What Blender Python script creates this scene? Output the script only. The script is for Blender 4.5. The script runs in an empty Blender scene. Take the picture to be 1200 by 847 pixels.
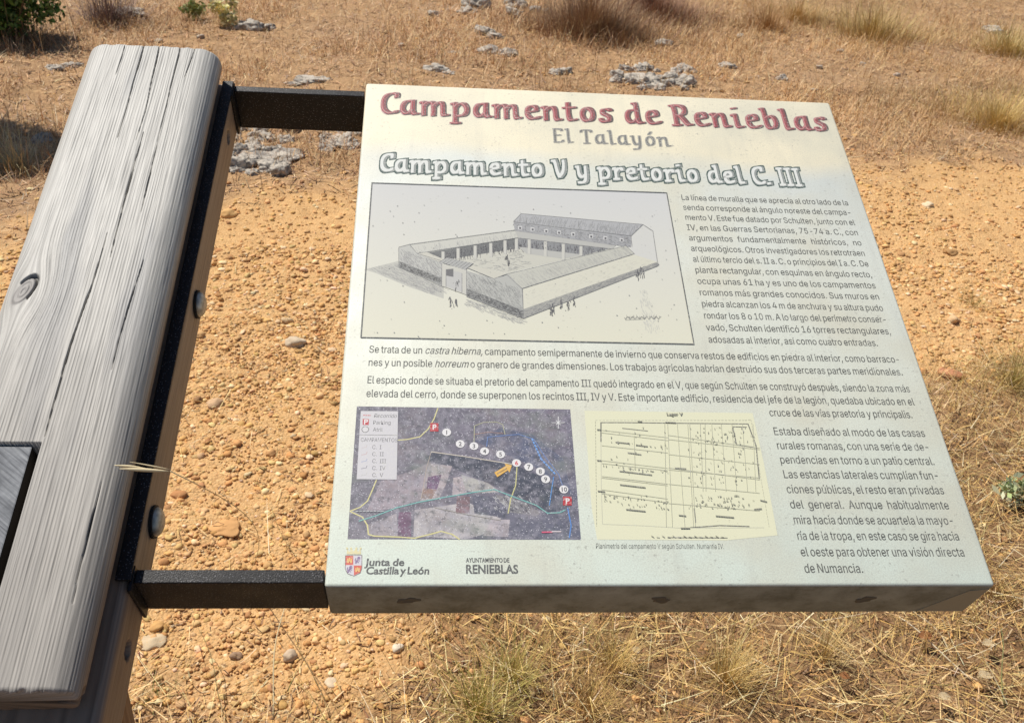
import bpy, bmesh, math
import numpy as np
from mathutils import Vector, Matrix

rng = np.random.default_rng(7)
R = math.radians
scene = bpy.context.scene
COL = scene.collection

# ------------------------------------------------------------------ camera, sky, sun, exposure
HC = 1.55                                     # eye height of the photographer
MC = np.array([[0.9962494087407069, 0.01837555184192182, 0.08455444801012359],
               [-0.06171676938082743, -0.5340127585563229, 0.8432208572350783],
               [0.06064780260640623, -0.8452767078262429, -0.5308758152764572]])   # world axes in camera axes (x right, y down, z ahead)
F_PX, CX, CY = 1133.14, 600.0, 423.5
cam_d = bpy.data.cameras.new("camera")
cam = bpy.data.objects.new("camera", cam_d)
COL.objects.link(cam)
Rm = Matrix(((MC[0][0], -MC[0][1], -MC[0][2]), (MC[1][0], -MC[1][1], -MC[1][2]), (MC[2][0], -MC[2][1], -MC[2][2])))
cam.matrix_world = Matrix.Translation((0, 0, HC)) @ Rm.to_4x4()
cam_d.sensor_fit = 'HORIZONTAL'
cam_d.sensor_width = 36.0
cam_d.lens = 36.0 * F_PX / 1200.0
cam_d.clip_start = 0.02
cam_d.clip_end = 2000
cam_d.dof.use_dof = True
cam_d.dof.focus_distance = 0.92
cam_d.dof.aperture_fstop = 26.0
scene.camera = cam

SUN_EL, SUN_AZ = R(59), R(52)                 # azimuth measured from straight ahead towards the left
w = bpy.data.worlds.new("World")
scene.world = w
w.use_nodes = True
nt = w.node_tree
bg = nt.nodes["Background"]
sky = nt.nodes.new("ShaderNodeTexSky")
sky.sky_type = 'NISHITA'
sky.sun_disc = False
sky.sun_elevation = SUN_EL
sky.sun_rotation = -SUN_AZ
sky.altitude = 1000
nt.links.new(sky.outputs[0], bg.inputs[0])
bg.inputs[1].default_value = 0.065
sd = bpy.data.lights.new("sun", 'SUN')
sd.energy = 4.6
sd.angle = R(0.55)
sd.color = (1.0, 0.945, 0.86)
so = bpy.data.objects.new("sun", sd)
COL.objects.link(so)
S = Vector((-math.sin(SUN_AZ) * math.cos(SUN_EL), math.cos(SUN_AZ) * math.cos(SUN_EL), math.sin(SUN_EL)))
so.rotation_euler = S.to_track_quat('Z', 'Y').to_euler()
so.location = S * 20
scene.view_settings.view_transform = 'Standard'
scene.view_settings.look = 'None'
scene.view_settings.exposure = 0.12
scene.view_settings.gamma = 1.0

# ------------------------------------------------------------------ the sloping panel's own frame (u right, w up the slope, h out of it)
TILT = R(22)
BLW = Vector((-0.08619717, 0.6024376, HC - 0.60918489))      # near left corner of the panel's face
PANEL_M = Matrix.Translation(BLW) @ Matrix.Rotation(TILT, 4, 'X')
UC, NCAM = MC[0], math.cos(TILT) * MC[2] - math.sin(TILT) * MC[1]
WC = math.cos(TILT) * MC[1] + math.sin(TILT) * MC[2]
BLC = np.array([-0.16000011, 0.19163649, 0.8241011])


def H(x, y, h=0.0):
    """point of the photograph measured on the panel's own plane (h above it)"""
    r = np.array([x - CX, y - CY, F_PX])
    X = r * ((NCAM @ BLC + h) / (NCAM @ r)) - BLC
    return float(X @ UC), float(X @ WC)


def G(x, y):
    r = np.array([x - CX, y - CY, F_PX])
    s = -HC / (MC[2] @ r)
    return float(s * (MC[0] @ r)), float(s * (MC[1] @ r)), float(s)     # x, y, metres per (pixel*1)


# ------------------------------------------------------------------ noise
def _hash(ix, iy, iz, seed):
    h = (ix.astype(np.int64) * 374761393 + iy.astype(np.int64) * 668265263 + iz.astype(np.int64) * 2147483647 + seed * 974634777) & 0xFFFFFFFF
    h = ((h ^ (h >> 13)) * 1274126177) & 0xFFFFFFFF
    h = ((h ^ (h >> 16)) * 2246822519) & 0xFFFFFFFF
    h = h ^ (h >> 15)
    return (h & 0xFFFFFF) / float(0xFFFFFF)


def noise(x, y, z=None, seed=0):
    x = np.asarray(x, float); y = np.asarray(y, float)
    z = np.zeros_like(x) if z is None else np.asarray(z, float)
    ix, iy, iz = np.floor(x), np.floor(y), np.floor(z)
    fx, fy, fz = x - ix, y - iy, z - iz
    fx, fy, fz = [f * f * (3 - 2 * f) for f in (fx, fy, fz)]
    o = 0
    for a in (0, 1):
        for b in (0, 1):
            for c in (0, 1):
                o = o + _hash(ix + a, iy + b, iz + c, seed) * (fx if a else 1 - fx) * (fy if b else 1 - fy) * (fz if c else 1 - fz)
    return o


def fbm(x, y, z=None, seed=0, oct=4):
    o, a, t = 0, 1.0, 0.0
    for k in range(oct):
        f = 2.03 ** k
        o = o + a * noise(np.asarray(x) * f + 17.3 * k, np.asarray(y) * f - 9.1 * k, None if z is None else np.asarray(z) * f + 5.7 * k, seed + k)
        t += a
        a *= 0.5
    return o / t


def sstep(a, b, x):
    t = np.clip((x - a) / (b - a), 0, 1)
    return t * t * (3 - 2 * t)


# ------------------------------------------------------------------ materials
def mat(name, base=(0.5, 0.5, 0.5), rough=0.7, attr=None, spec=0.3, metallic=0.0):
    m = bpy.data.materials.new(name)
    m.use_nodes = True
    n = m.node_tree.nodes
    p = n["Principled BSDF"]
    p.inputs["Base Color"].default_value = (*base, 1)
    p.inputs["Roughness"].default_value = rough
    p.inputs["Specular IOR Level"].default_value = spec
    p.inputs["Metallic"].default_value = metallic
    if attr:
        a = n.new("ShaderNodeAttribute")
        a.attribute_name = attr
        m.node_tree.links.new(a.outputs["Color"], p.inputs["Base Color"])
    return m


class NT:
    """small node helper"""
    def __init__(self, m):
        self.t = m.node_tree; self.n = self.t.nodes; self.p = self.n["Principled BSDF"]

    def add(self, kind, **kw):
        o = self.n.new(kind)
        for k, v in kw.items():
            if k in o.inputs:
                o.inputs[k].default_value = v
            else:
                setattr(o, k, v)
        return o

    def link(self, a, b):
        self.t.links.new(a, b)

    def coord(self, kind="Object"):
        return self.n.new("ShaderNodeTexCoord").outputs[kind]

    def mapping(self, src, scale):
        m = self.n.new("ShaderNodeMapping")
        m.inputs["Scale"].default_value = scale
        self.link(src, m.inputs[0])
        return m.outputs[0]

    def noise(self, src, scale, detail=3, rough=0.55, out="Fac"):
        o = self.n.new("ShaderNodeTexNoise")
        o.inputs["Scale"].default_value = scale; o.inputs["Detail"].default_value = detail
        o.inputs["Roughness"].default_value = rough
        self.link(src, o.inputs["Vector"])
        return o.outputs[out]

    def vor(self, src, scale, out="Distance", feature='F1'):
        o = self.n.new("ShaderNodeTexVoronoi")
        o.feature = feature
        o.inputs["Scale"].default_value = scale
        self.link(src, o.inputs["Vector"])
        return o.outputs[out]

    def ramp(self, src, stops):
        o = self.n.new("ShaderNodeValToRGB")
        e = o.color_ramp.elements
        while len(e) < len(stops):
            e.new(0.5)
        for k, (pos, c) in enumerate(stops):
            e[k].position = pos
            e[k].color = (*c, 1) if isinstance(c, tuple) else (c, c, c, 1)
        self.link(src, o.inputs[0])
        return o.outputs[0]

    def mix(self, fac, a, b, mode='MIX'):
        o = self.n.new("ShaderNodeMix")
        o.data_type = 'RGBA'; o.blend_type = mode
        for v, i in ((fac, 0), (a, 6), (b, 7)):
            if isinstance(v, (int, float)):
                o.inputs[i].default_value = v
            elif isinstance(v, tuple):
                o.inputs[i].default_value = (*v, 1)
            else:
                self.link(v, o.inputs[i])
        return o.outputs[2]

    def math(self, op, a, b=0.0):
        o = self.n.new("ShaderNodeMath"); o.operation = op
        for v, i in ((a, 0), (b, 1)):
            if isinstance(v, (int, float)):
                o.inputs[i].default_value = v
            else:
                self.link(v, o.inputs[i])
        return o.outputs[0]

    def bump(self, src, strength, dist, normal=None):
        o = self.n.new("ShaderNodeBump")
        o.inputs["Strength"].default_value = strength; o.inputs["Distance"].default_value = dist
        self.link(src, o.inputs["Height"])
        if normal is not None:
            self.link(normal, o.inputs["Normal"])
        return o.outputs[0]


# ------------------------------------------------------------------ object helpers
def link(o, parent=None):
    COL.objects.link(o)
    if parent is not None:
        o.parent = parent
    return o


def tag(o, label=None, cat=None, group=None, kind=None):
    if label: o["label"] = label
    if cat: o["category"] = cat
    if group: o["group"] = group
    if kind: o["kind"] = kind
    return o


def empty(name, loc, label, cat, group=None):
    o = bpy.data.objects.new(name, None)
    o.empty_display_size = 0.1
    o.location = loc
    link(o)
    return tag(o, label, cat, group)


def np_mesh(name, verts, faces_sizes, loops, material, col=None, smooth=False, parent=None, mats=None, mat_idx=None):
    """mesh from flat arrays: verts (n,3), sizes per face, loop vertex indices"""
    me = bpy.data.meshes.new(name)
    verts = np.ascontiguousarray(verts, np.float32)
    loops = np.ascontiguousarray(loops, np.int32)
    sizes = np.ascontiguousarray(faces_sizes, np.int32)
    me.vertices.add(len(verts)); me.vertices.foreach_set("co", verts.ravel())
    me.loops.add(len(loops)); me.loops.foreach_set("vertex_index", loops)
    me.polygons.add(len(sizes))
    starts = np.zeros(len(sizes), np.int32); starts[1:] = np.cumsum(sizes)[:-1]
    me.polygons.foreach_set("loop_start", starts)
    try:
        me.polygons.foreach_set("loop_total", sizes)
    except Exception:
        pass
    me.polygons.foreach_set("use_smooth", np.full(len(sizes), smooth, bool))
    me.materials.append(material)
    for m in (mats or []):
        me.materials.append(m)
    if mat_idx is not None:
        me.polygons.foreach_set("material_index", np.ascontiguousarray(mat_idx, np.int32))
    me.update(calc_edges=True)
    if col is not None:
        a = me.color_attributes.new("tint", 'FLOAT_COLOR', 'POINT')
        c = np.ones((len(verts), 4), np.float32); c[:, :3] = col
        a.data.foreach_set("color", c.ravel())
    o = bpy.data.objects.new(name, me)
    return link(o, parent)


def bm_obj(name, bm, material, parent=None, smooth=False, matrix=None):
    me = bpy.data.meshes.new(name)
    bm.normal_update()
    bm.to_mesh(me); bm.free()
    me.materials.append(material)
    for p in me.polygons:
        p.use_smooth = smooth
    o = bpy.data.objects.new(name, me)
    link(o, parent)
    if matrix is not None:
        o.matrix_local = matrix
    return o


def box_bm(x0, x1, y0, y1, z0, z1, bev=0.0, seg=2):
    bm = bmesh.new()
    bmesh.ops.create_cube(bm, size=1)
    for v in bm.verts:
        v.co = Vector((x0 + (v.co.x + .5) * (x1 - x0), y0 + (v.co.y + .5) * (y1 - y0), z0 + (v.co.z + .5) * (z1 - z0)))
    if bev > 0:
        bmesh.ops.bevel(bm, geom=list(bm.edges), offset=bev, segments=seg, affect='EDGES', profile=0.5)
    return bm


# ================================================================== TERRAIN
def track_mask(x, y):
    x = np.asarray(x, float); y = np.asarray(y, float)
    n = fbm(x * 1.3, y * 1.3, seed=3) - 0.5
    n2 = fbm(x * 6, y * 6, seed=5, oct=3) - 0.5
    lo = np.where(x < -0.25, 1.12 + 0.12 * (x + 0.25), 1.16 + 0.62 * (x + 0.25)) + n * 0.55 + n2 * 0.35
    up = 3.55 + 0.26 * (x + 0.6) + n * 0.7 + n2 * 0.5
    return sstep(-0.16, 0.22, y - lo) * sstep(-0.25, 0.25, up - y)


def ht(x, y):
    x = np.asarray(x, float); y = np.asarray(y, float)
    d = np.hypot(x, y - 2)
    z = 0.09 * (fbm(x * 0.55, y * 0.55, seed=21, oct=2) - 0.5) * sstep(0.5, 3.0, d) + 0.035 * (fbm(x * 2.6, y * 2.6, seed=22, oct=3) - 0.5)
    z = z + 0.012 * (fbm(x * 11, y * 11, seed=23, oct=3) - 0.5)
    z = z + 0.5 * (fbm(x * 0.08, y * 0.08, seed=24, oct=2) - 0.5) * sstep(7, 30, d)
    return z


def axis(lo, hi, step, far):
    core = np.arange(lo, hi + 1e-6, step)
    g, s, out = [], step, hi
    while out < far:
        s *= 1.16; out += s; g.append(out)
    g2, s, out = [], step, lo
    while out > -far:
        s *= 1.16; out -= s; g2.append(out)
    return np.concatenate([np.array(g2[::-1]), core, np.array(g)])


ax = axis(-3.4, 5.4, 0.0125, 420)
ay = axis(0.9, 8.8, 0.02, 420)
ay = np.concatenate([ay[ay < 0.9], np.arange(0.9, 3.2, 0.009), ay[ay > 3.205]])
X, Y = np.meshgrid(ax, ay)
Z = ht(X, Y)
TM = track_mask(X, Y)
Z = Z + (0.004 + .006 * TM) * (fbm(X * 30, Y * 30, seed=31, oct=3) - 0.5) + (1 - TM) * 0.02 * (fbm(X * 14, Y * 14, seed=33, oct=3) - 0.5)
nx, ny = len(ax), len(ay)
idx = np.arange(nx * ny).reshape(ny, nx)
q = np.stack([idx[:-1, :-1], idx[:-1, 1:], idx[1:, 1:], idx[1:, :-1]], -1).reshape(-1, 4)
gm = mat("ground_soil", rough=0.95, spec=0.1)
N = NT(gm)
oc = N.coord("Object")
at = N.add("ShaderNodeAttribute", attribute_name="tint")
big = N.noise(oc, 1.1, 4)
mid = N.noise(oc, 9, 5, 0.65)
fine = N.noise(oc, 120, 4, 0.7)
soil = N.mix(N.ramp(mid, [(0.3, 0.0), (0.7, 1.0)]), (0.56, 0.305, 0.122), (0.655, 0.385, 0.162))
soil = N.mix(N.ramp(fine, [(0.35, 0.0), (0.65, 1.0)]), soil, (0.72, 0.465, 0.225))
soil = N.mix(N.ramp(N.noise(oc, 34, 3), [(0.56, 0.0), (0.72, 0.55)]), soil, (0.33, 0.165, 0.07))
lit = N.mix(N.ramp(mid, [(0.3, 0.0), (0.7, 1.0)]), (0.22, 0.122, 0.062), (0.49, 0.295, 0.15))
lit = N.mix(N.ramp(fine, [(0.35, 0.0), (0.7, 0.7)]), lit, (0.60, 0.41, 0.23))
lit = N.mix(N.ramp(big, [(0.5, 0.0), (0.72, 0.5)]), lit, (0.42, 0.275, 0.175))
sepc = N.add("ShaderNodeSeparateColor")
N.link(at.outputs["Color"], sepc.inputs[0])
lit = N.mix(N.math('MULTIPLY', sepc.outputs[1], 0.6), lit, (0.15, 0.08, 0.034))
col = N.mix(sepc.outputs[0], lit, soil)
N.link(col, N.p.inputs["Base Color"])
cell = N.vor(oc, 150)
b1 = N.bump(N.math('ADD', N.math('MULTIPLY', fine, 0.8), N.math('MULTIPLY', cell, -0.6)), 0.9, 0.006)
b2 = N.bump(mid, 0.5, 0.02, b1)
N.link(b2, N.p.inputs["Normal"])
gcol = np.repeat(TM.reshape(-1, 1), 3, 1)
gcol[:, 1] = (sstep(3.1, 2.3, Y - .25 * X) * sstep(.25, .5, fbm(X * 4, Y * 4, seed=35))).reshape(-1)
ground = np_mesh("ground", np.stack([X.ravel(), Y.ravel(), Z.ravel()], -1), np.full(len(q), 4), q.ravel(), gm, col=gcol, smooth=True)
tag(ground, kind="structure", label="sandy orange gravel track through dry grassland")

# ================================================================== THE LECTERN
POST_X0, POST_X1, POST_Y0, POST_Y1 = -0.432, -0.321, 0.585, 0.728
root_loc = Vector(((POST_X0 + POST_X1) / 2, (POST_Y0 + POST_Y1) / 2, float(ht(-.38, .65)) - 0.02))
lectern = empty("information_lectern", root_loc, "sloping information panel in Spanish bolted beside a weathered grey timber beam", "information sign")
FRAME = Matrix.Translation(-root_loc) @ PANEL_M          # panel frame relative to the lectern's root


def seg_dist(u, v, pts):
    """distance to a polyline and how far along it (0 to 1)"""
    d = np.full(u.shape, 1e9); al = np.zeros(u.shape)
    L = [math.hypot(c - a, e - b) for (a, b), (c, e) in zip(pts[:-1], pts[1:])]
    tot, acc = sum(L), 0.0
    for ((a, b), (c, e)), l_ in zip(zip(pts[:-1], pts[1:]), L):
        dx, dy = c - a, e - b
        t = np.clip(((u - a) * dx + (v - b) * dy) / (dx * dx + dy * dy + 1e-12), 0, 1)
        q_ = np.hypot(u - a - t * dx, v - b - t * dy)
        al = np.where(q_ < d, (acc + t * l_) / tot, al)
        d = np.minimum(d, q_)
        acc += l_
    return d, al


def timber(name, u0, u1, h0, h1, r, w0, w1, dens, dw, material, top_fn=None, side_holes=(), seed=0, parent=None, crown=0.0):
    """weathered timber along w with rounded arrises; its grain, cracks and holes are real relief.  dens = spacing (top, right, left, bottom)"""
    P = []
    arc = 12 if dens[0] > 0.001 else 40

    def line(a, b, step, n):
        k = max(2, int(math.hypot(b[0] - a[0], b[1] - a[1]) / step))
        for i in range(k):
            t = i / k
            P.append((a[0] + (b[0] - a[0]) * t, a[1] + (b[1] - a[1]) * t, n[0], n[1]))

    def corner(cx, cy, a0, a1, k):
        for i in range(k):
            a = a0 + (a1 - a0) * i / k
            P.append((cx + r * math.cos(a), cy + r * math.sin(a), math.cos(a), math.sin(a)))
    line((u0, h0 + r), (u0, h1 - r), dens[2], (-1, 0))
    corner(u0 + r, h1 - r, math.pi, math.pi / 2, arc)
    line((u0 + r, h1), (u1 - r, h1), dens[0], (0, 1))
    corner(u1 - r, h1 - r, math.pi / 2, 0, arc)
    line((u1, h1 - r), (u1, h0 + r), dens[1], (1, 0))
    corner(u1 - r, h0 + r, 0, -math.pi / 2, 6)
    line((u1 - r, h0), (u0 + r, h0), dens[3], (0, -1))
    corner(u0 + r, h0 + r, -math.pi / 2, -math.pi, 6)
    P = np.array(P)
    nP = len(P)
    arcl = np.concatenate([[0], np.cumsum(np.hypot(np.diff(P[:, 0]), np.diff(P[:, 1])))])
    W = np.arange(w0, w1 + 1e-9, dw)
    nW = len(W)
    uu = np.repeat(P[None, :, 0], nW, 0); hh = np.repeat(P[None, :, 1], nW, 0)
    nu = np.repeat(P[None, :, 2], nW, 0); nh = np.repeat(P[None, :, 3], nW, 0)
    ss = np.repeat(arcl[None, :], nW, 0); ww = np.repeat(W[:, None], nP, 1)
    su = np.clip(uu, u0, u1)
    # grain
    warp = 0
    s2 = ss.copy()
    knots = top_fn.get('knots', []) if top_fn else []
    kin = np.zeros_like(ss)
    ktop = nh > 0.3
    for (ku, kw, ka, kb) in knots:
        ex = ((uu - ku) / (ka * 3.0)) ** 2 + ((ww - kw) / (kb * 2.4)) ** 2
        s2 = s2 + np.where(ktop, -0.95 * (uu - ku) * np.exp(-ex * 1.1), 0)
        e1 = np.sqrt(((uu - ku - 0.25 * (ww - kw)) / ka) ** 2 + ((ww - kw) / kb) ** 2)
        kin = np.maximum(kin, np.where(ktop, 1 - sstep(0.8, 1.08, e1), 0))
    lowf = fbm(s2 * 16, ww * 1.1, seed=seed + 1, oct=2)
    ring = s2 * 340 + 2.2 * lowf + 0.35 * fbm(s2 * 90, ww * 5, seed=seed + 2, oct=2)
    ph = ring - np.floor(ring)
    ridge = np.clip(1 - np.abs(ph - 0.5) * 2, 0, 1) ** 2.2
    amp = 0.55 + 0.45 * noise(np.floor(ring) * 1.37, ww * 3.1, seed=seed + 4) + 0.35 * (noise(ring * 2.3, ww * 9, seed=seed + 16) - .3)
    line2 = np.clip(1 - np.abs((ring * 0.41 + 0.3 * lowf) % 1.0 - 0.5) * 3.2, 0, 1) * noise(np.floor(ring * .41) * 2.3, ww * 1.2, seed=seed + 5)
    micro = noise(s2 * 1500, ww * 45, seed=seed + 6) - 0.5
    hair = np.clip(noise(s2 * 1250, ww * 16, seed=seed + 17) * 1.6 - 0.62, 0, 1)
    disp = -0.00032 * ridge * amp - 0.00015 * line2 - 0.0003 * hair + 0.00022 * micro + 0.0012 * (fbm(ss * 14, ww * 2.2, seed=seed + 8, oct=2) - 0.5)
    dark = np.clip(0.46 * ridge * amp + 0.16 * line2 ** 1.5 + 0.40 * hair, 0, 1)
    # kin: knot with its own rings
    crack = np.zeros_like(ss)
    hole = np.zeros_like(ss)
    if top_fn:
        for pts, wd, dep in top_fn.get('cracks', []):
            near = (nh > 0.2)
            wob = 0.0016 * (fbm(ww * 22, ww * 0 + 3, seed=seed + 9, oct=2) - 0.5)
            d, al = seg_dist(uu + wob, ww, pts)
            open_ = pts[0][1] > 0.64                          # splits that run out of the top end stay wide there
            wv_ = 0.64 * wd * (0.30 + 0.85 * np.sqrt(np.clip(1.02 - al, 0, 1)) if open_ else 0.30 + 0.9 * np.sin(math.pi * np.clip(al, 0.02, .98)) ** .6) * (.7 + .6 * noise(ww * 55, ww * 0, seed=seed + 31))
            c = np.where(near, (1 - sstep(wv_ * 0.35, wv_, d)) * np.clip(wv_ / .0008, 0, 1), 0)
            disp = disp - c * dep
            crack = np.maximum(crack, c)
        for (ku, kw, ka, kb) in knots:
            e1 = np.sqrt(((uu - ku - 0.25 * (ww - kw)) / ka) ** 2 + ((ww - kw) / kb) ** 2)
            rim = np.where(ktop & (uu - ku + 0.55 * (ww - kw) > 0), 1 - sstep(0.06, 0.17, np.abs(e1 - 1.0)), 0)
            disp = disp - rim * 0.004 - kin * 0.0006 * (0.5 + 0.5 * np.sin(e1 * 16)) + kin * 0.0004
            crack = np.maximum(crack, rim * 0.9)
        if 'mortise' in top_fn:
            f = top_fn['mortise']
            mo = np.where(nh > 0.6, f(uu, ww), 0)
            disp = disp - mo * 0.05
    for (hw, hc, rad) in side_holes:
        d = np.hypot(ww - hw, (hh - hc))
        c = np.where(nu > 0.8, 1 - sstep(rad * 0.86, rad * 1.0, d), 0)
        disp = disp - c * 0.016
        hole = np.maximum(hole, c)
    if crown:
        disp = disp + crown * np.clip(nh, 0, 1) * (1 - ((uu - (u0 + u1) / 2) / ((u1 - u0) / 2)) ** 2)
    # ends worn round, saw fuzz on the low end
    ed = np.minimum(W - W[0], W[-1] - W)[:, None]
    disp = disp - 0.0022 * np.clip(1 - ed / 0.003, 0, 1) ** 2
    V = np.stack([uu + nu * disp, ww + 0.0025 * (noise(ss * 160, ss * 0, seed=seed + 11) - .5) * (ed < 0.002), hh + nh * disp], -1).reshape(-1, 3)
    ii = np.arange(nW * nP).reshape(nW, nP)
    a = ii[:-1]; b = ii[1:]
    Q = np.stack([a, b, np.roll(b, -1, 1), np.roll(a, -1, 1)], -1).reshape(-1, 4)
    # colour: silvered wood, browner sides; low end browner, partly painted loss of glare
    c = np.empty(ss.shape + (3,))
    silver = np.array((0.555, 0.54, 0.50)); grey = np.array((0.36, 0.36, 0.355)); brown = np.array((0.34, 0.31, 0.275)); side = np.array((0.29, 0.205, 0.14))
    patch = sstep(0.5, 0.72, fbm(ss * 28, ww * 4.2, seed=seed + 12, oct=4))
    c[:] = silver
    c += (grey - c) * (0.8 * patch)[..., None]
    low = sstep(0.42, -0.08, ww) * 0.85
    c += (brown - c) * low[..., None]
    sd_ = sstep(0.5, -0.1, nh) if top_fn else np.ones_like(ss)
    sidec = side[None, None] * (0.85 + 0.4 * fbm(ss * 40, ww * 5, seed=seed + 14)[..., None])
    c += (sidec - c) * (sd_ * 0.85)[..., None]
    c *= (1 - 0.74 * dark)[..., None]
    c *= (0.92 + 0.16 * noise(s2 * 1200, ww * 60, seed=seed + 15))[..., None]
    c += (np.array((0.20, 0.185, 0.175)) - c) * (kin * 0.75)[..., None]
    c *= (1 - 0.86 * np.maximum(crack, hole))[..., None]
    col_ = np.clip(c.reshape(-1, 3), 0.008, 1)
    # end caps
    V = np.concatenate([V, [[(u0 + u1) / 2, W[0], (h0 + h1) / 2], [(u0 + u1) / 2, W[-1], (h0 + h1) / 2]]])
    col_ = np.concatenate([col_, [[.16, .13, .1]] * 2])
    k0, k1 = len(V) - 2, len(V) - 1
    A0, A1 = ii[0], ii[-1]
    T0 = np.stack([A0, np.roll(A0, -1), np.full(nP, k0)], -1)
    T1 = np.stack([np.roll(A1, -1), A1, np.full(nP, k1)], -1)
    loops = np.concatenate([Q.ravel(), T0.ravel(), T1.ravel()])
    sizes = np.concatenate([np.full(len(Q), 4), np.full(2 * nP, 3)])
    o = np_mesh(name, V, sizes, loops, material, col=col_, smooth=True, parent=parent)
    o.matrix_local = FRAME
    return o


wood = mat("weathered_wood", rough=0.58, attr="tint", spec=0.55)
N = NT(wood)
oc = N.mapping(N.coord("Object"), (900, 40, 900))
N.link(N.bump(N.noise(oc, 1.0, 3), 0.35, 0.0006), N.p.inputs["Normal"])

HB = 0.045                                     # height of the beam's face above the panel's


def hb(*pts):
    return [H(x, y, HB) for x, y in pts]


TEN_U, GAP_U, TEN_W = -0.2508, -0.2445, 0.1095
cracks = [
    (hb((169.5, 52), (153.7, 109.9), (146, 138), (138.5, 163)), 0.0013, 0.008),
    (hb((168.5, 157), (156.5, 200), (136, 277), (129, 303)), 0.0012, 0.008),
    (hb((126, 275), (118.7, 300), (108, 336), (74, 434.6), (53, 512.5)), 0.0012, 0.009),
    (hb((187.5, 52), (170.6, 132.5), (160, 166)), 0.0011, 0.005),
    (hb((212.5, 52), (198, 113.7), (187.6, 157)), 0.0012, 0.006),
    (hb((187.6, 157), (174, 215), (166, 250)), 0.0010, 0.003),
    (hb((230.5, 52), (216, 93)), 0.0009, 0.003),
    (hb((146.5, 55), (136, 90)), 0.0009, 0.003),
    (hb((168, 305), (150, 365), (131, 434.6)), 0.0010, 0.004),
    (hb((120, 560), (100, 640), (84, 706)), 0.0010, 0.003),
]
kn = H(28, 342, HB)


def mortise(u, w_):
    wig = 0.0
    inside = (u < GAP_U + wig) & (u > -0.3165) & (w_ < TEN_W + 0.0016) & (w_ > -0.06)
    return inside.astype(float)


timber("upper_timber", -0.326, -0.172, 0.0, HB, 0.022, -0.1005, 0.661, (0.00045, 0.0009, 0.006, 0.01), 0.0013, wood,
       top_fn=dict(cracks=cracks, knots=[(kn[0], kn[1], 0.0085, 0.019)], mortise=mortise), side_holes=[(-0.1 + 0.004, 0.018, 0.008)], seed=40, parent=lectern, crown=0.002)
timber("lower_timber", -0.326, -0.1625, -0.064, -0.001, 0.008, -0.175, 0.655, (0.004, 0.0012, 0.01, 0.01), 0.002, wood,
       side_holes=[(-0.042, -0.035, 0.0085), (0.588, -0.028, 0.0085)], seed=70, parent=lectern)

# vertical post, its tenon showing in the beam's mortise
post_m = mat("post_wood", (0.33, 0.22, 0.13), 0.85, spec=0.2)
N = NT(post_m)
oc = N.mapping(N.coord("Object"), (140, 140, 5))
g = N.noise(oc, 1.0, 4, 0.6)
N.link(N.ramp(g, [(0.3, (0.17, 0.10, 0.055)), (0.7, (0.40, 0.26, 0.15))]), N.p.inputs["Base Color"])
N.link(N.bump(g, 0.5, 0.002), N.p.inputs["Normal"])
bm = box_bm(POST_X0, POST_X1, POST_Y0, POST_Y1, -0.15, 0.885, 0.006)
for v in bm.verts:
    v.co -= root_loc
    if v.co.z > 0.5 - root_loc.z:                # top cut along the slope under the beam
        v.co.z += (v.co.y + root_loc.y - (POST_Y0 + POST_Y1) / 2) * math.tan(TILT)
bm_obj("post", bm, post_m, lectern)

endg = mat("end_grain", (0.2, 0.2, 0.2), 0.85, spec=0.2)
N = NT(endg)
mp = N.add("ShaderNodeMapping"); mp.inputs["Rotation"].default_value = (0, 0, R(-52)); mp.inputs["Scale"].default_value = (520, 22, 60)
mp2 = N.add("ShaderNodeMapping"); mp2.vector_type = 'POINT'; mp2.inputs["Rotation"].default_value = (0, 0, R(-52))
oc = N.coord("Object")
N.link(oc, mp2.inputs[0])
mp.inputs["Rotation"].default_value = (0, 0, 0)
N.link(mp2.outputs[0], mp.inputs[0])
en = N.noise(mp.outputs[0], 1.0, 3, 0.6)
N.link(N.mix(N.ramp(N.noise(oc, 45, 5, .65), [(0.40, 0.0), (0.72, 0.8)]), N.ramp(en, [(0.30, (0.13, 0.135, 0.145)), (0.5, (0.26, 0.27, 0.285)), (0.75, (0.37, 0.38, 0.39))]), (0.11, 0.115, 0.125)), N.p.inputs["Base Color"])
N.link(N.bump(en, 0.35, 0.0008), N.p.inputs["Normal"])
bm = box_bm(-0.313, TEN_U, -0.06, TEN_W - 0.0006, 0.001, HB - 0.0012, 0.0012)
for v in bm.verts:
    if v.co.x > -0.28:
        v.co.x += 0.0022 * math.sin(v.co.y * 40)
tn = bm_obj("tenon", bm, endg, lectern, matrix=FRAME)
tn.data.materials.append(mat("gap_shade_side", (0.022, 0.019, 0.017), 0.95, spec=0.05))  # near-black side colour paints in the shade of the gap
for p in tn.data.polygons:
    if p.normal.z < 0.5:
        p.material_index = 1

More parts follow.
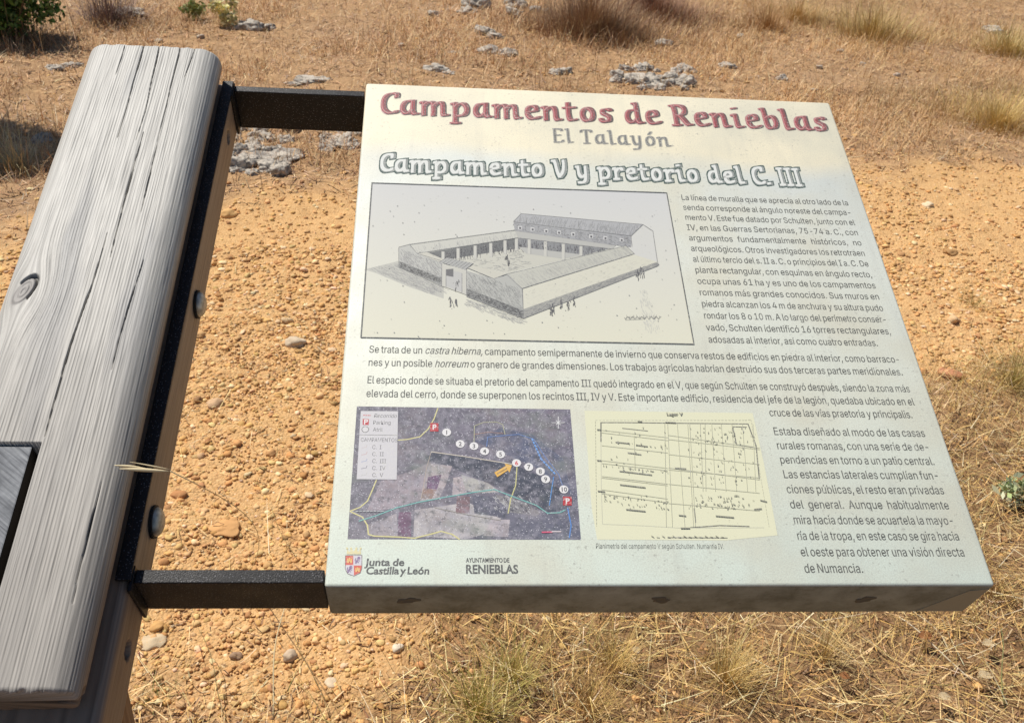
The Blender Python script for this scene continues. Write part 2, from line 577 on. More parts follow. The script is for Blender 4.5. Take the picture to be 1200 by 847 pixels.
# black steel frame: two cross bars and the flat that joins them against the timber
steel = mat("black_steel", (0.016, 0.016, 0.018), 0.46, spec=0.28)
N = NT(steel)
oc = N.coord("Object")
gr = N.noise(oc, 900, 2)
N.link(N.bump(gr, 0.45, 0.0006), N.p.inputs["Normal"])
N.link(N.ramp(N.noise(oc, 30, 4), [(0.3, 0.34), (0.7, 0.52)]), N.p.inputs["Roughness"])
N.link(N.mix(N.ramp(N.vor(oc, 420), [(0.16, 1.0), (0.26, 0.0)]), (0.011, 0.011, 0.013), (0.13, 0.13, 0.14)), N.p.inputs["Base Color"])  # pale flecks in the colour stand in for sun sparkle
for wa, wb in ((0.0045, 0.0168), (0.6435, 0.6535)):
    bm_obj("crossbar", box_bm(-0.1595, -0.0012, wa, wb, -0.061, -0.003, 0.0009), steel, lectern, matrix=FRAME)
bm = box_bm(-0.1735, -0.1605, 0.0045, 0.6535, 0.0006, 0.0040, 0.0006)
bm_obj("mounting_flat", bm, steel, lectern, matrix=FRAME)
bm_obj("weld_plate", box_bm(-0.1624, -0.1596, -0.004, 0.0190, -0.060, 0.0005, 0.0004), steel, lectern, matrix=FRAME)
bm_obj("weld_plate", box_bm(-0.1624, -0.1596, 0.630, 0.6545, -0.060, 0.0005, 0.0004), steel, lectern, matrix=FRAME)

# carriage bolts
zinc = mat("dull_zinc", (0.36, 0.35, 0.31), 0.5, metallic=0.55)
N = NT(zinc)
oc = N.coord("Object")
N.link(N.ramp(N.noise(oc, 160, 3), [(0.35, (0.34, 0.32, 0.26)), (0.65, (0.62, 0.60, 0.54))]), N.p.inputs["Base Color"])
rubber = mat("dark_washer", (0.02, 0.02, 0.02), 0.7)


def lathe(profile, n=28):
    bm = bmesh.new()
    rings = []
    for (r_, z_) in profile:
        if r_ < 1e-6:
            rings.append([bm.verts.new((0, 0, z_))])
        else:
            rings.append([bm.verts.new((r_ * math.cos(2 * math.pi * k / n), r_ * math.sin(2 * math.pi * k / n), z_)) for k in range(n)])
    for A, B in zip(rings[:-1], rings[1:]):
        for k in range(n):
            k2 = (k + 1) % n
            if len(A) == 1:
                bm.faces.new((A[0], B[k], B[k2]))
            elif len(B) == 1:
                bm.faces.new((A[k], B[0], A[k2]))
            else:
                bm.faces.new((A[k], B[k], B[k2], A[k2]))
    bmesh.ops.recalc_face_normals(bm, faces=bm.faces)
    return bm


for bw in (0.3305, 0.0760):
    T = FRAME @ Matrix.Translation((-0.1622, bw, -0.0325)) @ Matrix.Rotation(math.pi / 2, 4, 'Y') @ Matrix.Scale(0.86, 4)
    b = bm_obj("carriage_bolt", lathe([(0.0155, 0.003), (0.0155, 0.0045), (0.0145, 0.0065), (0.0118, 0.0088), (0.0075, 0.0106), (0.003, 0.0113), (0, 0.0114)]), zinc, lectern, True, T)
    bm_obj("washer", lathe([(0.0, 0.0), (0.0178, 0.0), (0.0178, 0.0028), (0.0, 0.0028)]), rubber, b)

# ------------------------------------------------------------------ the panel: folded metal tray with a printed face
PW, PL, PD = 0.6, 0.6665, 0.064
face = mat("printed_panel", rough=0.40, spec=0.5)
N = NT(face)
oc = N.coord("Object")
sep = N.add("ShaderNodeSeparateXYZ")
N.link(oc, sep.inputs[0])
nv = N.noise(oc, 7, 4)
vv = N.math('ADD', sep.outputs[1], N.math('MULTIPLY', N.math('SUBTRACT', nv, 0.5), 0.05))
uu_ = N.math('MULTIPLY', sep.outputs[0], 0.03)
vv = N.math('ADD', vv, uu_)
colr = N.ramp(N.math('DIVIDE', vv, 0.6665), [(0.0, (0.70, 0.785, 0.69)), (0.30, (0.72, 0.75, 0.645)), (0.62, (0.69, 0.72, 0.65)), (0.80, (0.65, 0.69, 0.65)), (0.85, (0.83, 0.76, 0.56)), (1.0, (0.85, 0.785, 0.59))])
colr = N.mix(N.ramp(N.noise(oc, 9, 3), [(0.42, 0.0), (0.68, 0.75)]), colr, (0.65, 0.63, 0.50))
dirt = N.math('MULTIPLY', N.ramp(N.noise(oc, 260, 2), [(0.60, 0.0), (0.70, 1.0)]), N.ramp(N.noise(oc, 24, 4), [(0.42, 0.1), (0.60, 1.0)]))
colr = N.mix(N.math('MULTIPLY', dirt, 0.5), colr, (0.27, 0.26, 0.235))
film = N.ramp(N.noise(oc, 3.2, 5, 0.65), [(0.5, 0.0), (0.75, 0.28)])
colr = N.mix(film, colr, (0.43, 0.44, 0.40))
colr = N.mix(N.ramp(N.noise(N.mapping(oc, (60, 6, 1)), 1.0, 4, .65), [(0.55, 0.0), (0.75, 0.22)]), colr, (0.40, 0.40, 0.37))
grain = N.noise(oc, 700, 2, 0.7)
colr = N.mix(N.ramp(grain, [(0.38, 0.30), (0.62, 0.0)]), colr, (0.40, 0.39, 0.35))
N.link(colr, N.p.inputs["Base Color"])
N.link(N.bump(grain, 0.25, 0.0005), N.p.inputs["Normal"])
N.link(N.ramp(N.noise(oc, 14, 4), [(0.3, 0.42), (0.7, 0.58)]), N.p.inputs["Roughness"])

edge = mat("folded_metal_edge", (0.34, 0.32, 0.26), 0.6, spec=0.35)
N = NT(edge)
oc = N.coord("Object")
d1 = N.ramp(N.noise(oc, 22, 5, 0.7), [(0.35, (0.15, 0.155, 0.12)), (0.55, (0.28, 0.295, 0.25)), (0.75, (0.38, 0.40, 0.35))])
d1 = N.mix(N.ramp(N.noise(oc, 240, 3), [(0.6, 0.0), (0.72, 0.5)]), d1, (0.10, 0.085, 0.06))
N.link(d1, N.p.inputs["Base Color"])

bm = box_bm(0, PW, 0, PL, -PD, 0, 0.0032, 3)
me = bpy.data.meshes.new("panel")
bm.normal_update()
for f in bm.faces:
    f.material_index = 0 if (f.normal.z > 0.35) else 1
    if f.normal.x < -0.3 and abs(f.normal.y) < 0.5:
        f.material_index = 0
    f.smooth = True
bm.to_mesh(me); bm.free()
me.materials.append(face); me.materials.append(edge)
panel = bpy.data.objects.new("panel", me)
link(panel, lectern)
panel.matrix_local = FRAME
try:
    me.set_sharp_from_angle(angle=R(30))
except Exception:
    pass

# corner fold and dented screw marks on the near lip
bm = bmesh.new()
tri = [(PW - 0.0035, 0, -0.006), (PW - 0.0035, 0, -PD + 0.004), (PW - 0.050, 0, -PD + 0.004), (PW - 0.020, 0, -0.011)]
fv = [bm.verts.new((a, -0.0005, c)) for a, b, c in tri]; bv = [bm.verts.new((a, 0.0008, c)) for a, b, c in tri]
bm.faces.new(fv); bm.faces.new(bv[::-1])
for k in range(4):
    bm.faces.new((fv[k], bv[k], bv[(k + 1) % 4], fv[(k + 1) % 4]))
bmesh.ops.recalc_face_normals(bm, faces=bm.faces)
pale_edge = mat("bare_metal_flap", (0.33, 0.315, 0.24), 0.55, spec=0.4)
bm_obj("corner_fold", bm, pale_edge, panel)
screw = mat("rusty_screw", (0.13, 0.12, 0.09), 0.8)
for px in (478, 783, 1030):
    u_ = H(px, 690)[0]
    T = Matrix.Translation((u_, 0.0002, -0.031)) @ Matrix.Rotation(math.pi / 2, 4, 'X') @ Matrix.Scale(1.5, 4, (1, 0, 0)) @ Matrix.Scale(0.72, 4)
    bm = lathe([(0.0088, -0.0004), (0.008, 0.0011), (0.0055, 0.0016), (0.004, 0.0006), (0, 0.0004)], 18)
    for v in bm.verts:
        a = math.atan2(v.co.y, v.co.x)
        k = 1 + 0.28 * math.sin(2 * a + px) + 0.17 * math.sin(5 * a + 2 * px)
        v.co.x *= k; v.co.y *= k
    bm_obj("screw_dent", bm, screw, panel, True, T)

# ------------------------------------------------------------------ printing on the panel
ink_m = mat("printed_ink", rough=0.42, attr="tint", spec=0.45)
N = NT(ink_m)
oc = N.coord("Object")
atn = [n for n in N.n if n.type == 'ATTRIBUTE'][0]
wear = N.math('MULTIPLY', N.ramp(N.noise(oc, 420, 2, 0.7), [(0.52, 0.0), (0.66, 1.0)]), N.ramp(N.noise(oc, 30, 3), [(0.38, 0.15), (0.65, 0.62)]))
spk = N.ramp(N.vor(oc, 620), [(0.10, 0.75), (0.22, 0.0)])  # pale specks painted into the ink as glints of glare
spk = N.math('MULTIPLY', spk, N.ramp(N.noise(oc, 300, 1), [(0.5, 0.0), (0.62, 1.0)]))
c1 = N.mix(wear, atn.outputs["Color"], (0.60, 0.60, 0.55))
c1 = N.mix(spk, c1, (0.74, 0.73, 0.70))
N.link(c1, N.p.inputs["Base Color"])
N.link(N.bump(N.noise(oc, 700, 2, 0.7), 0.25, 0.0005), N.p.inputs["Normal"])
ghost = mat("faded_print", rough=0.42, attr="tint", spec=0.45)         # large pale printed areas
N = NT(ghost)
oc = N.coord("Object")
atn = [n for n in N.n if n.type == 'ATTRIBUTE'][0]
c1 = N.mix(N.ramp(N.noise(oc, 700, 2, 0.7), [(0.35, 0.10), (0.65, 0.0)]), atn.outputs["Color"], (0.40, 0.40, 0.38))
dirt = N.math('MULTIPLY', N.ramp(N.noise(oc, 260, 2), [(0.66, 0.0), (0.74, 1.0)]), N.ramp(N.noise(oc, 24, 4), [(0.48, 0.0), (0.66, 1.0)]))
c1 = N.mix(N.math('MULTIPLY', dirt, 0.5), c1, (0.17, 0.16, 0.13))
N.link(c1, N.p.inputs["Base Color"])


class Ink:
    """flat printed shapes stacked a few microns apart on the panel's face"""
    step = 3e-6

    def __init__(self, base=1e-4):
        self.v, self.f, self.c, self.m, self.h = [], [], [], [], base
        self.cyc = None                       # (base, counter): strokes of one tone share a thin band of levels

    def band(self, on):
        if on:
            self.cyc = [self.h + 2e-6, 0]
        else:
            self.h = self.cyc[0] + 13 * 1e-6
            self.cyc = None

    def poly(self, pts, c, mi=0, lift=True):
        if self.cyc is not None:
            self.cyc[1] += 5
            self.h = self.cyc[0] + (self.cyc[1] % 12) * 1e-6
        elif lift:
            self.h += self.step
        a = 0.0
        for (x0, y0), (x1, y1) in zip(pts, list(pts[1:]) + [pts[0]]):
            a += x0 * y1 - x1 * y0
        if a < 0:
            pts = pts[::-1]
        n = len(self.v)
        self.v += [(x, y, self.h) for x, y in pts]
        self.c += [c] * len(pts)
        self.f.append(tuple(range(n, n + len(pts))))
        self.m.append(mi)

    def grad(self, quad, c4):
        self.h += self.step
        n = len(self.v)
        self.v += [(x, y, self.h) for x, y in quad]
        self.c += list(c4)
        self.f.append((n, n + 1, n + 2, n + 3)); self.m.append(1)

    def line(self, pts, wd, c, taper=False):
        for (x0, y0), (x1, y1) in zip(pts[:-1], pts[1:]):
            d = math.hypot(x1 - x0, y1 - y0)
            if d < 1e-7:
                continue
            ex, ey = (x1 - x0) / d * wd * .25, (y1 - y0) / d * wd * .25
            px, py = -(y1 - y0) / d * wd / 2, (x1 - x0) / d * wd / 2
            self.poly([(x0 - ex + px, y0 - ey + py), (x0 - ex - px, y0 - ey - py), (x1 + ex - px, y1 + ey - py), (x1 + ex + px, y1 + ey + py)], c)

    def dash(self, pts, wd, c, on, off):
        for (x0, y0), (x1, y1) in zip(pts[:-1], pts[1:]):
            d = math.hypot(x1 - x0, y1 - y0)
            t = 0
            while t < d:
                a, b = t / d, min(1, (t + on) / d)
                self.line([(x0 + (x1 - x0) * a, y0 + (y1 - y0) * a), (x0 + (x1 - x0) * b, y0 + (y1 - y0) * b)], wd, c)
                t += on + off

    def disc(self, x, y, r, c, n=20, sx=1.0):
        self.poly([(x + sx * r * math.cos(2 * math.pi * k / n), y + r * math.sin(2 * math.pi * k / n)) for k in range(n)], c)

    def build(self, name):
        me = bpy.data.meshes.new(name)
        me.from_pydata(self.v, [], self.f)
        me.materials.append(ink_m); me.materials.append(ghost)
        me.polygons.foreach_set("material_index", self.m)
        a = me.color_attributes.new("tint", 'FLOAT_COLOR', 'POINT')
        c = np.ones((len(self.v), 4), np.float32); c[:, :3] = np.array(self.c)
        a.data.foreach_set("color", c.ravel())
        me.update()
        o = bpy.data.objects.new(name, me)
        link(o, panel)
        return o


# glyphs of the built-in typeface, one mesh per character and weight
def load_glyphs(chars, offset):
    objs = []
    def mk(t):
        cu = bpy.data.curves.new("g", 'FONT'); cu.body = t; cu.size = 1.0; cu.offset = offset; cu.resolution_u = 3
        cu.dimensions = '2D'; cu.fill_mode = 'FRONT'
        o = bpy.data.objects.new("g", cu); COL.objects.link(o)
        return o
    ref = mk("HH")
    for ch in chars:
        objs.append((ch, mk(ch), mk("H" + ch + "H")))
    dg = bpy.context.evaluated_depsgraph_get(); dg.update()

    def grab(o):
        e = o.evaluated_get(dg); m = e.to_mesh()
        v = np.array([x.co[:2] for x in m.vertices]).reshape(-1, 2); f = [tuple(p.vertices) for p in m.polygons]
        e.to_mesh_clear()
        return v, f
    rv, _ = grab(ref)
    rw = rv[:, 0].max() - rv[:, 0].min()
    out = {}
    for ch, a, b in objs:
        v, f = grab(a); bv, _ = grab(b)
        out[ch] = (v, f, bv[:, 0].max() - bv[:, 0].min() - rw)
    for o in [ref] + [x for t in objs for x in t[1:]]:
        cu = o.data
        bpy.data.objects.remove(o); bpy.data.curves.remove(cu)
    return out


# outlines of a plain grotesque face as numbers (thousandths of an em): points, faces, advance per character
GLYPHS = {}
GLYPHS[','] = (188, [38, -119, 68, 71, 137, 71, 84, -119], [0, 2, 1, 0, 3, 2])
GLYPHS['-'] = (453, [337, 244, 337, 188, 114, 188, 114, 244], [2, 0, 3, 2, 1, 0])
GLYPHS['.'] = (188, [95, -4, 78, -1, 63, 9, 53, 24, 50, 41, 53, 59, 63, 73, 78, 83, 95, 87, 113, 83, 128, 73, 138, 59, 141, 41, 138, 24, 128, 9, 113, -1], [7, 9, 8, 6, 9, 
    7, 6, 10, 9, 5, 10, 6, 5, 11, 10, 4, 11, 5, 4, 12, 11, 3, 12, 4, 3, 13, 12, 2, 13, 3, 2, 14, 13, 1, 14, 2, 1, 15, 14, 0, 15, 1])
GLYPHS['0'] = (453, [227, -7, 174, 1, 130, 24, 95, 62, 69, 113, 53, 178, 48, 254, 53, 330, 69, 395, 95, 447, 130, 484, 174, 508, 227, 516, 279, 508, 323, 484, 358, 447, 
    384, 395, 400, 330, 405, 254, 400, 178, 384, 113, 359, 62, 323, 24, 279, 1, 227, 50, 261, 56, 290, 74, 313, 103, 330, 144, 340, 194, 344, 254, 340, 314, 330, 365, 313, 
    405, 290, 435, 261, 453, 227, 460, 192, 453, 163, 435, 140, 405, 123, 365, 113, 314, 109, 254, 113, 194, 123, 144, 140, 103, 163, 74, 192, 56], [11, 13, 12, 10, 13, 
    11, 10, 14, 13, 9, 14, 10, 9, 36, 14, 36, 15, 14, 9, 37, 36, 35, 15, 36, 9, 38, 37, 34, 15, 35, 8, 38, 9, 34, 16, 15, 8, 39, 38, 33, 16, 34, 8, 40, 39, 32, 16, 33, 7, 
    40, 8, 32, 17, 16, 7, 41, 40, 31, 17, 32, 6, 41, 7, 31, 18, 17, 6, 42, 41, 30, 18, 31, 5, 42, 6, 5, 43, 42, 29, 18, 30, 29, 19, 18, 5, 44, 43, 28, 19, 29, 4, 44, 5, 
    28, 20, 19, 4, 45, 44, 27, 20, 28, 3, 45, 4, 27, 21, 20, 3, 46, 45, 26, 21, 27, 3, 47, 46, 25, 21, 26, 2, 47, 3, 25, 22, 21, 2, 24, 47, 24, 22, 25, 2, 22, 24, 1, 22, 
    2, 1, 23, 22, 1, 0, 23])
GLYPHS['1'] = (453, [76, 0, 76, 55, 391, 55, 391, 0, 276, 509, 276, 0, 212, 0, 212, 448, 209, 448, 86, 358, 86, 427, 198, 509], [10, 4, 11, 10, 8, 4, 8, 7, 4, 7, 5, 4, 10, 
    9, 8, 6, 5, 7, 0, 2, 1, 0, 3, 2])
GLYPHS['2'] = (453, [64, 0, 64, 47, 234, 229, 261, 257, 282, 282, 299, 305, 311, 327, 318, 348, 320, 371, 317, 397, 308, 419, 293, 436, 273, 449, 250, 457, 224, 460, 196, 
    457, 172, 447, 153, 433, 139, 413, 130, 390, 127, 362, 66, 362, 71, 405, 86, 442, 111, 473, 143, 496, 182, 511, 225, 516, 268, 511, 306, 497, 337, 474, 361, 445, 376, 
    411, 381, 372, 378, 345, 371, 318, 357, 290, 336, 259, 306, 223, 267, 180, 153, 60, 153, 57, 389, 57, 389, 0], [26, 28, 27, 26, 29, 28, 25, 29, 26, 25, 30, 29, 24, 30, 
    25, 24, 31, 30, 23, 15, 24, 15, 14, 24, 14, 13, 24, 13, 31, 24, 12, 31, 13, 23, 16, 15, 11, 31, 12, 23, 17, 16, 11, 32, 31, 22, 17, 23, 10, 32, 11, 22, 18, 17, 9, 32, 
    10, 22, 19, 18, 9, 33, 32, 21, 19, 22, 8, 33, 9, 21, 20, 19, 8, 34, 33, 7, 34, 8, 6, 34, 7, 6, 35, 34, 5, 35, 6, 5, 36, 35, 4, 36, 5, 4, 37, 36, 3, 37, 4, 3, 38, 37, 
    2, 38, 3, 1, 38, 2, 1, 39, 38, 1, 40, 39, 1, 41, 40, 1, 42, 41, 1, 43, 42, 0, 43, 1])
GLYPHS['3'] = (453, [218, -7, 173, -3, 133, 10, 98, 30, 70, 57, 52, 91, 44, 132, 109, 132, 115, 107, 126, 87, 144, 71, 165, 59, 191, 52, 219, 50, 248, 53, 275, 61, 297, 
    74, 315, 93, 325, 116, 329, 145, 326, 172, 316, 196, 299, 217, 275, 234, 242, 244, 201, 248, 157, 248, 157, 299, 288, 448, 288, 452, 70, 452, 70, 509, 372, 509, 372, 
    461, 211, 278, 211, 289, 264, 288, 308, 276, 344, 253, 371, 222, 387, 186, 393, 145, 387, 103, 370, 66, 344, 36, 309, 12, 266, -2], [30, 32, 31, 30, 33, 32, 30, 29, 
    33, 29, 28, 33, 28, 34, 33, 27, 35, 28, 35, 34, 28, 26, 35, 27, 26, 36, 35, 26, 37, 36, 26, 38, 37, 26, 25, 38, 25, 24, 38, 24, 39, 38, 23, 39, 24, 22, 39, 23, 22, 40, 
    39, 21, 40, 22, 20, 40, 21, 20, 41, 40, 19, 41, 20, 18, 41, 19, 18, 42, 41, 5, 7, 6, 5, 8, 7, 17, 42, 18, 5, 9, 8, 17, 43, 42, 16, 43, 17, 4, 9, 5, 4, 10, 9, 15, 43, 
    16, 4, 11, 10, 15, 44, 43, 14, 44, 15, 4, 12, 11, 3, 12, 4, 13, 44, 14, 3, 13, 12, 3, 44, 13, 3, 45, 44, 2, 45, 3, 2, 46, 45, 1, 46, 2, 1, 0, 46])
GLYPHS['5'] = (453, [221, -7, 178, -2, 140, 11, 108, 32, 83, 60, 66, 93, 60, 130, 122, 130, 127, 108, 138, 89, 154, 73, 173, 60, 196, 52, 221, 50, 250, 53, 276, 64, 298, 
    82, 314, 104, 324, 131, 328, 162, 324, 193, 314, 221, 297, 244, 275, 262, 248, 273, 218, 277, 192, 275, 167, 268, 145, 258, 128, 246, 67, 253, 96, 509, 366, 509, 366, 
    452, 151, 452, 134, 301, 136, 301, 155, 315, 178, 325, 203, 331, 229, 334, 263, 330, 294, 321, 321, 306, 345, 285, 364, 260, 379, 231, 388, 199, 391, 163, 385, 117, 
    369, 76, 343, 41, 309, 15, 268, -1], [30, 34, 31, 34, 32, 31, 34, 33, 32, 30, 35, 34, 39, 41, 40, 38, 41, 39, 38, 42, 41, 37, 42, 38, 37, 43, 42, 36, 43, 37, 36, 44, 
    43, 30, 36, 35, 30, 26, 36, 26, 25, 36, 25, 44, 36, 25, 45, 44, 24, 45, 25, 30, 27, 26, 23, 45, 24, 30, 28, 27, 22, 45, 23, 22, 46, 45, 30, 29, 28, 21, 46, 22, 21, 47, 
    46, 20, 47, 21, 20, 48, 47, 19, 48, 20, 19, 49, 48, 18, 49, 19, 17, 49, 18, 5, 7, 6, 5, 8, 7, 17, 50, 49, 5, 9, 8, 16, 50, 17, 4, 9, 5, 4, 10, 9, 15, 50, 16, 15, 51, 
    50, 4, 11, 10, 14, 51, 15, 4, 12, 11, 3, 12, 4, 13, 51, 14, 3, 13, 12, 3, 51, 13, 3, 52, 51, 2, 52, 3, 2, 53, 52, 1, 53, 2, 1, 0, 53])
GLYPHS['6'] = (453, [226, -7, 182, -1, 142, 15, 109, 40, 84, 74, 69, 115, 64, 162, 68, 199, 80, 239, 102, 285, 137, 340, 252, 509, 322, 509, 151, 261, 145, 261, 154, 275, 
    165, 288, 179, 299, 196, 307, 214, 312, 235, 314, 278, 309, 316, 295, 346, 271, 370, 240, 384, 201, 389, 157, 384, 112, 368, 73, 343, 39, 310, 14, 271, -2, 226, 48, 
    254, 52, 279, 63, 299, 79, 314, 101, 324, 128, 327, 157, 324, 187, 314, 213, 299, 235, 279, 251, 254, 262, 226, 265, 198, 262, 174, 252, 153, 235, 138, 214, 128, 188, 
    125, 158, 128, 128, 138, 102, 153, 79, 174, 63, 198, 52], [10, 12, 11, 10, 16, 12, 16, 13, 12, 9, 16, 10, 19, 21, 20, 18, 21, 19, 18, 22, 21, 17, 22, 18, 16, 22, 17, 
    16, 23, 22, 9, 15, 16, 13, 44, 16, 44, 23, 16, 8, 15, 9, 8, 14, 15, 44, 43, 23, 43, 24, 23, 13, 45, 44, 13, 46, 45, 42, 24, 43, 8, 13, 14, 8, 46, 13, 8, 47, 46, 41, 
    24, 42, 41, 25, 24, 7, 47, 8, 7, 48, 47, 40, 25, 41, 7, 49, 48, 39, 25, 40, 39, 26, 25, 6, 49, 7, 6, 50, 49, 38, 26, 39, 5, 50, 6, 5, 51, 50, 37, 26, 38, 37, 27, 26, 
    5, 52, 51, 36, 27, 37, 4, 52, 5, 36, 28, 27, 4, 53, 52, 35, 28, 36, 4, 54, 53, 34, 28, 35, 3, 54, 4, 34, 29, 28, 3, 55, 54, 33, 29, 34, 3, 32, 55, 32, 29, 33, 3, 29, 
    32, 2, 29, 3, 2, 30, 29, 1, 30, 2, 1, 31, 30, 0, 31, 1])
GLYPHS['7'] = (453, [97, 0, 323, 448, 323, 452, 62, 452, 62, 509, 391, 509, 391, 449, 165, 0], [3, 5, 4, 3, 2, 5, 2, 6, 5, 1, 6, 2, 1, 7, 6, 0, 7, 1])
GLYPHS['8'] = (453, [226, -7, 178, -2, 136, 11, 101, 33, 74, 62, 57, 96, 52, 135, 55, 166, 65, 195, 81, 220, 101, 241, 125, 256, 153, 265, 153, 267, 119, 282, 93, 308, 76, 
    342, 70, 380, 75, 417, 90, 450, 114, 477, 146, 498, 184, 511, 226, 516, 269, 511, 306, 498, 337, 477, 361, 450, 377, 417, 382, 380, 376, 342, 359, 308, 333, 282, 300, 
    267, 300, 265, 327, 256, 351, 241, 372, 220, 387, 195, 397, 166, 401, 135, 395, 96, 378, 62, 352, 33, 317, 11, 275, -2, 226, 49, 258, 52, 285, 60, 307, 74, 323, 91, 
    333, 113, 337, 139, 333, 165, 322, 189, 305, 208, 283, 223, 256, 232, 226, 235, 196, 232, 169, 223, 147, 208, 130, 189, 119, 165, 115, 139, 119, 113, 129, 91, 145, 74, 
    167, 60, 195, 52, 226, 290, 252, 292, 274, 300, 293, 313, 307, 330, 316, 351, 319, 376, 316, 399, 308, 420, 294, 437, 275, 449, 252, 457, 226, 460, 200, 457, 177, 449, 
    159, 437, 145, 420, 136, 399, 133, 376, 136, 351, 145, 330, 159, 313, 178, 300, 201, 292], [22, 24, 23, 21, 24, 22, 21, 25, 24, 20, 25, 21, 20, 26, 25, 19, 26, 20, 19, 
    82, 26, 82, 27, 26, 19, 83, 82, 81, 27, 82, 19, 84, 83, 80, 27, 81, 18, 84, 19, 80, 28, 27, 18, 85, 84, 79, 28, 80, 18, 86, 85, 78, 28, 79, 18, 87, 86, 77, 28, 78, 17, 
    87, 18, 77, 29, 28, 17, 88, 87, 76, 29, 77, 16, 88, 17, 76, 30, 29, 16, 89, 88, 75, 30, 76, 16, 90, 89, 74, 30, 75, 74, 31, 30, 15, 90, 16, 15, 91, 90, 73, 31, 74, 15, 
    92, 91, 72, 31, 73, 72, 32, 31, 14, 92, 15, 14, 93, 92, 71, 32, 72, 14, 70, 93, 70, 32, 71, 14, 32, 70, 14, 33, 32, 13, 33, 14, 12, 33, 13, 12, 34, 33, 11, 34, 12, 11, 
    35, 34, 10, 35, 11, 10, 36, 35, 9, 58, 10, 58, 36, 10, 58, 37, 36, 9, 59, 58, 57, 37, 58, 9, 60, 59, 56, 37, 57, 9, 61, 60, 55, 37, 56, 8, 61, 9, 55, 38, 37, 8, 62, 
    61, 54, 38, 55, 7, 62, 8, 54, 39, 38, 7, 63, 62, 53, 39, 54, 6, 63, 7, 53, 40, 39, 6, 64, 63, 52, 40, 53, 6, 65, 64, 51, 40, 52, 5, 65, 6, 51, 41, 40, 5, 66, 65, 50, 
    41, 51, 4, 66, 5, 50, 42, 41, 4, 67, 66, 49, 42, 50, 4, 68, 67, 48, 42, 49, 3, 68, 4, 48, 43, 42, 3, 69, 68, 47, 43, 48, 3, 46, 69, 46, 43, 47, 3, 43, 46, 2, 43, 3, 2, 
    44, 43, 1, 44, 2, 1, 45, 44, 0, 45, 1])
GLYPHS['9'] = (453, [226, 516, 271, 510, 310, 494, 343, 468, 368, 434, 384, 393, 389, 347, 385, 309, 373, 270, 350, 224, 315, 168, 200, 0, 130, 0, 301, 248, 307, 248, 299, 
    234, 287, 221, 273, 210, 257, 202, 238, 196, 218, 195, 175, 199, 137, 214, 106, 237, 83, 269, 68, 307, 64, 352, 69, 397, 85, 436, 110, 469, 143, 494, 182, 510, 226, 
    460, 199, 457, 174, 446, 154, 429, 138, 407, 129, 381, 125, 352, 129, 322, 138, 295, 154, 274, 174, 257, 199, 247, 226, 243, 254, 247, 279, 257, 299, 273, 314, 295, 
    324, 321, 327, 350, 324, 381, 314, 407, 299, 429, 279, 446, 254, 457], [31, 1, 0, 30, 1, 31, 30, 2, 1, 29, 2, 30, 29, 3, 2, 28, 33, 29, 33, 32, 29, 32, 3, 29, 32, 55, 
    3, 55, 4, 3, 28, 34, 33, 54, 4, 55, 28, 35, 34, 53, 4, 54, 27, 35, 28, 53, 5, 4, 27, 36, 35, 52, 5, 53, 27, 37, 36, 51, 5, 52, 26, 37, 27, 51, 6, 5, 26, 38, 37, 50, 6, 
    51, 25, 38, 26, 25, 39, 38, 49, 6, 50, 49, 7, 6, 25, 40, 39, 48, 7, 49, 48, 8, 7, 24, 40, 25, 24, 41, 40, 47, 8, 48, 24, 42, 41, 46, 8, 47, 46, 14, 8, 14, 9, 8, 23, 
    42, 24, 23, 43, 42, 45, 13, 46, 13, 14, 46, 45, 17, 13, 17, 12, 13, 15, 9, 14, 23, 44, 43, 44, 17, 45, 23, 17, 44, 22, 17, 23, 16, 9, 15, 16, 10, 9, 17, 10, 16, 21, 
    17, 22, 21, 18, 17, 12, 10, 17, 21, 19, 18, 20, 19, 21, 12, 11, 10])
GLYPHS['A'] = (480, [16, 0, 201, 509, 276, 509, 463, 0, 395, 0, 287, 302, 276, 334, 264, 372, 250, 420, 232, 478, 245, 478, 228, 419, 213, 371, 201, 333, 191, 302, 85, 0, 
    110, 142, 110, 199, 370, 199, 370, 142], [0, 9, 1, 9, 2, 1, 9, 10, 2, 10, 3, 2, 0, 17, 9, 17, 11, 9, 11, 8, 9, 11, 8, 10, 8, 18, 10, 18, 3, 10, 7, 18, 8, 17, 12, 11, 
    6, 18, 7, 17, 13, 12, 5, 18, 6, 17, 14, 13, 17, 16, 14, 16, 15, 14, 4, 19, 5, 19, 18, 5, 0, 16, 17, 16, 18, 17, 16, 19, 18, 19, 3, 18, 0, 15, 16, 4, 3, 19])
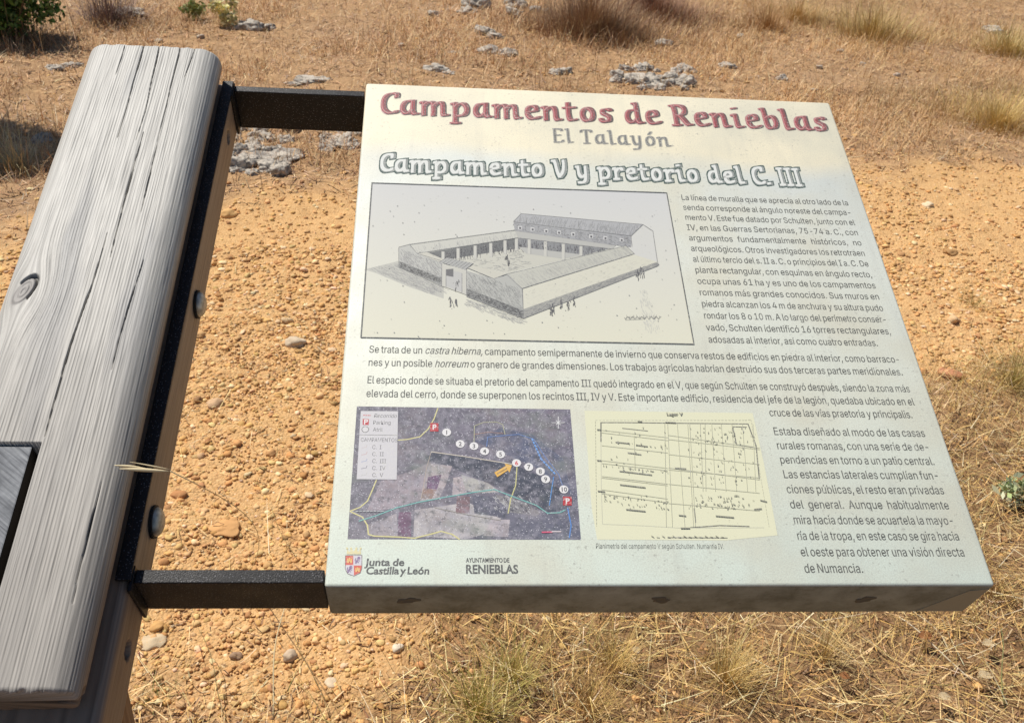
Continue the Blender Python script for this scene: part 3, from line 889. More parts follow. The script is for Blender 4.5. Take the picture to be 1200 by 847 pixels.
GLYPHS['B'] = (456, [60, 0, 60, 509, 241, 509, 289, 504, 329, 491, 359, 469, 381, 442, 394, 410, 398, 374, 395, 344, 387, 320, 373, 301, 356, 286, 336, 275, 315, 267, 315, 
    262, 339, 257, 363, 245, 385, 227, 402, 203, 414, 173, 418, 136, 413, 100, 400, 67, 377, 39, 344, 18, 301, 4, 247, 0, 125, 57, 245, 57, 296, 63, 330, 80, 349, 105, 
    355, 137, 352, 161, 342, 184, 327, 203, 306, 218, 279, 228, 248, 231, 125, 231, 125, 285, 238, 285, 265, 288, 288, 296, 308, 309, 323, 326, 333, 348, 336, 372, 330, 
    403, 313, 429, 283, 446, 240, 452, 125, 452], [0, 53, 1, 53, 2, 1, 53, 3, 2, 53, 4, 3, 53, 5, 4, 53, 52, 5, 52, 6, 5, 0, 41, 53, 51, 6, 52, 50, 6, 51, 50, 7, 6, 49, 7, 
    50, 49, 8, 7, 48, 8, 49, 48, 9, 8, 47, 9, 48, 46, 9, 47, 46, 10, 9, 45, 10, 46, 45, 11, 10, 44, 11, 45, 44, 12, 11, 43, 12, 44, 42, 12, 43, 42, 13, 12, 0, 40, 41, 40, 
    42, 41, 40, 13, 42, 40, 14, 13, 40, 15, 14, 40, 16, 15, 40, 17, 16, 40, 39, 17, 39, 18, 17, 0, 28, 40, 38, 18, 39, 37, 18, 38, 37, 19, 18, 36, 19, 37, 36, 20, 19, 35, 
    20, 36, 34, 20, 35, 34, 21, 20, 33, 21, 34, 32, 21, 33, 32, 22, 21, 31, 22, 32, 31, 23, 22, 30, 23, 31, 30, 24, 23, 29, 24, 30, 0, 29, 28, 0, 24, 29, 0, 25, 24, 0, 26, 
    25, 0, 27, 26])
GLYPHS['C'] = (510, [267, -7, 205, 1, 150, 25, 104, 63, 70, 115, 48, 179, 40, 254, 48, 329, 70, 393, 104, 445, 150, 484, 205, 508, 267, 516, 305, 513, 340, 504, 373, 490, 
    402, 471, 427, 447, 448, 418, 463, 385, 473, 348, 408, 348, 401, 373, 389, 395, 375, 413, 357, 428, 337, 440, 315, 449, 292, 454, 267, 456, 223, 450, 184, 432, 150, 
    403, 125, 364, 109, 314, 103, 254, 109, 194, 125, 145, 151, 105, 184, 76, 223, 59, 267, 53, 292, 55, 315, 60, 337, 69, 357, 81, 375, 96, 389, 114, 401, 136, 408, 160, 
    473, 160, 463, 124, 448, 91, 428, 62, 402, 38, 373, 19, 341, 5, 305, -4], [11, 13, 12, 11, 14, 13, 10, 14, 11, 10, 15, 14, 10, 16, 15, 9, 16, 10, 9, 29, 16, 29, 17, 
    16, 9, 30, 29, 28, 17, 29, 27, 17, 28, 9, 31, 30, 26, 17, 27, 26, 18, 17, 8, 31, 9, 25, 18, 26, 8, 32, 31, 24, 18, 25, 24, 19, 18, 23, 19, 24, 8, 33, 32, 22, 19, 23, 
    7, 33, 8, 22, 20, 19, 21, 20, 22, 7, 34, 33, 6, 34, 7, 6, 35, 34, 5, 35, 6, 5, 36, 35, 5, 37, 36, 4, 37, 5, 48, 50, 49, 48, 51, 50, 4, 38, 37, 47, 51, 48, 47, 52, 51, 
    3, 38, 4, 46, 52, 47, 3, 39, 38, 45, 52, 46, 45, 53, 52, 44, 53, 45, 3, 40, 39, 43, 53, 44, 2, 40, 3, 43, 54, 53, 42, 54, 43, 2, 41, 40, 41, 54, 42, 2, 54, 41, 2, 55, 
    54, 1, 55, 2, 1, 56, 55, 1, 57, 56, 0, 57, 1])
GLYPHS['E'] = (419, [60, 0, 60, 509, 372, 509, 372, 452, 125, 452, 125, 286, 355, 286, 355, 229, 125, 229, 125, 57, 375, 57, 375, 0], [0, 4, 1, 4, 2, 1, 4, 3, 2, 0, 5, 4, 
    0, 8, 5, 8, 6, 5, 8, 7, 6, 0, 9, 8, 0, 10, 9, 0, 11, 10])
GLYPHS['F'] = (410, [60, 0, 60, 509, 369, 509, 369, 452, 125, 452, 125, 278, 346, 278, 346, 221, 125, 221, 125, 0], [0, 4, 1, 4, 2, 1, 4, 3, 2, 0, 5, 4, 0, 8, 5, 8, 6, 5, 
    8, 7, 6, 0, 9, 8])
GLYPHS['G'] = (520, [269, -7, 205, 1, 149, 25, 104, 64, 69, 116, 47, 179, 40, 254, 47, 329, 69, 393, 103, 445, 149, 484, 203, 508, 265, 516, 304, 513, 340, 504, 374, 489, 
    403, 469, 429, 445, 449, 416, 465, 384, 474, 349, 408, 349, 399, 372, 387, 393, 373, 411, 356, 427, 337, 439, 315, 448, 291, 454, 265, 456, 222, 450, 183, 432, 150, 
    404, 125, 364, 109, 314, 103, 254, 109, 194, 125, 145, 151, 105, 184, 76, 224, 59, 269, 53, 309, 57, 345, 71, 374, 93, 396, 123, 410, 160, 415, 202, 434, 199, 283, 
    199, 283, 256, 478, 256, 478, 200, 471, 141, 451, 91, 419, 50, 377, 19, 326, 0], [11, 13, 12, 11, 14, 13, 10, 14, 11, 10, 15, 14, 10, 16, 15, 9, 16, 10, 9, 29, 16, 29, 
    17, 16, 9, 30, 29, 28, 17, 29, 27, 17, 28, 9, 31, 30, 26, 17, 27, 8, 31, 9, 26, 18, 17, 25, 18, 26, 8, 32, 31, 24, 18, 25, 24, 19, 18, 23, 19, 24, 8, 33, 32, 7, 33, 8, 
    22, 19, 23, 22, 20, 19, 21, 20, 22, 7, 34, 33, 6, 34, 7, 6, 35, 34, 49, 51, 50, 49, 47, 51, 47, 52, 51, 5, 35, 6, 5, 36, 35, 49, 46, 47, 48, 52, 47, 48, 53, 52, 46, 
    48, 49, 46, 53, 48, 5, 37, 36, 4, 37, 5, 45, 53, 46, 4, 38, 37, 45, 54, 53, 44, 54, 45, 3, 38, 4, 3, 39, 38, 43, 54, 44, 43, 55, 54, 3, 40, 39, 42, 55, 43, 2, 40, 3, 
    2, 41, 40, 41, 55, 42, 2, 55, 41, 2, 56, 55, 1, 56, 2, 1, 57, 56, 0, 57, 1])
GLYPHS['H'] = (517, [60, 0, 60, 509, 125, 509, 125, 289, 392, 289, 392, 509, 457, 509, 457, 0, 392, 0, 392, 232, 125, 232, 125, 0], [0, 2, 1, 0, 3, 2, 4, 6, 5, 4, 7, 6, 0, 
    10, 3, 10, 4, 3, 10, 9, 4, 9, 7, 4, 0, 11, 10, 8, 7, 9])
GLYPHS['I'] = (300, [31, 0, 31, 57, 118, 57, 118, 452, 31, 452, 31, 509, 269, 509, 269, 452, 183, 452, 183, 57, 269, 57, 269, 0], [4, 6, 5, 4, 7, 6, 3, 7, 4, 2, 8, 3, 8, 
    7, 3, 2, 9, 8, 0, 2, 1, 0, 9, 2, 0, 10, 9, 0, 11, 10])
GLYPHS['J'] = (396, [185, -7, 124, 3, 75, 33, 44, 81, 33, 145, 33, 173, 98, 173, 98, 145, 104, 104, 122, 74, 149, 56, 185, 50, 220, 56, 248, 74, 266, 104, 272, 145, 272, 
    509, 336, 509, 336, 145, 326, 81, 294, 33, 246, 3], [15, 17, 16, 15, 18, 17, 4, 6, 5, 4, 7, 6, 3, 7, 4, 3, 8, 7, 14, 18, 15, 14, 19, 18, 3, 9, 8, 13, 19, 14, 2, 9, 3, 
    13, 20, 19, 2, 10, 9, 12, 20, 13, 11, 20, 12, 2, 11, 10, 2, 20, 11, 1, 20, 2, 1, 21, 20, 0, 21, 1])
GLYPHS['K'] = (467, [104, 145, 104, 216, 122, 239, 139, 261, 157, 282, 174, 303, 193, 324, 212, 344, 364, 509, 448, 509, 231, 276, 228, 276, 60, 0, 60, 509, 125, 509, 125, 
    334, 124, 225, 125, 193, 125, 0, 372, 0, 188, 259, 228, 309, 449, 0], [12, 14, 13, 12, 15, 14, 7, 9, 8, 7, 21, 9, 21, 10, 9, 6, 21, 7, 12, 1, 15, 1, 2, 15, 2, 16, 15, 
    5, 21, 6, 5, 20, 21, 10, 22, 21, 4, 20, 5, 3, 20, 4, 0, 10, 11, 0, 22, 10, 2, 20, 3, 2, 19, 20, 16, 19, 2, 17, 19, 16, 12, 0, 1, 18, 19, 17, 12, 22, 0, 18, 22, 12, 19, 
    22, 18])
GLYPHS['L'] = (393, [60, 0, 60, 509, 125, 509, 125, 57, 361, 57, 361, 0], [0, 2, 1, 0, 3, 2, 0, 4, 3, 0, 5, 4])
GLYPHS['M'] = (628, [60, 0, 60, 509, 152, 509, 277, 187, 282, 174, 287, 159, 293, 141, 299, 123, 305, 103, 311, 84, 317, 65, 322, 49, 307, 49, 312, 65, 318, 83, 324, 102, 
    330, 121, 336, 140, 342, 158, 348, 174, 352, 187, 476, 509, 568, 509, 568, 0, 504, 0, 504, 291, 504, 308, 504, 327, 505, 347, 505, 369, 506, 391, 506, 413, 507, 435, 
    507, 457, 513, 457, 505, 433, 498, 409, 490, 386, 482, 363, 474, 341, 467, 322, 461, 305, 456, 291, 342, 0, 286, 0, 170, 291, 165, 304, 159, 321, 152, 340, 145, 361, 
    137, 384, 129, 408, 121, 432, 112, 457, 119, 457, 119, 437, 120, 416, 120, 394, 121, 372, 121, 350, 122, 328, 122, 309, 122, 291, 122, 0], [0, 53, 1, 53, 2, 1, 53, 54, 
    2, 54, 3, 2, 20, 33, 21, 33, 22, 21, 33, 34, 22, 34, 23, 22, 0, 52, 53, 55, 3, 54, 20, 32, 33, 35, 32, 34, 32, 23, 34, 56, 52, 55, 52, 3, 55, 20, 35, 32, 35, 31, 32, 
    20, 36, 35, 0, 56, 52, 56, 51, 52, 0, 57, 56, 20, 37, 36, 0, 58, 57, 20, 38, 37, 0, 59, 58, 20, 39, 38, 0, 60, 59, 20, 40, 39, 0, 61, 60, 20, 41, 40, 0, 62, 61, 20, 
    42, 41, 0, 63, 62, 20, 43, 42, 19, 43, 20, 18, 43, 19, 17, 43, 18, 16, 43, 17, 15, 43, 16, 14, 43, 15, 13, 10, 14, 10, 43, 14, 13, 11, 10, 12, 11, 13])
GLYPHS['N'] = (523, [60, 0, 60, 509, 136, 509, 343, 183, 352, 169, 363, 151, 375, 130, 388, 107, 401, 82, 414, 55, 405, 54, 402, 81, 401, 108, 400, 134, 399, 157, 399, 
    178, 399, 195, 399, 509, 463, 509, 463, 0, 387, 0, 202, 290, 190, 310, 177, 331, 164, 354, 148, 381, 130, 413, 108, 452, 119, 454, 121, 417, 122, 384, 123, 354, 124, 
    328, 125, 307, 125, 291, 125, 0], [0, 27, 1, 27, 2, 1, 27, 28, 2, 28, 3, 2, 16, 18, 17, 16, 19, 18, 29, 26, 28, 26, 3, 28, 0, 29, 27, 29, 26, 27, 0, 30, 29, 25, 3, 26, 
    0, 31, 30, 24, 3, 25, 23, 3, 24, 0, 32, 31, 22, 3, 23, 0, 33, 32, 21, 3, 22, 0, 34, 33, 0, 35, 34, 20, 3, 21, 15, 19, 16, 20, 4, 3, 14, 19, 15, 20, 5, 4, 13, 19, 14, 
    20, 6, 5, 12, 19, 13, 20, 7, 6, 11, 19, 12, 20, 8, 7, 20, 10, 8, 10, 9, 8, 10, 19, 11, 20, 19, 10])
GLYPHS['O'] = (533, [267, -7, 205, 1, 150, 25, 105, 63, 70, 115, 48, 179, 40, 254, 48, 329, 70, 393, 105, 445, 150, 484, 205, 508, 267, 516, 329, 508, 384, 484, 429, 445, 
    464, 393, 486, 329, 493, 254, 486, 179, 464, 115, 429, 63, 384, 25, 329, 1, 267, 53, 310, 59, 349, 76, 383, 105, 408, 144, 425, 194, 430, 254, 425, 314, 408, 365, 383, 
    404, 349, 433, 310, 450, 267, 456, 223, 450, 184, 433, 151, 404, 125, 364, 109, 314, 103, 254, 109, 194, 125, 144, 151, 105, 184, 76, 223, 59], [11, 13, 12, 10, 13, 
    11, 10, 14, 13, 9, 14, 10, 9, 36, 14, 36, 15, 14, 9, 37, 36, 35, 15, 36, 34, 15, 35, 9, 38, 37, 8, 38, 9, 34, 16, 15, 33, 16, 34, 8, 39, 38, 32, 16, 33, 8, 40, 39, 7, 
    40, 8, 32, 17, 16, 31, 17, 32, 7, 41, 40, 6, 41, 7, 31, 18, 17, 30, 18, 31, 6, 42, 41, 5, 42, 6, 5, 43, 42, 29, 18, 30, 29, 19, 18, 5, 44, 43, 28, 19, 29, 4, 44, 5, 
    28, 20, 19, 4, 45, 44, 27, 20, 28, 3, 45, 4, 27, 21, 20, 3, 46, 45, 26, 21, 27, 3, 47, 46, 25, 21, 26, 25, 22, 21, 2, 47, 3, 2, 24, 47, 24, 22, 25, 2, 22, 24, 1, 22, 
    2, 1, 23, 22, 1, 0, 23])
GLYPHS['P'] = (445, [60, 0, 60, 509, 235, 509, 289, 503, 332, 487, 366, 462, 390, 430, 404, 391, 409, 348, 404, 304, 390, 265, 366, 233, 332, 207, 289, 191, 235, 186, 109, 
    186, 109, 242, 233, 242, 269, 246, 297, 256, 318, 272, 333, 294, 342, 319, 344, 348, 342, 376, 333, 402, 318, 423, 297, 439, 268, 449, 232, 452, 125, 452, 125, 0], [0, 
    30, 1, 30, 2, 1, 30, 3, 2, 30, 4, 3, 30, 5, 4, 30, 29, 5, 29, 28, 5, 28, 6, 5, 0, 16, 30, 16, 31, 30, 27, 6, 28, 26, 6, 27, 26, 7, 6, 25, 7, 26, 24, 7, 25, 24, 8, 7, 
    23, 8, 24, 22, 8, 23, 22, 9, 8, 21, 9, 22, 21, 10, 9, 20, 10, 21, 19, 10, 20, 19, 11, 10, 18, 11, 19, 17, 11, 18, 0, 15, 16, 31, 17, 16, 31, 14, 17, 14, 11, 17, 14, 
    12, 11, 14, 13, 12, 0, 14, 15, 0, 31, 14])
GLYPHS['Q'] = (533, [245, 159, 313, 159, 369, 85, 384, 65, 468, -48, 401, -48, 346, 27, 331, 46, 267, -7, 205, 1, 150, 25, 105, 63, 70, 115, 48, 179, 40, 254, 48, 329, 70, 
    393, 105, 445, 150, 484, 205, 508, 267, 516, 329, 508, 384, 484, 429, 445, 464, 393, 486, 329, 493, 254, 486, 179, 464, 115, 429, 63, 384, 25, 329, 1, 267, 53, 310, 
    59, 349, 76, 383, 105, 408, 144, 425, 194, 430, 254, 425, 314, 408, 365, 383, 404, 349, 433, 310, 450, 267, 456, 223, 450, 184, 433, 151, 404, 125, 364, 109, 314, 103, 
    254, 109, 194, 125, 144, 151, 105, 184, 76, 223, 59], [19, 21, 20, 18, 21, 19, 18, 22, 21, 17, 22, 18, 17, 44, 22, 44, 23, 22, 17, 45, 44, 43, 23, 44, 42, 23, 43, 17, 
    46, 45, 16, 46, 17, 42, 24, 23, 41, 24, 42, 16, 47, 46, 40, 24, 41, 16, 48, 47, 15, 48, 16, 40, 25, 24, 39, 25, 40, 15, 49, 48, 14, 49, 15, 39, 26, 25, 38, 26, 39, 14, 
    50, 49, 13, 50, 14, 13, 51, 50, 37, 26, 38, 37, 27, 26, 13, 52, 51, 36, 27, 37, 12, 52, 13, 36, 28, 27, 7, 1, 0, 7, 34, 1, 34, 2, 1, 12, 53, 52, 35, 28, 36, 11, 53, 
    12, 35, 29, 28, 11, 54, 53, 34, 2, 35, 2, 29, 35, 3, 29, 2, 11, 55, 54, 33, 7, 34, 4, 29, 3, 30, 4, 29, 10, 55, 11, 10, 32, 55, 32, 7, 33, 10, 7, 32, 10, 6, 7, 10, 31, 
    6, 31, 5, 6, 9, 31, 10, 31, 4, 30, 9, 8, 31, 5, 4, 31])
GLYPHS['R'] = (449, [60, 0, 60, 509, 236, 509, 290, 504, 333, 489, 367, 465, 390, 433, 405, 395, 409, 352, 405, 309, 390, 271, 367, 240, 333, 217, 289, 203, 236, 198, 96, 
    198, 96, 255, 234, 255, 269, 258, 298, 267, 319, 281, 334, 300, 342, 324, 345, 352, 342, 380, 334, 405, 319, 425, 298, 440, 269, 449, 233, 452, 125, 452, 125, 0, 353, 
    0, 230, 229, 303, 229, 428, 0], [0, 16, 1, 16, 30, 1, 30, 2, 1, 30, 3, 2, 30, 4, 3, 30, 5, 4, 30, 29, 5, 29, 28, 5, 28, 6, 5, 16, 31, 30, 27, 6, 28, 26, 6, 27, 26, 7, 
    6, 25, 7, 26, 24, 7, 25, 24, 8, 7, 23, 8, 24, 22, 8, 23, 22, 9, 8, 21, 9, 22, 21, 10, 9, 20, 10, 21, 19, 10, 20, 19, 11, 10, 18, 11, 19, 17, 11, 18, 0, 15, 16, 31, 17, 
    16, 31, 33, 17, 33, 11, 17, 33, 34, 11, 34, 12, 11, 31, 14, 33, 14, 32, 33, 35, 12, 34, 13, 35, 12, 14, 35, 13, 0, 14, 15, 0, 31, 14, 32, 35, 14])
GLYPHS['S'] = (447, [224, -9, 172, -4, 128, 9, 91, 31, 64, 60, 46, 96, 38, 137, 104, 137, 110, 110, 123, 88, 142, 71, 166, 59, 194, 52, 224, 49, 257, 52, 286, 60, 311, 74, 
    329, 92, 341, 114, 346, 139, 342, 161, 332, 179, 316, 193, 296, 205, 272, 214, 245, 222, 184, 239, 128, 260, 86, 289, 60, 326, 52, 372, 58, 413, 75, 448, 102, 476, 
    138, 498, 180, 511, 227, 516, 275, 511, 316, 498, 351, 476, 377, 449, 394, 415, 401, 378, 337, 378, 326, 412, 302, 437, 267, 453, 225, 459, 194, 456, 167, 448, 145, 
    435, 129, 418, 118, 398, 115, 376, 119, 352, 131, 334, 148, 319, 169, 308, 191, 300, 212, 293, 264, 279, 287, 272, 312, 264, 336, 252, 359, 238, 379, 220, 395, 198, 
    405, 171, 408, 139, 403, 99, 386, 64, 360, 34, 323, 11, 278, -4], [35, 37, 36, 34, 37, 35, 34, 38, 37, 33, 38, 34, 33, 39, 38, 33, 40, 39, 32, 47, 33, 47, 40, 33, 32, 
    48, 47, 46, 40, 47, 32, 49, 48, 45, 40, 46, 45, 41, 40, 31, 49, 32, 31, 50, 49, 44, 41, 45, 31, 51, 50, 31, 52, 51, 44, 42, 41, 30, 52, 31, 43, 42, 44, 30, 53, 52, 30, 
    54, 53, 29, 54, 30, 29, 55, 54, 29, 56, 55, 28, 56, 29, 28, 57, 56, 28, 58, 57, 28, 59, 58, 28, 60, 59, 27, 60, 28, 27, 61, 60, 27, 62, 61, 27, 63, 62, 26, 63, 27, 26, 
    64, 63, 25, 64, 26, 25, 65, 64, 24, 65, 25, 24, 66, 65, 23, 66, 24, 22, 66, 23, 22, 67, 66, 21, 67, 22, 20, 67, 21, 20, 68, 67, 19, 68, 20, 18, 68, 19, 18, 69, 68, 5, 
    7, 6, 5, 8, 7, 17, 69, 18, 5, 9, 8, 17, 70, 69, 4, 9, 5, 16, 70, 17, 4, 10, 9, 15, 70, 16, 4, 11, 10, 15, 71, 70, 14, 71, 15, 3, 11, 4, 3, 12, 11, 13, 71, 14, 3, 13, 
    12, 3, 71, 13, 3, 72, 71, 2, 72, 3, 2, 73, 72, 1, 73, 2, 1, 0, 73])
GLYPHS['T'] = (449, [32, 452, 32, 509, 417, 509, 417, 452, 257, 452, 257, 0, 193, 0, 193, 452], [0, 2, 1, 0, 3, 2, 7, 3, 0, 6, 4, 7, 4, 3, 7, 6, 5, 4])
GLYPHS['U'] = (517, [259, -8, 203, -2, 154, 15, 114, 43, 85, 80, 66, 124, 60, 173, 60, 509, 124, 509, 124, 178, 128, 144, 141, 113, 160, 87, 187, 68, 220, 56, 259, 52, 
    298, 56, 331, 68, 357, 87, 377, 113, 389, 144, 393, 178, 393, 509, 457, 509, 457, 173, 451, 124, 433, 80, 403, 43, 363, 15, 315, -2], [6, 8, 7, 6, 9, 8, 21, 23, 22, 
    21, 24, 23, 6, 10, 9, 20, 24, 21, 5, 10, 6, 20, 25, 24, 5, 11, 10, 19, 25, 20, 19, 26, 25, 4, 11, 5, 4, 12, 11, 18, 26, 19, 4, 13, 12, 17, 26, 18, 3, 13, 4, 17, 27, 
    26, 3, 14, 13, 16, 27, 17, 3, 15, 14, 15, 27, 16, 3, 27, 15, 2, 27, 3, 2, 28, 27, 1, 28, 2, 1, 29, 28, 0, 29, 1])
GLYPHS['V'] = (480, [204, 0, 16, 509, 84, 509, 192, 206, 203, 176, 215, 137, 230, 89, 248, 31, 235, 31, 252, 90, 267, 138, 279, 176, 290, 206, 395, 509, 463, 509, 278, 0], 
    [0, 2, 1, 0, 3, 2, 12, 14, 13, 12, 15, 14, 0, 4, 3, 11, 15, 12, 10, 15, 11, 0, 5, 4, 9, 15, 10, 0, 6, 5, 8, 7, 9, 7, 15, 9, 0, 7, 6, 0, 15, 7])
GLYPHS['W'] = (686, [155, 0, 16, 509, 82, 509, 163, 196, 170, 171, 175, 145, 181, 120, 187, 94, 192, 67, 197, 40, 189, 40, 194, 67, 200, 94, 205, 120, 211, 145, 218, 171, 
    224, 196, 306, 509, 380, 509, 462, 196, 468, 171, 474, 145, 480, 120, 486, 94, 492, 67, 497, 40, 488, 40, 493, 67, 499, 94, 504, 120, 510, 145, 517, 171, 523, 196, 
    603, 509, 670, 509, 530, 0, 455, 0, 368, 323, 359, 356, 351, 391, 344, 431, 336, 475, 350, 475, 342, 433, 335, 395, 327, 359, 318, 323, 230, 0], [0, 2, 1, 0, 3, 2, 16, 
    41, 17, 41, 18, 17, 41, 42, 18, 42, 19, 18, 32, 34, 33, 32, 35, 34, 16, 43, 41, 43, 40, 41, 43, 40, 42, 40, 19, 42, 16, 44, 43, 39, 19, 40, 16, 45, 44, 38, 19, 39, 16, 
    46, 45, 37, 19, 38, 16, 47, 46, 36, 19, 37, 0, 4, 3, 15, 47, 16, 36, 20, 19, 31, 35, 32, 0, 5, 4, 14, 47, 15, 36, 21, 20, 30, 35, 31, 0, 6, 5, 13, 47, 14, 36, 22, 21, 
    29, 35, 30, 0, 7, 6, 12, 47, 13, 36, 23, 22, 28, 35, 29, 0, 8, 7, 11, 47, 12, 36, 24, 23, 27, 35, 28, 0, 10, 8, 10, 9, 8, 10, 47, 11, 36, 26, 24, 26, 25, 24, 26, 35, 
    27, 0, 47, 10, 36, 35, 26])
GLYPHS['X'] = (474, [18, 0, 217, 284, 217, 236, 29, 509, 104, 509, 178, 400, 192, 379, 204, 361, 214, 345, 223, 329, 233, 312, 243, 292, 232, 292, 243, 311, 252, 329, 261, 
    345, 272, 361, 284, 379, 298, 400, 374, 509, 446, 509, 259, 239, 259, 287, 456, 0, 382, 0, 292, 129, 279, 149, 268, 165, 259, 180, 250, 195, 241, 212, 230, 231, 244, 
    231, 235, 213, 225, 196, 216, 181, 206, 166, 195, 149, 182, 129, 91, 0], [2, 4, 3, 2, 5, 4, 18, 20, 19, 18, 21, 20, 2, 6, 5, 17, 21, 18, 2, 7, 6, 16, 21, 17, 2, 8, 7, 
    15, 21, 16, 2, 1, 8, 1, 9, 8, 14, 22, 15, 22, 21, 15, 1, 10, 9, 13, 22, 14, 1, 12, 10, 12, 11, 10, 12, 22, 13, 1, 22, 12, 1, 23, 22, 0, 31, 1, 31, 32, 1, 32, 23, 1, 0, 
    33, 31, 33, 30, 31, 33, 30, 32, 30, 23, 32, 0, 34, 33, 29, 23, 30, 0, 35, 34, 28, 23, 29, 0, 36, 35, 27, 23, 28, 0, 37, 36, 26, 23, 27, 0, 38, 37, 25, 23, 26, 0, 39, 
    38, 24, 23, 25])
GLYPHS['Y'] = (472, [203, 0, 203, 208, 16, 509, 91, 509, 192, 344, 208, 318, 222, 292, 236, 264, 250, 230, 224, 230, 237, 265, 251, 293, 265, 318, 280, 344, 381, 509, 455, 
    509, 268, 208, 268, 0], [1, 3, 2, 1, 4, 3, 13, 15, 14, 13, 16, 15, 1, 5, 4, 12, 16, 13, 11, 16, 12, 1, 6, 5, 10, 16, 11, 1, 7, 6, 9, 8, 10, 8, 16, 10, 1, 8, 7, 1, 16, 
    8, 0, 16, 1, 0, 17, 16])
GLYPHS['Z'] = (438, [42, 0, 42, 46, 273, 385, 289, 408, 306, 431, 323, 453, 341, 476, 348, 454, 317, 453, 285, 452, 254, 452, 223, 452, 40, 452, 40, 509, 397, 509, 397, 
    462, 169, 129, 152, 105, 134, 81, 116, 57, 97, 33, 90, 54, 121, 56, 152, 57, 183, 57, 214, 57, 399, 57, 399, 0], [12, 14, 13, 12, 6, 14, 6, 15, 14, 12, 5, 6, 7, 15, 6, 
    7, 16, 15, 8, 5, 7, 5, 16, 7, 12, 8, 5, 8, 4, 5, 12, 9, 8, 12, 10, 9, 12, 11, 10, 24, 26, 25, 24, 27, 26, 23, 27, 24, 22, 27, 23, 21, 27, 22])
GLYPHS['a'] = (389, [160, -9, 126, -5, 94, 5, 68, 22, 48, 45, 35, 73, 30, 108, 34, 138, 43, 161, 58, 179, 78, 193, 100, 203, 125, 211, 152, 216, 178, 220, 209, 224, 234, 
    227, 252, 230, 265, 235, 273, 243, 276, 255, 276, 257, 273, 279, 267, 297, 256, 311, 240, 322, 220, 329, 196, 331, 171, 329, 149, 322, 132, 313, 118, 301, 107, 288, 
    100, 274, 41, 291, 57, 322, 79, 346, 104, 364, 133, 375, 163, 382, 194, 384, 215, 383, 239, 379, 263, 372, 286, 360, 306, 343, 322, 320, 333, 290, 337, 251, 337, 0, 
    277, 0, 277, 52, 272, 52, 264, 38, 252, 25, 236, 12, 215, 1, 190, -6, 170, 45, 202, 49, 228, 59, 248, 74, 263, 93, 272, 115, 276, 138, 276, 190, 270, 186, 259, 182, 
    246, 179, 231, 176, 216, 173, 200, 171, 186, 169, 175, 168, 154, 164, 134, 159, 117, 150, 103, 139, 95, 124, 92, 105, 94, 87, 102, 72, 114, 61, 130, 52, 149, 47], [39, 
    41, 40, 39, 42, 41, 38, 42, 39, 38, 43, 42, 37, 43, 38, 37, 44, 43, 36, 44, 37, 36, 45, 44, 35, 45, 36, 35, 27, 45, 27, 46, 45, 35, 28, 27, 26, 46, 27, 35, 29, 28, 25, 
    46, 26, 35, 30, 29, 34, 30, 35, 24, 46, 25, 24, 47, 46, 34, 31, 30, 23, 47, 24, 34, 32, 31, 22, 47, 23, 33, 32, 34, 22, 48, 47, 21, 48, 22, 20, 48, 21, 19, 48, 20, 19, 
    49, 48, 18, 49, 19, 17, 65, 18, 65, 49, 18, 16, 65, 17, 15, 65, 16, 14, 65, 15, 13, 65, 14, 12, 65, 13, 11, 65, 12, 10, 65, 11, 9, 65, 10, 9, 66, 65, 64, 49, 65, 9, 
    67, 66, 9, 68, 67, 8, 68, 9, 8, 69, 68, 8, 70, 69, 8, 71, 70, 8, 72, 71, 8, 73, 72, 8, 74, 73, 8, 75, 74, 7, 75, 8, 7, 76, 75, 7, 77, 76, 7, 78, 77, 63, 49, 64, 6, 78, 
    7, 6, 79, 78, 62, 49, 63, 5, 79, 6, 5, 80, 79, 61, 51, 62, 51, 49, 62, 5, 81, 80, 60, 51, 61, 4, 81, 5, 4, 82, 81, 4, 83, 82, 59, 52, 60, 52, 51, 60, 4, 84, 83, 59, 
    53, 52, 50, 49, 51, 58, 53, 59, 4, 58, 84, 4, 53, 58, 3, 53, 4, 3, 54, 53, 3, 55, 54, 2, 55, 3, 2, 56, 55, 1, 56, 2, 1, 57, 56, 0, 57, 1])
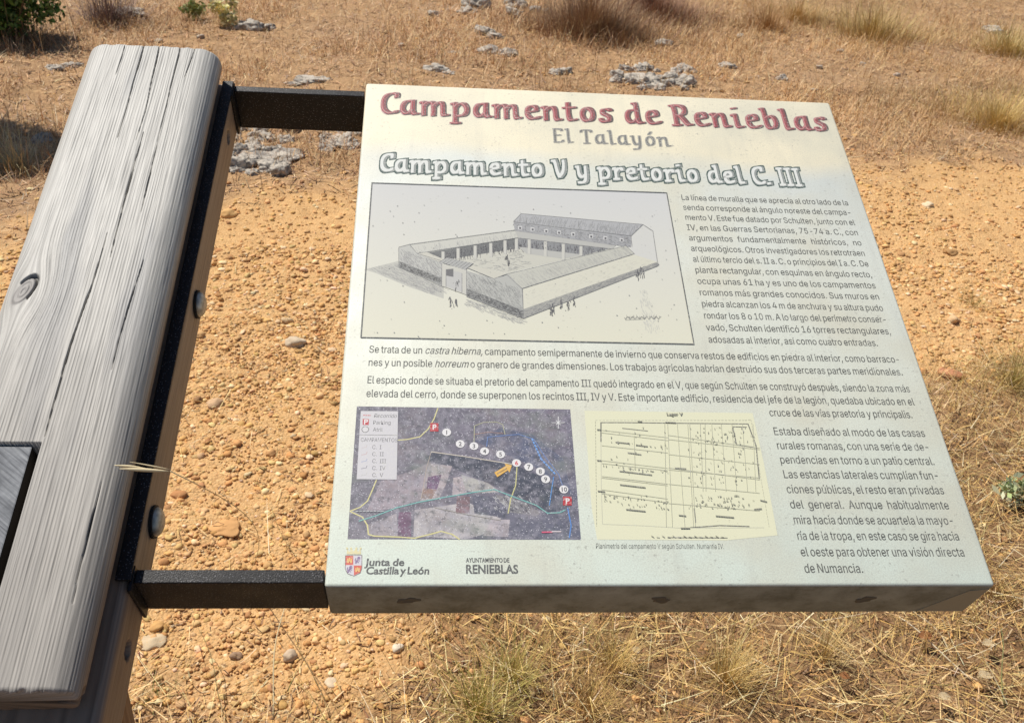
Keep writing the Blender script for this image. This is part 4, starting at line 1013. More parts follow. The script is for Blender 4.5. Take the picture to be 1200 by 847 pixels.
GLYPHS['b'] = (424, [229, -8, 198, -5, 172, 4, 153, 17, 138, 31, 127, 46, 118, 59, 112, 59, 112, 0, 53, 0, 53, 509, 114, 509, 114, 319, 118, 319, 127, 331, 137, 346, 152, 
    360, 171, 373, 197, 381, 229, 384, 274, 378, 313, 361, 345, 332, 370, 293, 385, 245, 390, 189, 385, 133, 370, 84, 346, 45, 313, 16, 274, -2, 220, 47, 253, 51, 279, 66, 
    301, 88, 316, 117, 325, 151, 328, 189, 325, 227, 316, 261, 301, 290, 280, 311, 253, 325, 220, 330, 188, 325, 161, 312, 140, 291, 125, 263, 116, 229, 113, 189, 116, 
    150, 125, 115, 140, 86, 162, 65, 188, 51], [9, 11, 10, 9, 12, 11, 18, 20, 19, 17, 20, 18, 17, 21, 20, 16, 21, 17, 16, 22, 21, 15, 22, 16, 14, 22, 15, 14, 43, 22, 43, 
    42, 22, 42, 23, 22, 13, 43, 14, 13, 44, 43, 13, 45, 44, 41, 23, 42, 9, 13, 12, 9, 47, 13, 47, 46, 13, 46, 45, 13, 40, 23, 41, 40, 24, 23, 39, 24, 40, 9, 48, 47, 38, 
    24, 39, 38, 25, 24, 9, 49, 48, 37, 25, 38, 9, 50, 49, 36, 25, 37, 36, 26, 25, 35, 26, 36, 9, 51, 50, 35, 27, 26, 34, 27, 35, 9, 7, 51, 7, 52, 51, 33, 27, 34, 7, 53, 
    52, 33, 28, 27, 32, 28, 33, 7, 6, 53, 6, 54, 53, 9, 8, 7, 5, 54, 6, 31, 28, 32, 5, 31, 54, 5, 28, 31, 4, 28, 5, 4, 29, 28, 3, 29, 4, 2, 29, 3, 2, 30, 29, 1, 30, 2, 1, 
    0, 30])
GLYPHS['c'] = (396, [207, -8, 159, -2, 117, 16, 82, 46, 56, 85, 40, 133, 34, 187, 40, 243, 56, 291, 82, 330, 117, 360, 159, 378, 207, 384, 234, 383, 260, 377, 284, 368, 
    305, 356, 324, 341, 340, 322, 353, 301, 362, 277, 303, 262, 298, 276, 290, 289, 281, 301, 270, 311, 257, 319, 242, 325, 226, 329, 207, 330, 173, 325, 145, 310, 124, 
    287, 108, 258, 99, 224, 96, 187, 99, 151, 108, 117, 124, 89, 145, 66, 173, 51, 207, 46, 226, 48, 243, 52, 258, 58, 271, 66, 282, 76, 292, 89, 299, 102, 304, 117, 363, 
    102, 354, 78, 341, 56, 325, 37, 306, 21, 285, 9, 261, -1, 235, -6], [11, 13, 12, 11, 14, 13, 10, 14, 11, 10, 15, 14, 10, 16, 15, 9, 16, 10, 9, 17, 16, 9, 29, 17, 29, 
    18, 17, 8, 30, 9, 30, 29, 9, 28, 18, 29, 27, 18, 28, 8, 31, 30, 26, 18, 27, 26, 19, 18, 25, 19, 26, 24, 19, 25, 8, 32, 31, 23, 19, 24, 23, 20, 19, 7, 32, 8, 22, 20, 
    23, 7, 33, 32, 22, 21, 20, 7, 34, 33, 6, 34, 7, 6, 35, 34, 5, 35, 6, 5, 36, 35, 5, 37, 36, 4, 37, 5, 4, 38, 37, 48, 50, 49, 48, 51, 50, 47, 51, 48, 46, 51, 47, 4, 39, 
    38, 3, 39, 4, 46, 52, 51, 45, 52, 46, 44, 52, 45, 3, 40, 39, 43, 52, 44, 43, 53, 52, 42, 53, 43, 3, 41, 40, 41, 53, 42, 3, 53, 41, 2, 53, 3, 2, 54, 53, 2, 55, 54, 1, 
    55, 2, 1, 56, 55, 1, 57, 56, 0, 57, 1])
GLYPHS['d'] = (424, [195, -8, 151, -2, 111, 16, 79, 45, 55, 84, 39, 133, 34, 189, 39, 245, 55, 293, 79, 332, 112, 361, 151, 378, 196, 384, 228, 381, 253, 373, 272, 360, 
    287, 346, 298, 331, 306, 319, 311, 319, 311, 509, 372, 509, 372, 0, 313, 0, 313, 59, 307, 59, 298, 46, 287, 31, 272, 17, 252, 4, 227, -5, 205, 47, 236, 51, 263, 65, 
    284, 86, 299, 115, 309, 150, 312, 189, 309, 229, 300, 263, 284, 291, 263, 312, 237, 325, 205, 330, 172, 325, 145, 311, 124, 290, 108, 261, 99, 227, 96, 189, 99, 151, 
    109, 117, 124, 88, 145, 66, 172, 51], [19, 21, 20, 19, 22, 21, 11, 13, 12, 11, 14, 13, 10, 14, 11, 10, 15, 14, 9, 15, 10, 9, 16, 15, 9, 17, 16, 8, 44, 9, 44, 43, 9, 
    43, 17, 9, 43, 18, 17, 42, 18, 43, 41, 18, 42, 8, 45, 44, 41, 19, 18, 41, 40, 19, 40, 39, 19, 39, 22, 19, 8, 46, 45, 7, 46, 8, 7, 47, 46, 38, 22, 39, 7, 48, 47, 6, 48, 
    7, 37, 22, 38, 6, 49, 48, 6, 50, 49, 36, 22, 37, 5, 50, 6, 5, 51, 50, 35, 22, 36, 4, 51, 5, 4, 52, 51, 34, 24, 35, 24, 22, 35, 4, 53, 52, 33, 24, 34, 3, 53, 4, 3, 54, 
    53, 32, 25, 33, 25, 24, 33, 32, 26, 25, 23, 22, 24, 3, 31, 54, 31, 26, 32, 3, 26, 31, 3, 27, 26, 2, 27, 3, 2, 28, 27, 2, 29, 28, 1, 29, 2, 1, 30, 29, 0, 30, 1])
GLYPHS['e'] = (404, [212, -8, 161, -2, 117, 16, 82, 46, 56, 85, 40, 132, 34, 187, 39, 242, 55, 290, 81, 329, 115, 359, 157, 378, 205, 384, 236, 382, 266, 374, 294, 361, 
    319, 341, 341, 315, 357, 282, 368, 242, 371, 194, 371, 169, 75, 169, 75, 221, 338, 221, 310, 202, 307, 237, 298, 269, 283, 294, 263, 314, 237, 326, 205, 330, 173, 326, 
    146, 313, 125, 294, 109, 270, 99, 241, 96, 211, 96, 178, 100, 139, 110, 106, 128, 80, 151, 61, 179, 50, 212, 46, 234, 48, 254, 53, 271, 61, 285, 73, 297, 88, 306, 105, 
    365, 91, 353, 63, 335, 39, 311, 19, 283, 4, 249, -5], [11, 13, 12, 11, 14, 13, 10, 14, 11, 10, 15, 14, 10, 16, 15, 9, 16, 10, 9, 31, 16, 31, 17, 16, 9, 32, 31, 30, 17, 
    31, 8, 32, 9, 29, 17, 30, 8, 33, 32, 29, 18, 17, 28, 18, 29, 8, 34, 33, 27, 18, 28, 8, 35, 34, 7, 35, 8, 27, 19, 18, 7, 36, 35, 26, 19, 27, 26, 24, 19, 24, 20, 19, 6, 
    23, 7, 23, 36, 7, 23, 37, 36, 25, 24, 26, 6, 22, 23, 37, 24, 23, 37, 20, 24, 38, 20, 37, 38, 21, 20, 5, 22, 6, 39, 21, 38, 5, 21, 22, 5, 39, 21, 5, 40, 39, 4, 40, 5, 
    4, 41, 40, 49, 51, 50, 49, 52, 51, 48, 52, 49, 3, 41, 4, 3, 42, 41, 47, 52, 48, 47, 53, 52, 3, 43, 42, 46, 53, 47, 45, 53, 46, 3, 44, 43, 44, 53, 45, 3, 53, 44, 2, 53, 
    3, 2, 54, 53, 2, 55, 54, 1, 55, 2, 1, 56, 55, 0, 56, 1])
GLYPHS['f'] = (254, [228, 379, 228, 327, 6, 327, 6, 379, 81, 0, 81, 432, 84, 461, 96, 486, 113, 505, 135, 519, 161, 527, 187, 530, 207, 529, 222, 527, 234, 524, 243, 521, 
    227, 468, 222, 470, 215, 472, 206, 473, 195, 474, 171, 470, 154, 460, 145, 443, 142, 419, 142, 0], [10, 12, 11, 10, 13, 12, 9, 13, 10, 9, 14, 13, 9, 15, 14, 9, 16, 15, 
    8, 17, 9, 17, 16, 9, 7, 19, 8, 19, 18, 8, 18, 17, 8, 6, 20, 7, 20, 19, 7, 6, 21, 20, 6, 22, 21, 5, 22, 6, 5, 23, 22, 5, 24, 23, 4, 24, 5, 4, 25, 24, 2, 0, 3, 2, 1, 
    0])
GLYPHS['g'] = (425, [207, -151, 168, -148, 134, -140, 105, -127, 82, -110, 64, -91, 51, -69, 101, -41, 110, -53, 122, -66, 136, -78, 154, -88, 178, -95, 207, -97, 249, 
    -92, 282, -75, 304, -47, 311, -6, 311, 68, 306, 68, 298, 56, 287, 41, 272, 28, 252, 16, 227, 8, 195, 5, 152, 10, 113, 27, 80, 53, 55, 90, 39, 136, 34, 191, 39, 246, 
    55, 293, 80, 332, 112, 361, 152, 378, 196, 384, 228, 382, 253, 373, 273, 360, 288, 346, 299, 331, 308, 319, 313, 319, 313, 379, 372, 379, 372, -9, 367, -54, 350, -90, 
    324, -117, 291, -136, 251, -147, 205, 59, 237, 63, 264, 75, 285, 95, 300, 121, 309, 154, 312, 193, 309, 231, 300, 264, 285, 291, 264, 312, 237, 325, 205, 330, 172, 
    325, 145, 312, 124, 290, 109, 262, 99, 229, 96, 193, 99, 155, 109, 123, 124, 96, 145, 76, 172, 63], [36, 38, 37, 36, 39, 38, 44, 46, 45, 44, 47, 46, 35, 39, 36, 35, 
    40, 39, 34, 40, 35, 34, 41, 40, 34, 42, 41, 33, 66, 34, 66, 65, 34, 65, 42, 34, 65, 43, 42, 64, 43, 65, 63, 43, 64, 33, 67, 66, 63, 44, 43, 63, 62, 44, 62, 61, 44, 61, 
    60, 44, 60, 47, 44, 33, 68, 67, 32, 68, 33, 32, 69, 68, 32, 70, 69, 31, 70, 32, 59, 47, 60, 31, 71, 70, 31, 72, 71, 58, 47, 59, 30, 72, 31, 30, 73, 72, 57, 47, 58, 29, 
    73, 30, 29, 74, 73, 56, 18, 57, 18, 47, 57, 29, 75, 74, 55, 18, 56, 28, 75, 29, 28, 76, 75, 54, 19, 55, 19, 18, 55, 54, 20, 19, 17, 47, 18, 28, 53, 76, 53, 20, 54, 28, 
    20, 53, 28, 21, 20, 27, 21, 28, 27, 22, 21, 27, 23, 22, 26, 23, 27, 26, 24, 23, 25, 24, 26, 16, 47, 17, 16, 48, 47, 6, 8, 7, 15, 48, 16, 6, 9, 8, 15, 49, 48, 6, 10, 9, 
    5, 10, 6, 14, 49, 15, 5, 11, 10, 5, 12, 11, 14, 50, 49, 4, 12, 5, 13, 50, 14, 4, 13, 12, 4, 50, 13, 3, 50, 4, 3, 51, 50, 2, 51, 3, 2, 52, 51, 1, 52, 2, 1, 0, 52])
GLYPHS['h'] = (410, [114, 227, 114, 0, 53, 0, 53, 509, 114, 509, 114, 287, 102, 287, 124, 332, 152, 362, 187, 379, 227, 384, 264, 380, 295, 369, 321, 349, 341, 321, 353, 
    285, 357, 240, 357, 0, 296, 0, 296, 235, 290, 275, 273, 304, 246, 323, 210, 329, 184, 326, 161, 317, 141, 303, 126, 283, 117, 257], [2, 4, 3, 2, 6, 4, 6, 5, 4, 9, 11, 
    10, 9, 12, 11, 8, 12, 9, 8, 13, 12, 7, 13, 8, 7, 23, 13, 23, 14, 13, 6, 25, 7, 25, 24, 7, 24, 23, 7, 22, 14, 23, 21, 14, 22, 21, 15, 14, 6, 26, 25, 20, 15, 21, 6, 27, 
    26, 2, 28, 6, 28, 27, 6, 20, 16, 15, 19, 16, 20, 2, 0, 28, 19, 17, 16, 18, 17, 19, 2, 1, 0])
GLYPHS['i'] = (167, [84, 443, 67, 446, 54, 455, 44, 468, 41, 483, 44, 499, 54, 512, 67, 521, 84, 524, 100, 521, 114, 512, 123, 499, 126, 483, 123, 468, 114, 455, 100, 446, 
    53, 0, 53, 379, 114, 379, 114, 0], [16, 18, 17, 16, 19, 18, 7, 9, 8, 6, 9, 7, 6, 10, 9, 5, 10, 6, 5, 11, 10, 4, 11, 5, 4, 12, 11, 3, 12, 4, 3, 13, 12, 2, 13, 3, 2, 14, 
    13, 1, 14, 2, 1, 15, 14, 0, 15, 1])
GLYPHS['j'] = (167, [83, 443, 67, 446, 53, 455, 44, 468, 41, 483, 44, 499, 53, 512, 67, 521, 83, 524, 100, 521, 114, 512, 123, 499, 126, 483, 123, 468, 114, 455, 100, 446, 
    53, 379, 114, 379, 114, -30, 111, -63, 102, -90, 86, -113, 65, -129, 37, -139, 4, -143, -10, -143, -10, -87, 2, -87, 25, -83, 40, -72, 50, -54, 53, -29], [31, 17, 16, 
    31, 18, 17, 30, 18, 31, 30, 19, 18, 29, 19, 30, 29, 20, 19, 28, 20, 29, 27, 20, 28, 25, 27, 26, 25, 20, 27, 25, 21, 20, 25, 22, 21, 25, 23, 22, 25, 24, 23, 7, 9, 8, 6, 
    9, 7, 6, 10, 9, 5, 10, 6, 5, 11, 10, 4, 11, 5, 4, 12, 11, 3, 12, 4, 3, 13, 12, 2, 13, 3, 2, 14, 13, 1, 14, 2, 1, 15, 14, 0, 15, 1])
GLYPHS['k'] = (381, [110, 137, 110, 212, 121, 212, 284, 379, 360, 379, 184, 199, 177, 199, 53, 0, 53, 509, 114, 509, 114, 0, 294, 0, 148, 186, 191, 229, 372, 0], [7, 9, 8, 
    7, 1, 9, 1, 10, 9, 2, 4, 3, 2, 13, 4, 13, 5, 4, 2, 12, 13, 5, 14, 13, 7, 0, 1, 10, 2, 1, 10, 12, 2, 0, 5, 6, 0, 14, 5, 10, 11, 12, 7, 14, 0, 10, 14, 7, 11, 14, 10])
GLYPHS['l'] = (189, [139, -2, 101, 3, 74, 20, 58, 47, 53, 84, 53, 509, 114, 509, 114, 99, 115, 77, 120, 62, 130, 54, 146, 52, 154, 52, 160, 53, 165, 53, 170, 54, 181, 3, 
    172, 1, 162, -1, 151, -2], [4, 6, 5, 4, 7, 6, 4, 8, 7, 3, 8, 4, 3, 9, 8, 3, 10, 9, 3, 11, 10, 14, 16, 15, 13, 16, 14, 12, 16, 13, 11, 16, 12, 3, 16, 11, 2, 16, 3, 1, 
    16, 2, 0, 16, 1, 0, 17, 16, 0, 18, 17, 0, 19, 18])
GLYPHS['m'] = (610, [53, 0, 53, 379, 112, 379, 112, 295, 108, 295, 118, 323, 132, 346, 151, 363, 172, 376, 195, 384, 219, 386, 257, 380, 287, 361, 309, 331, 321, 295, 312, 
    295, 322, 321, 337, 343, 357, 361, 381, 375, 407, 383, 437, 386, 468, 383, 497, 372, 522, 354, 541, 328, 553, 296, 557, 255, 557, 0, 496, 0, 496, 254, 490, 289, 473, 
    313, 447, 326, 419, 330, 395, 328, 374, 320, 358, 307, 345, 290, 338, 270, 335, 247, 335, 0, 274, 0, 274, 260, 269, 288, 253, 311, 229, 326, 199, 330, 178, 328, 158, 
    320, 140, 307, 126, 289, 117, 266, 114, 238, 114, 0], [9, 11, 10, 20, 22, 21, 8, 11, 9, 19, 22, 20, 19, 23, 22, 8, 12, 11, 0, 2, 1, 0, 4, 2, 4, 3, 2, 7, 12, 8, 18, 23, 
    19, 18, 24, 23, 6, 12, 7, 17, 24, 18, 6, 13, 12, 17, 25, 24, 5, 47, 6, 47, 13, 6, 16, 34, 17, 34, 25, 17, 47, 46, 13, 46, 14, 13, 5, 48, 47, 16, 35, 34, 33, 25, 34, 
    33, 26, 25, 5, 49, 48, 16, 36, 35, 32, 26, 33, 45, 14, 46, 4, 49, 5, 15, 36, 16, 4, 50, 49, 15, 37, 36, 31, 26, 32, 44, 15, 45, 15, 14, 45, 4, 51, 50, 15, 38, 37, 31, 
    27, 26, 0, 52, 4, 52, 51, 4, 44, 38, 15, 44, 39, 38, 30, 27, 31, 43, 39, 44, 43, 40, 39, 0, 53, 52, 42, 40, 43, 30, 28, 27, 29, 28, 30, 42, 41, 40, 0, 54, 53])
GLYPHS['n'] = (410, [114, 227, 114, 0, 53, 0, 53, 379, 112, 379, 112, 287, 102, 287, 124, 332, 152, 362, 187, 379, 227, 384, 264, 380, 295, 369, 321, 349, 341, 321, 353, 
    285, 357, 240, 357, 0, 296, 0, 296, 235, 290, 275, 273, 304, 246, 323, 210, 329, 184, 326, 161, 317, 141, 303, 126, 283, 117, 257], [9, 11, 10, 9, 12, 11, 2, 4, 3, 2, 
    6, 4, 6, 5, 4, 8, 12, 9, 8, 13, 12, 7, 13, 8, 7, 23, 13, 23, 14, 13, 6, 25, 7, 25, 24, 7, 24, 23, 7, 22, 14, 23, 21, 14, 22, 21, 15, 14, 6, 26, 25, 20, 15, 21, 6, 27, 
    26, 2, 28, 6, 28, 27, 6, 20, 16, 15, 19, 16, 20, 2, 0, 28, 19, 17, 16, 18, 17, 19, 2, 1, 0])
GLYPHS['o'] = (415, [207, -8, 159, -2, 117, 16, 82, 46, 56, 85, 40, 133, 34, 187, 40, 243, 56, 291, 82, 330, 117, 360, 159, 378, 207, 384, 256, 378, 299, 360, 333, 330, 
    359, 291, 376, 243, 381, 187, 376, 133, 359, 85, 333, 46, 299, 16, 256, -2, 207, 46, 242, 51, 270, 66, 292, 89, 307, 117, 316, 151, 319, 187, 316, 224, 307, 258, 292, 
    287, 270, 310, 242, 325, 207, 330, 173, 325, 145, 310, 124, 287, 108, 258, 99, 224, 96, 187, 99, 151, 108, 117, 124, 89, 145, 66, 173, 51], [11, 13, 12, 10, 13, 11, 
    10, 14, 13, 9, 14, 10, 9, 15, 14, 8, 37, 9, 37, 36, 9, 36, 15, 9, 36, 35, 15, 35, 16, 15, 8, 38, 37, 34, 16, 35, 8, 39, 38, 33, 16, 34, 7, 39, 8, 33, 17, 16, 7, 40, 
    39, 32, 17, 33, 7, 41, 40, 31, 17, 32, 6, 41, 7, 31, 18, 17, 6, 42, 41, 30, 18, 31, 5, 42, 6, 5, 43, 42, 29, 18, 30, 29, 19, 18, 5, 44, 43, 28, 19, 29, 28, 20, 19, 4, 
    44, 5, 4, 45, 44, 27, 20, 28, 4, 46, 45, 26, 20, 27, 3, 46, 4, 26, 21, 20, 3, 47, 46, 25, 21, 26, 3, 24, 47, 24, 21, 25, 3, 21, 24, 2, 21, 3, 2, 22, 21, 1, 22, 2, 1, 
    23, 22, 0, 23, 1])
GLYPHS['p'] = (424, [53, -143, 53, 379, 112, 379, 112, 319, 118, 319, 126, 331, 137, 346, 152, 360, 171, 373, 197, 381, 229, 384, 274, 378, 313, 361, 345, 332, 370, 293, 
    385, 245, 390, 189, 385, 133, 370, 84, 346, 45, 313, 16, 274, -2, 229, -8, 198, -5, 173, 4, 153, 17, 138, 31, 127, 46, 118, 59, 114, 59, 114, -143, 220, 47, 253, 51, 
    279, 66, 301, 88, 316, 117, 325, 151, 328, 189, 325, 227, 316, 261, 301, 290, 280, 311, 253, 325, 220, 330, 188, 325, 161, 312, 140, 291, 125, 263, 116, 229, 113, 189, 
    116, 150, 125, 115, 140, 86, 162, 65, 188, 51], [9, 11, 10, 8, 11, 9, 0, 2, 1, 0, 3, 2, 8, 12, 11, 7, 12, 8, 7, 13, 12, 6, 13, 7, 5, 13, 6, 5, 43, 13, 43, 42, 13, 42, 
    14, 13, 4, 43, 5, 4, 44, 43, 4, 45, 44, 41, 14, 42, 0, 4, 3, 0, 48, 4, 48, 47, 4, 47, 46, 4, 46, 45, 4, 40, 14, 41, 40, 15, 14, 39, 15, 40, 38, 15, 39, 38, 16, 15, 0, 
    49, 48, 37, 16, 38, 0, 50, 49, 36, 16, 37, 36, 17, 16, 35, 17, 36, 0, 51, 50, 35, 18, 17, 34, 18, 35, 0, 29, 51, 29, 52, 51, 33, 18, 34, 29, 53, 52, 33, 19, 18, 32, 
    19, 33, 29, 28, 53, 28, 54, 53, 0, 30, 29, 27, 54, 28, 31, 19, 32, 27, 31, 54, 27, 19, 31, 26, 19, 27, 26, 20, 19, 25, 20, 26, 24, 20, 25, 24, 21, 20, 23, 21, 24, 23, 
    22, 21])
GLYPHS['q'] = (424, [372, -143, 311, -143, 311, 59, 306, 59, 298, 46, 287, 31, 272, 17, 252, 4, 227, -5, 195, -8, 151, -2, 111, 16, 79, 45, 55, 84, 39, 133, 34, 189, 39, 
    245, 55, 293, 79, 332, 112, 361, 151, 378, 196, 384, 228, 381, 253, 373, 272, 360, 287, 346, 298, 331, 307, 319, 313, 319, 313, 379, 372, 379, 205, 47, 236, 51, 263, 
    65, 284, 86, 299, 115, 309, 150, 312, 189, 309, 229, 300, 263, 284, 291, 263, 312, 237, 325, 205, 330, 172, 325, 145, 311, 124, 290, 108, 261, 99, 227, 96, 189, 99, 
    151, 109, 117, 124, 88, 145, 66, 172, 51], [20, 22, 21, 20, 23, 22, 28, 30, 29, 28, 0, 30, 19, 23, 20, 19, 24, 23, 18, 24, 19, 18, 25, 24, 18, 26, 25, 17, 44, 18, 44, 
    43, 18, 43, 26, 18, 43, 27, 26, 42, 27, 43, 41, 27, 42, 17, 45, 44, 41, 28, 27, 41, 40, 28, 40, 39, 28, 39, 38, 28, 38, 0, 28, 17, 46, 45, 16, 46, 17, 16, 47, 46, 16, 
    48, 47, 15, 48, 16, 37, 0, 38, 15, 49, 48, 15, 50, 49, 36, 0, 37, 14, 50, 15, 14, 51, 50, 35, 0, 36, 13, 51, 14, 13, 52, 51, 34, 2, 35, 2, 0, 35, 13, 53, 52, 33, 2, 
    34, 12, 53, 13, 12, 54, 53, 32, 3, 33, 3, 2, 33, 32, 4, 3, 1, 0, 2, 12, 31, 54, 31, 4, 32, 12, 4, 31, 12, 5, 4, 11, 5, 12, 11, 6, 5, 11, 7, 6, 10, 7, 11, 10, 8, 7, 9, 
    8, 10])
GLYPHS['r'] = (259, [53, 0, 53, 379, 112, 379, 112, 321, 115, 321, 130, 347, 152, 367, 181, 380, 213, 385, 221, 385, 229, 384, 237, 384, 243, 384, 243, 322, 239, 323, 230, 
    324, 219, 325, 207, 326, 182, 323, 159, 315, 140, 301, 126, 284, 117, 262, 114, 237, 114, 0], [7, 9, 8, 7, 10, 9, 7, 11, 10, 7, 12, 11, 7, 13, 12, 6, 13, 7, 0, 2, 1, 
    0, 3, 2, 5, 13, 6, 4, 17, 5, 17, 16, 5, 16, 15, 5, 15, 14, 5, 14, 13, 5, 4, 18, 17, 4, 19, 18, 0, 4, 3, 0, 22, 4, 22, 21, 4, 21, 20, 4, 20, 19, 4, 0, 23, 22, 0, 24, 
    23])
GLYPHS['s'] = (365, [182, -8, 145, -5, 112, 3, 84, 18, 62, 38, 45, 63, 36, 94, 94, 107, 105, 79, 124, 60, 150, 49, 181, 45, 217, 50, 244, 62, 262, 81, 268, 103, 265, 121, 
    254, 136, 237, 147, 212, 155, 149, 170, 104, 186, 72, 208, 53, 237, 47, 274, 51, 305, 65, 332, 87, 354, 115, 370, 149, 381, 187, 384, 223, 381, 254, 372, 279, 358, 
    299, 339, 314, 316, 324, 290, 268, 277, 258, 298, 243, 316, 219, 328, 187, 333, 156, 329, 131, 317, 114, 299, 109, 277, 112, 258, 124, 243, 144, 232, 172, 223, 229, 
    209, 275, 194, 306, 171, 325, 142, 331, 107, 326, 75, 312, 47, 290, 24, 260, 6, 223, -5], [29, 31, 30, 29, 32, 31, 28, 32, 29, 28, 33, 32, 27, 33, 28, 27, 34, 33, 26, 
    34, 27, 26, 41, 34, 41, 35, 34, 26, 42, 41, 40, 35, 41, 25, 42, 26, 25, 43, 42, 39, 35, 40, 25, 44, 43, 39, 36, 35, 38, 36, 39, 24, 44, 25, 24, 45, 44, 37, 36, 38, 24, 
    46, 45, 23, 46, 24, 23, 47, 46, 23, 48, 47, 22, 48, 23, 22, 49, 48, 22, 50, 49, 22, 51, 50, 21, 51, 22, 21, 52, 51, 20, 52, 21, 20, 53, 52, 19, 53, 20, 18, 53, 19, 17, 
    53, 18, 17, 54, 53, 16, 54, 17, 15, 54, 16, 6, 8, 7, 15, 55, 54, 14, 55, 15, 5, 8, 6, 13, 55, 14, 5, 9, 8, 13, 56, 55, 4, 9, 5, 12, 56, 13, 4, 10, 9, 11, 56, 12, 4, 
    11, 10, 11, 57, 56, 4, 57, 11, 3, 57, 4, 3, 58, 57, 2, 58, 3, 2, 59, 58, 1, 59, 2, 1, 0, 59])
GLYPHS['t'] = (227, [204, 379, 204, 327, 6, 327, 6, 379, 65, 471, 126, 471, 126, 98, 128, 76, 136, 61, 150, 53, 170, 50, 177, 50, 185, 51, 194, 52, 202, 54, 213, 2, 203, 
    -1, 192, -3, 180, -4, 168, -4, 125, 2, 92, 21, 72, 52, 65, 93], [23, 5, 4, 23, 6, 5, 2, 0, 3, 2, 1, 0, 23, 7, 6, 22, 7, 23, 22, 8, 7, 22, 9, 8, 13, 15, 14, 22, 10, 9, 
    12, 15, 13, 21, 10, 22, 11, 15, 12, 10, 15, 11, 21, 15, 10, 20, 15, 21, 19, 15, 20, 19, 16, 15, 19, 17, 16, 19, 18, 17])
GLYPHS['u'] = (410, [182, -5, 146, -1, 115, 11, 89, 31, 69, 59, 57, 95, 53, 139, 53, 379, 114, 379, 114, 144, 119, 105, 137, 75, 164, 56, 200, 50, 226, 53, 249, 62, 268, 
    77, 283, 97, 293, 122, 296, 153, 296, 379, 357, 379, 357, 0, 298, 0, 298, 92, 307, 92, 286, 47, 257, 17, 222, 0], [6, 8, 7, 6, 9, 8, 19, 21, 20, 19, 22, 21, 18, 22, 
    19, 6, 10, 9, 5, 10, 6, 17, 25, 18, 25, 22, 18, 5, 11, 10, 16, 24, 17, 24, 25, 17, 4, 11, 5, 16, 26, 24, 26, 23, 24, 26, 22, 25, 15, 26, 16, 4, 12, 11, 14, 26, 15, 3, 
    12, 4, 3, 13, 12, 13, 26, 14, 3, 26, 13, 3, 27, 26, 23, 22, 26, 2, 27, 3, 2, 28, 27, 1, 28, 2, 1, 0, 28])
GLYPHS['v'] = (389, [163, 0, 17, 379, 84, 379, 165, 155, 177, 121, 187, 87, 196, 53, 206, 21, 184, 21, 194, 53, 203, 87, 213, 121, 224, 155, 305, 379, 371, 379, 226, 0], 
    [0, 2, 1, 0, 3, 2, 12, 14, 13, 12, 15, 14, 0, 4, 3, 11, 15, 12, 0, 5, 4, 10, 15, 11, 0, 9, 5, 9, 6, 5, 9, 6, 10, 6, 15, 10, 0, 8, 9, 7, 15, 6, 0, 7, 8, 0, 15, 7])
GLYPHS['w'] = (567, [138, 0, 23, 379, 87, 379, 133, 214, 143, 177, 154, 137, 165, 91, 175, 41, 165, 41, 175, 90, 186, 135, 196, 176, 206, 214, 252, 379, 316, 379, 362, 
    214, 371, 176, 382, 136, 392, 91, 402, 41, 391, 41, 402, 90, 413, 135, 423, 176, 434, 214, 480, 379, 545, 379, 429, 0, 368, 0, 319, 172, 312, 198, 305, 225, 297, 252, 
    291, 280, 284, 309, 277, 338, 291, 338, 277, 280, 270, 252, 263, 225, 255, 198, 248, 172, 199, 0], [0, 2, 1, 0, 3, 2, 12, 35, 13, 35, 14, 13, 35, 36, 14, 36, 15, 14, 
    24, 26, 25, 24, 27, 26, 12, 34, 35, 34, 15, 36, 12, 37, 34, 37, 33, 34, 12, 38, 37, 12, 39, 38, 12, 40, 39, 0, 4, 3, 11, 40, 12, 23, 27, 24, 11, 41, 40, 0, 5, 4, 22, 
    27, 23, 10, 41, 11, 10, 42, 41, 0, 6, 5, 21, 27, 22, 9, 42, 10, 0, 8, 6, 8, 7, 6, 20, 19, 21, 8, 42, 9, 0, 42, 8])
GLYPHS['x'] = (379, [21, 0, 171, 218, 171, 171, 29, 379, 100, 379, 147, 306, 164, 279, 179, 253, 193, 229, 207, 206, 175, 206, 190, 229, 202, 253, 216, 279, 233, 306, 282, 
    379, 352, 379, 209, 169, 209, 214, 358, 0, 287, 0, 231, 85, 214, 112, 200, 136, 187, 159, 173, 182, 205, 182, 191, 159, 178, 136, 165, 112, 148, 85, 91, 0], [2, 4, 3, 
    2, 5, 4, 14, 16, 15, 14, 17, 16, 2, 6, 5, 13, 17, 14, 2, 1, 6, 1, 7, 6, 12, 18, 13, 18, 17, 13, 1, 11, 7, 11, 8, 7, 11, 8, 12, 8, 18, 12, 1, 10, 11, 9, 18, 8, 0, 10, 
    1, 9, 19, 18, 0, 25, 10, 25, 9, 10, 25, 26, 9, 26, 19, 9, 0, 24, 25, 27, 19, 26, 0, 28, 24, 28, 23, 24, 28, 23, 27, 23, 19, 27, 0, 29, 28, 22, 19, 23, 0, 30, 29, 21, 
    19, 22, 0, 31, 30, 20, 19, 21])
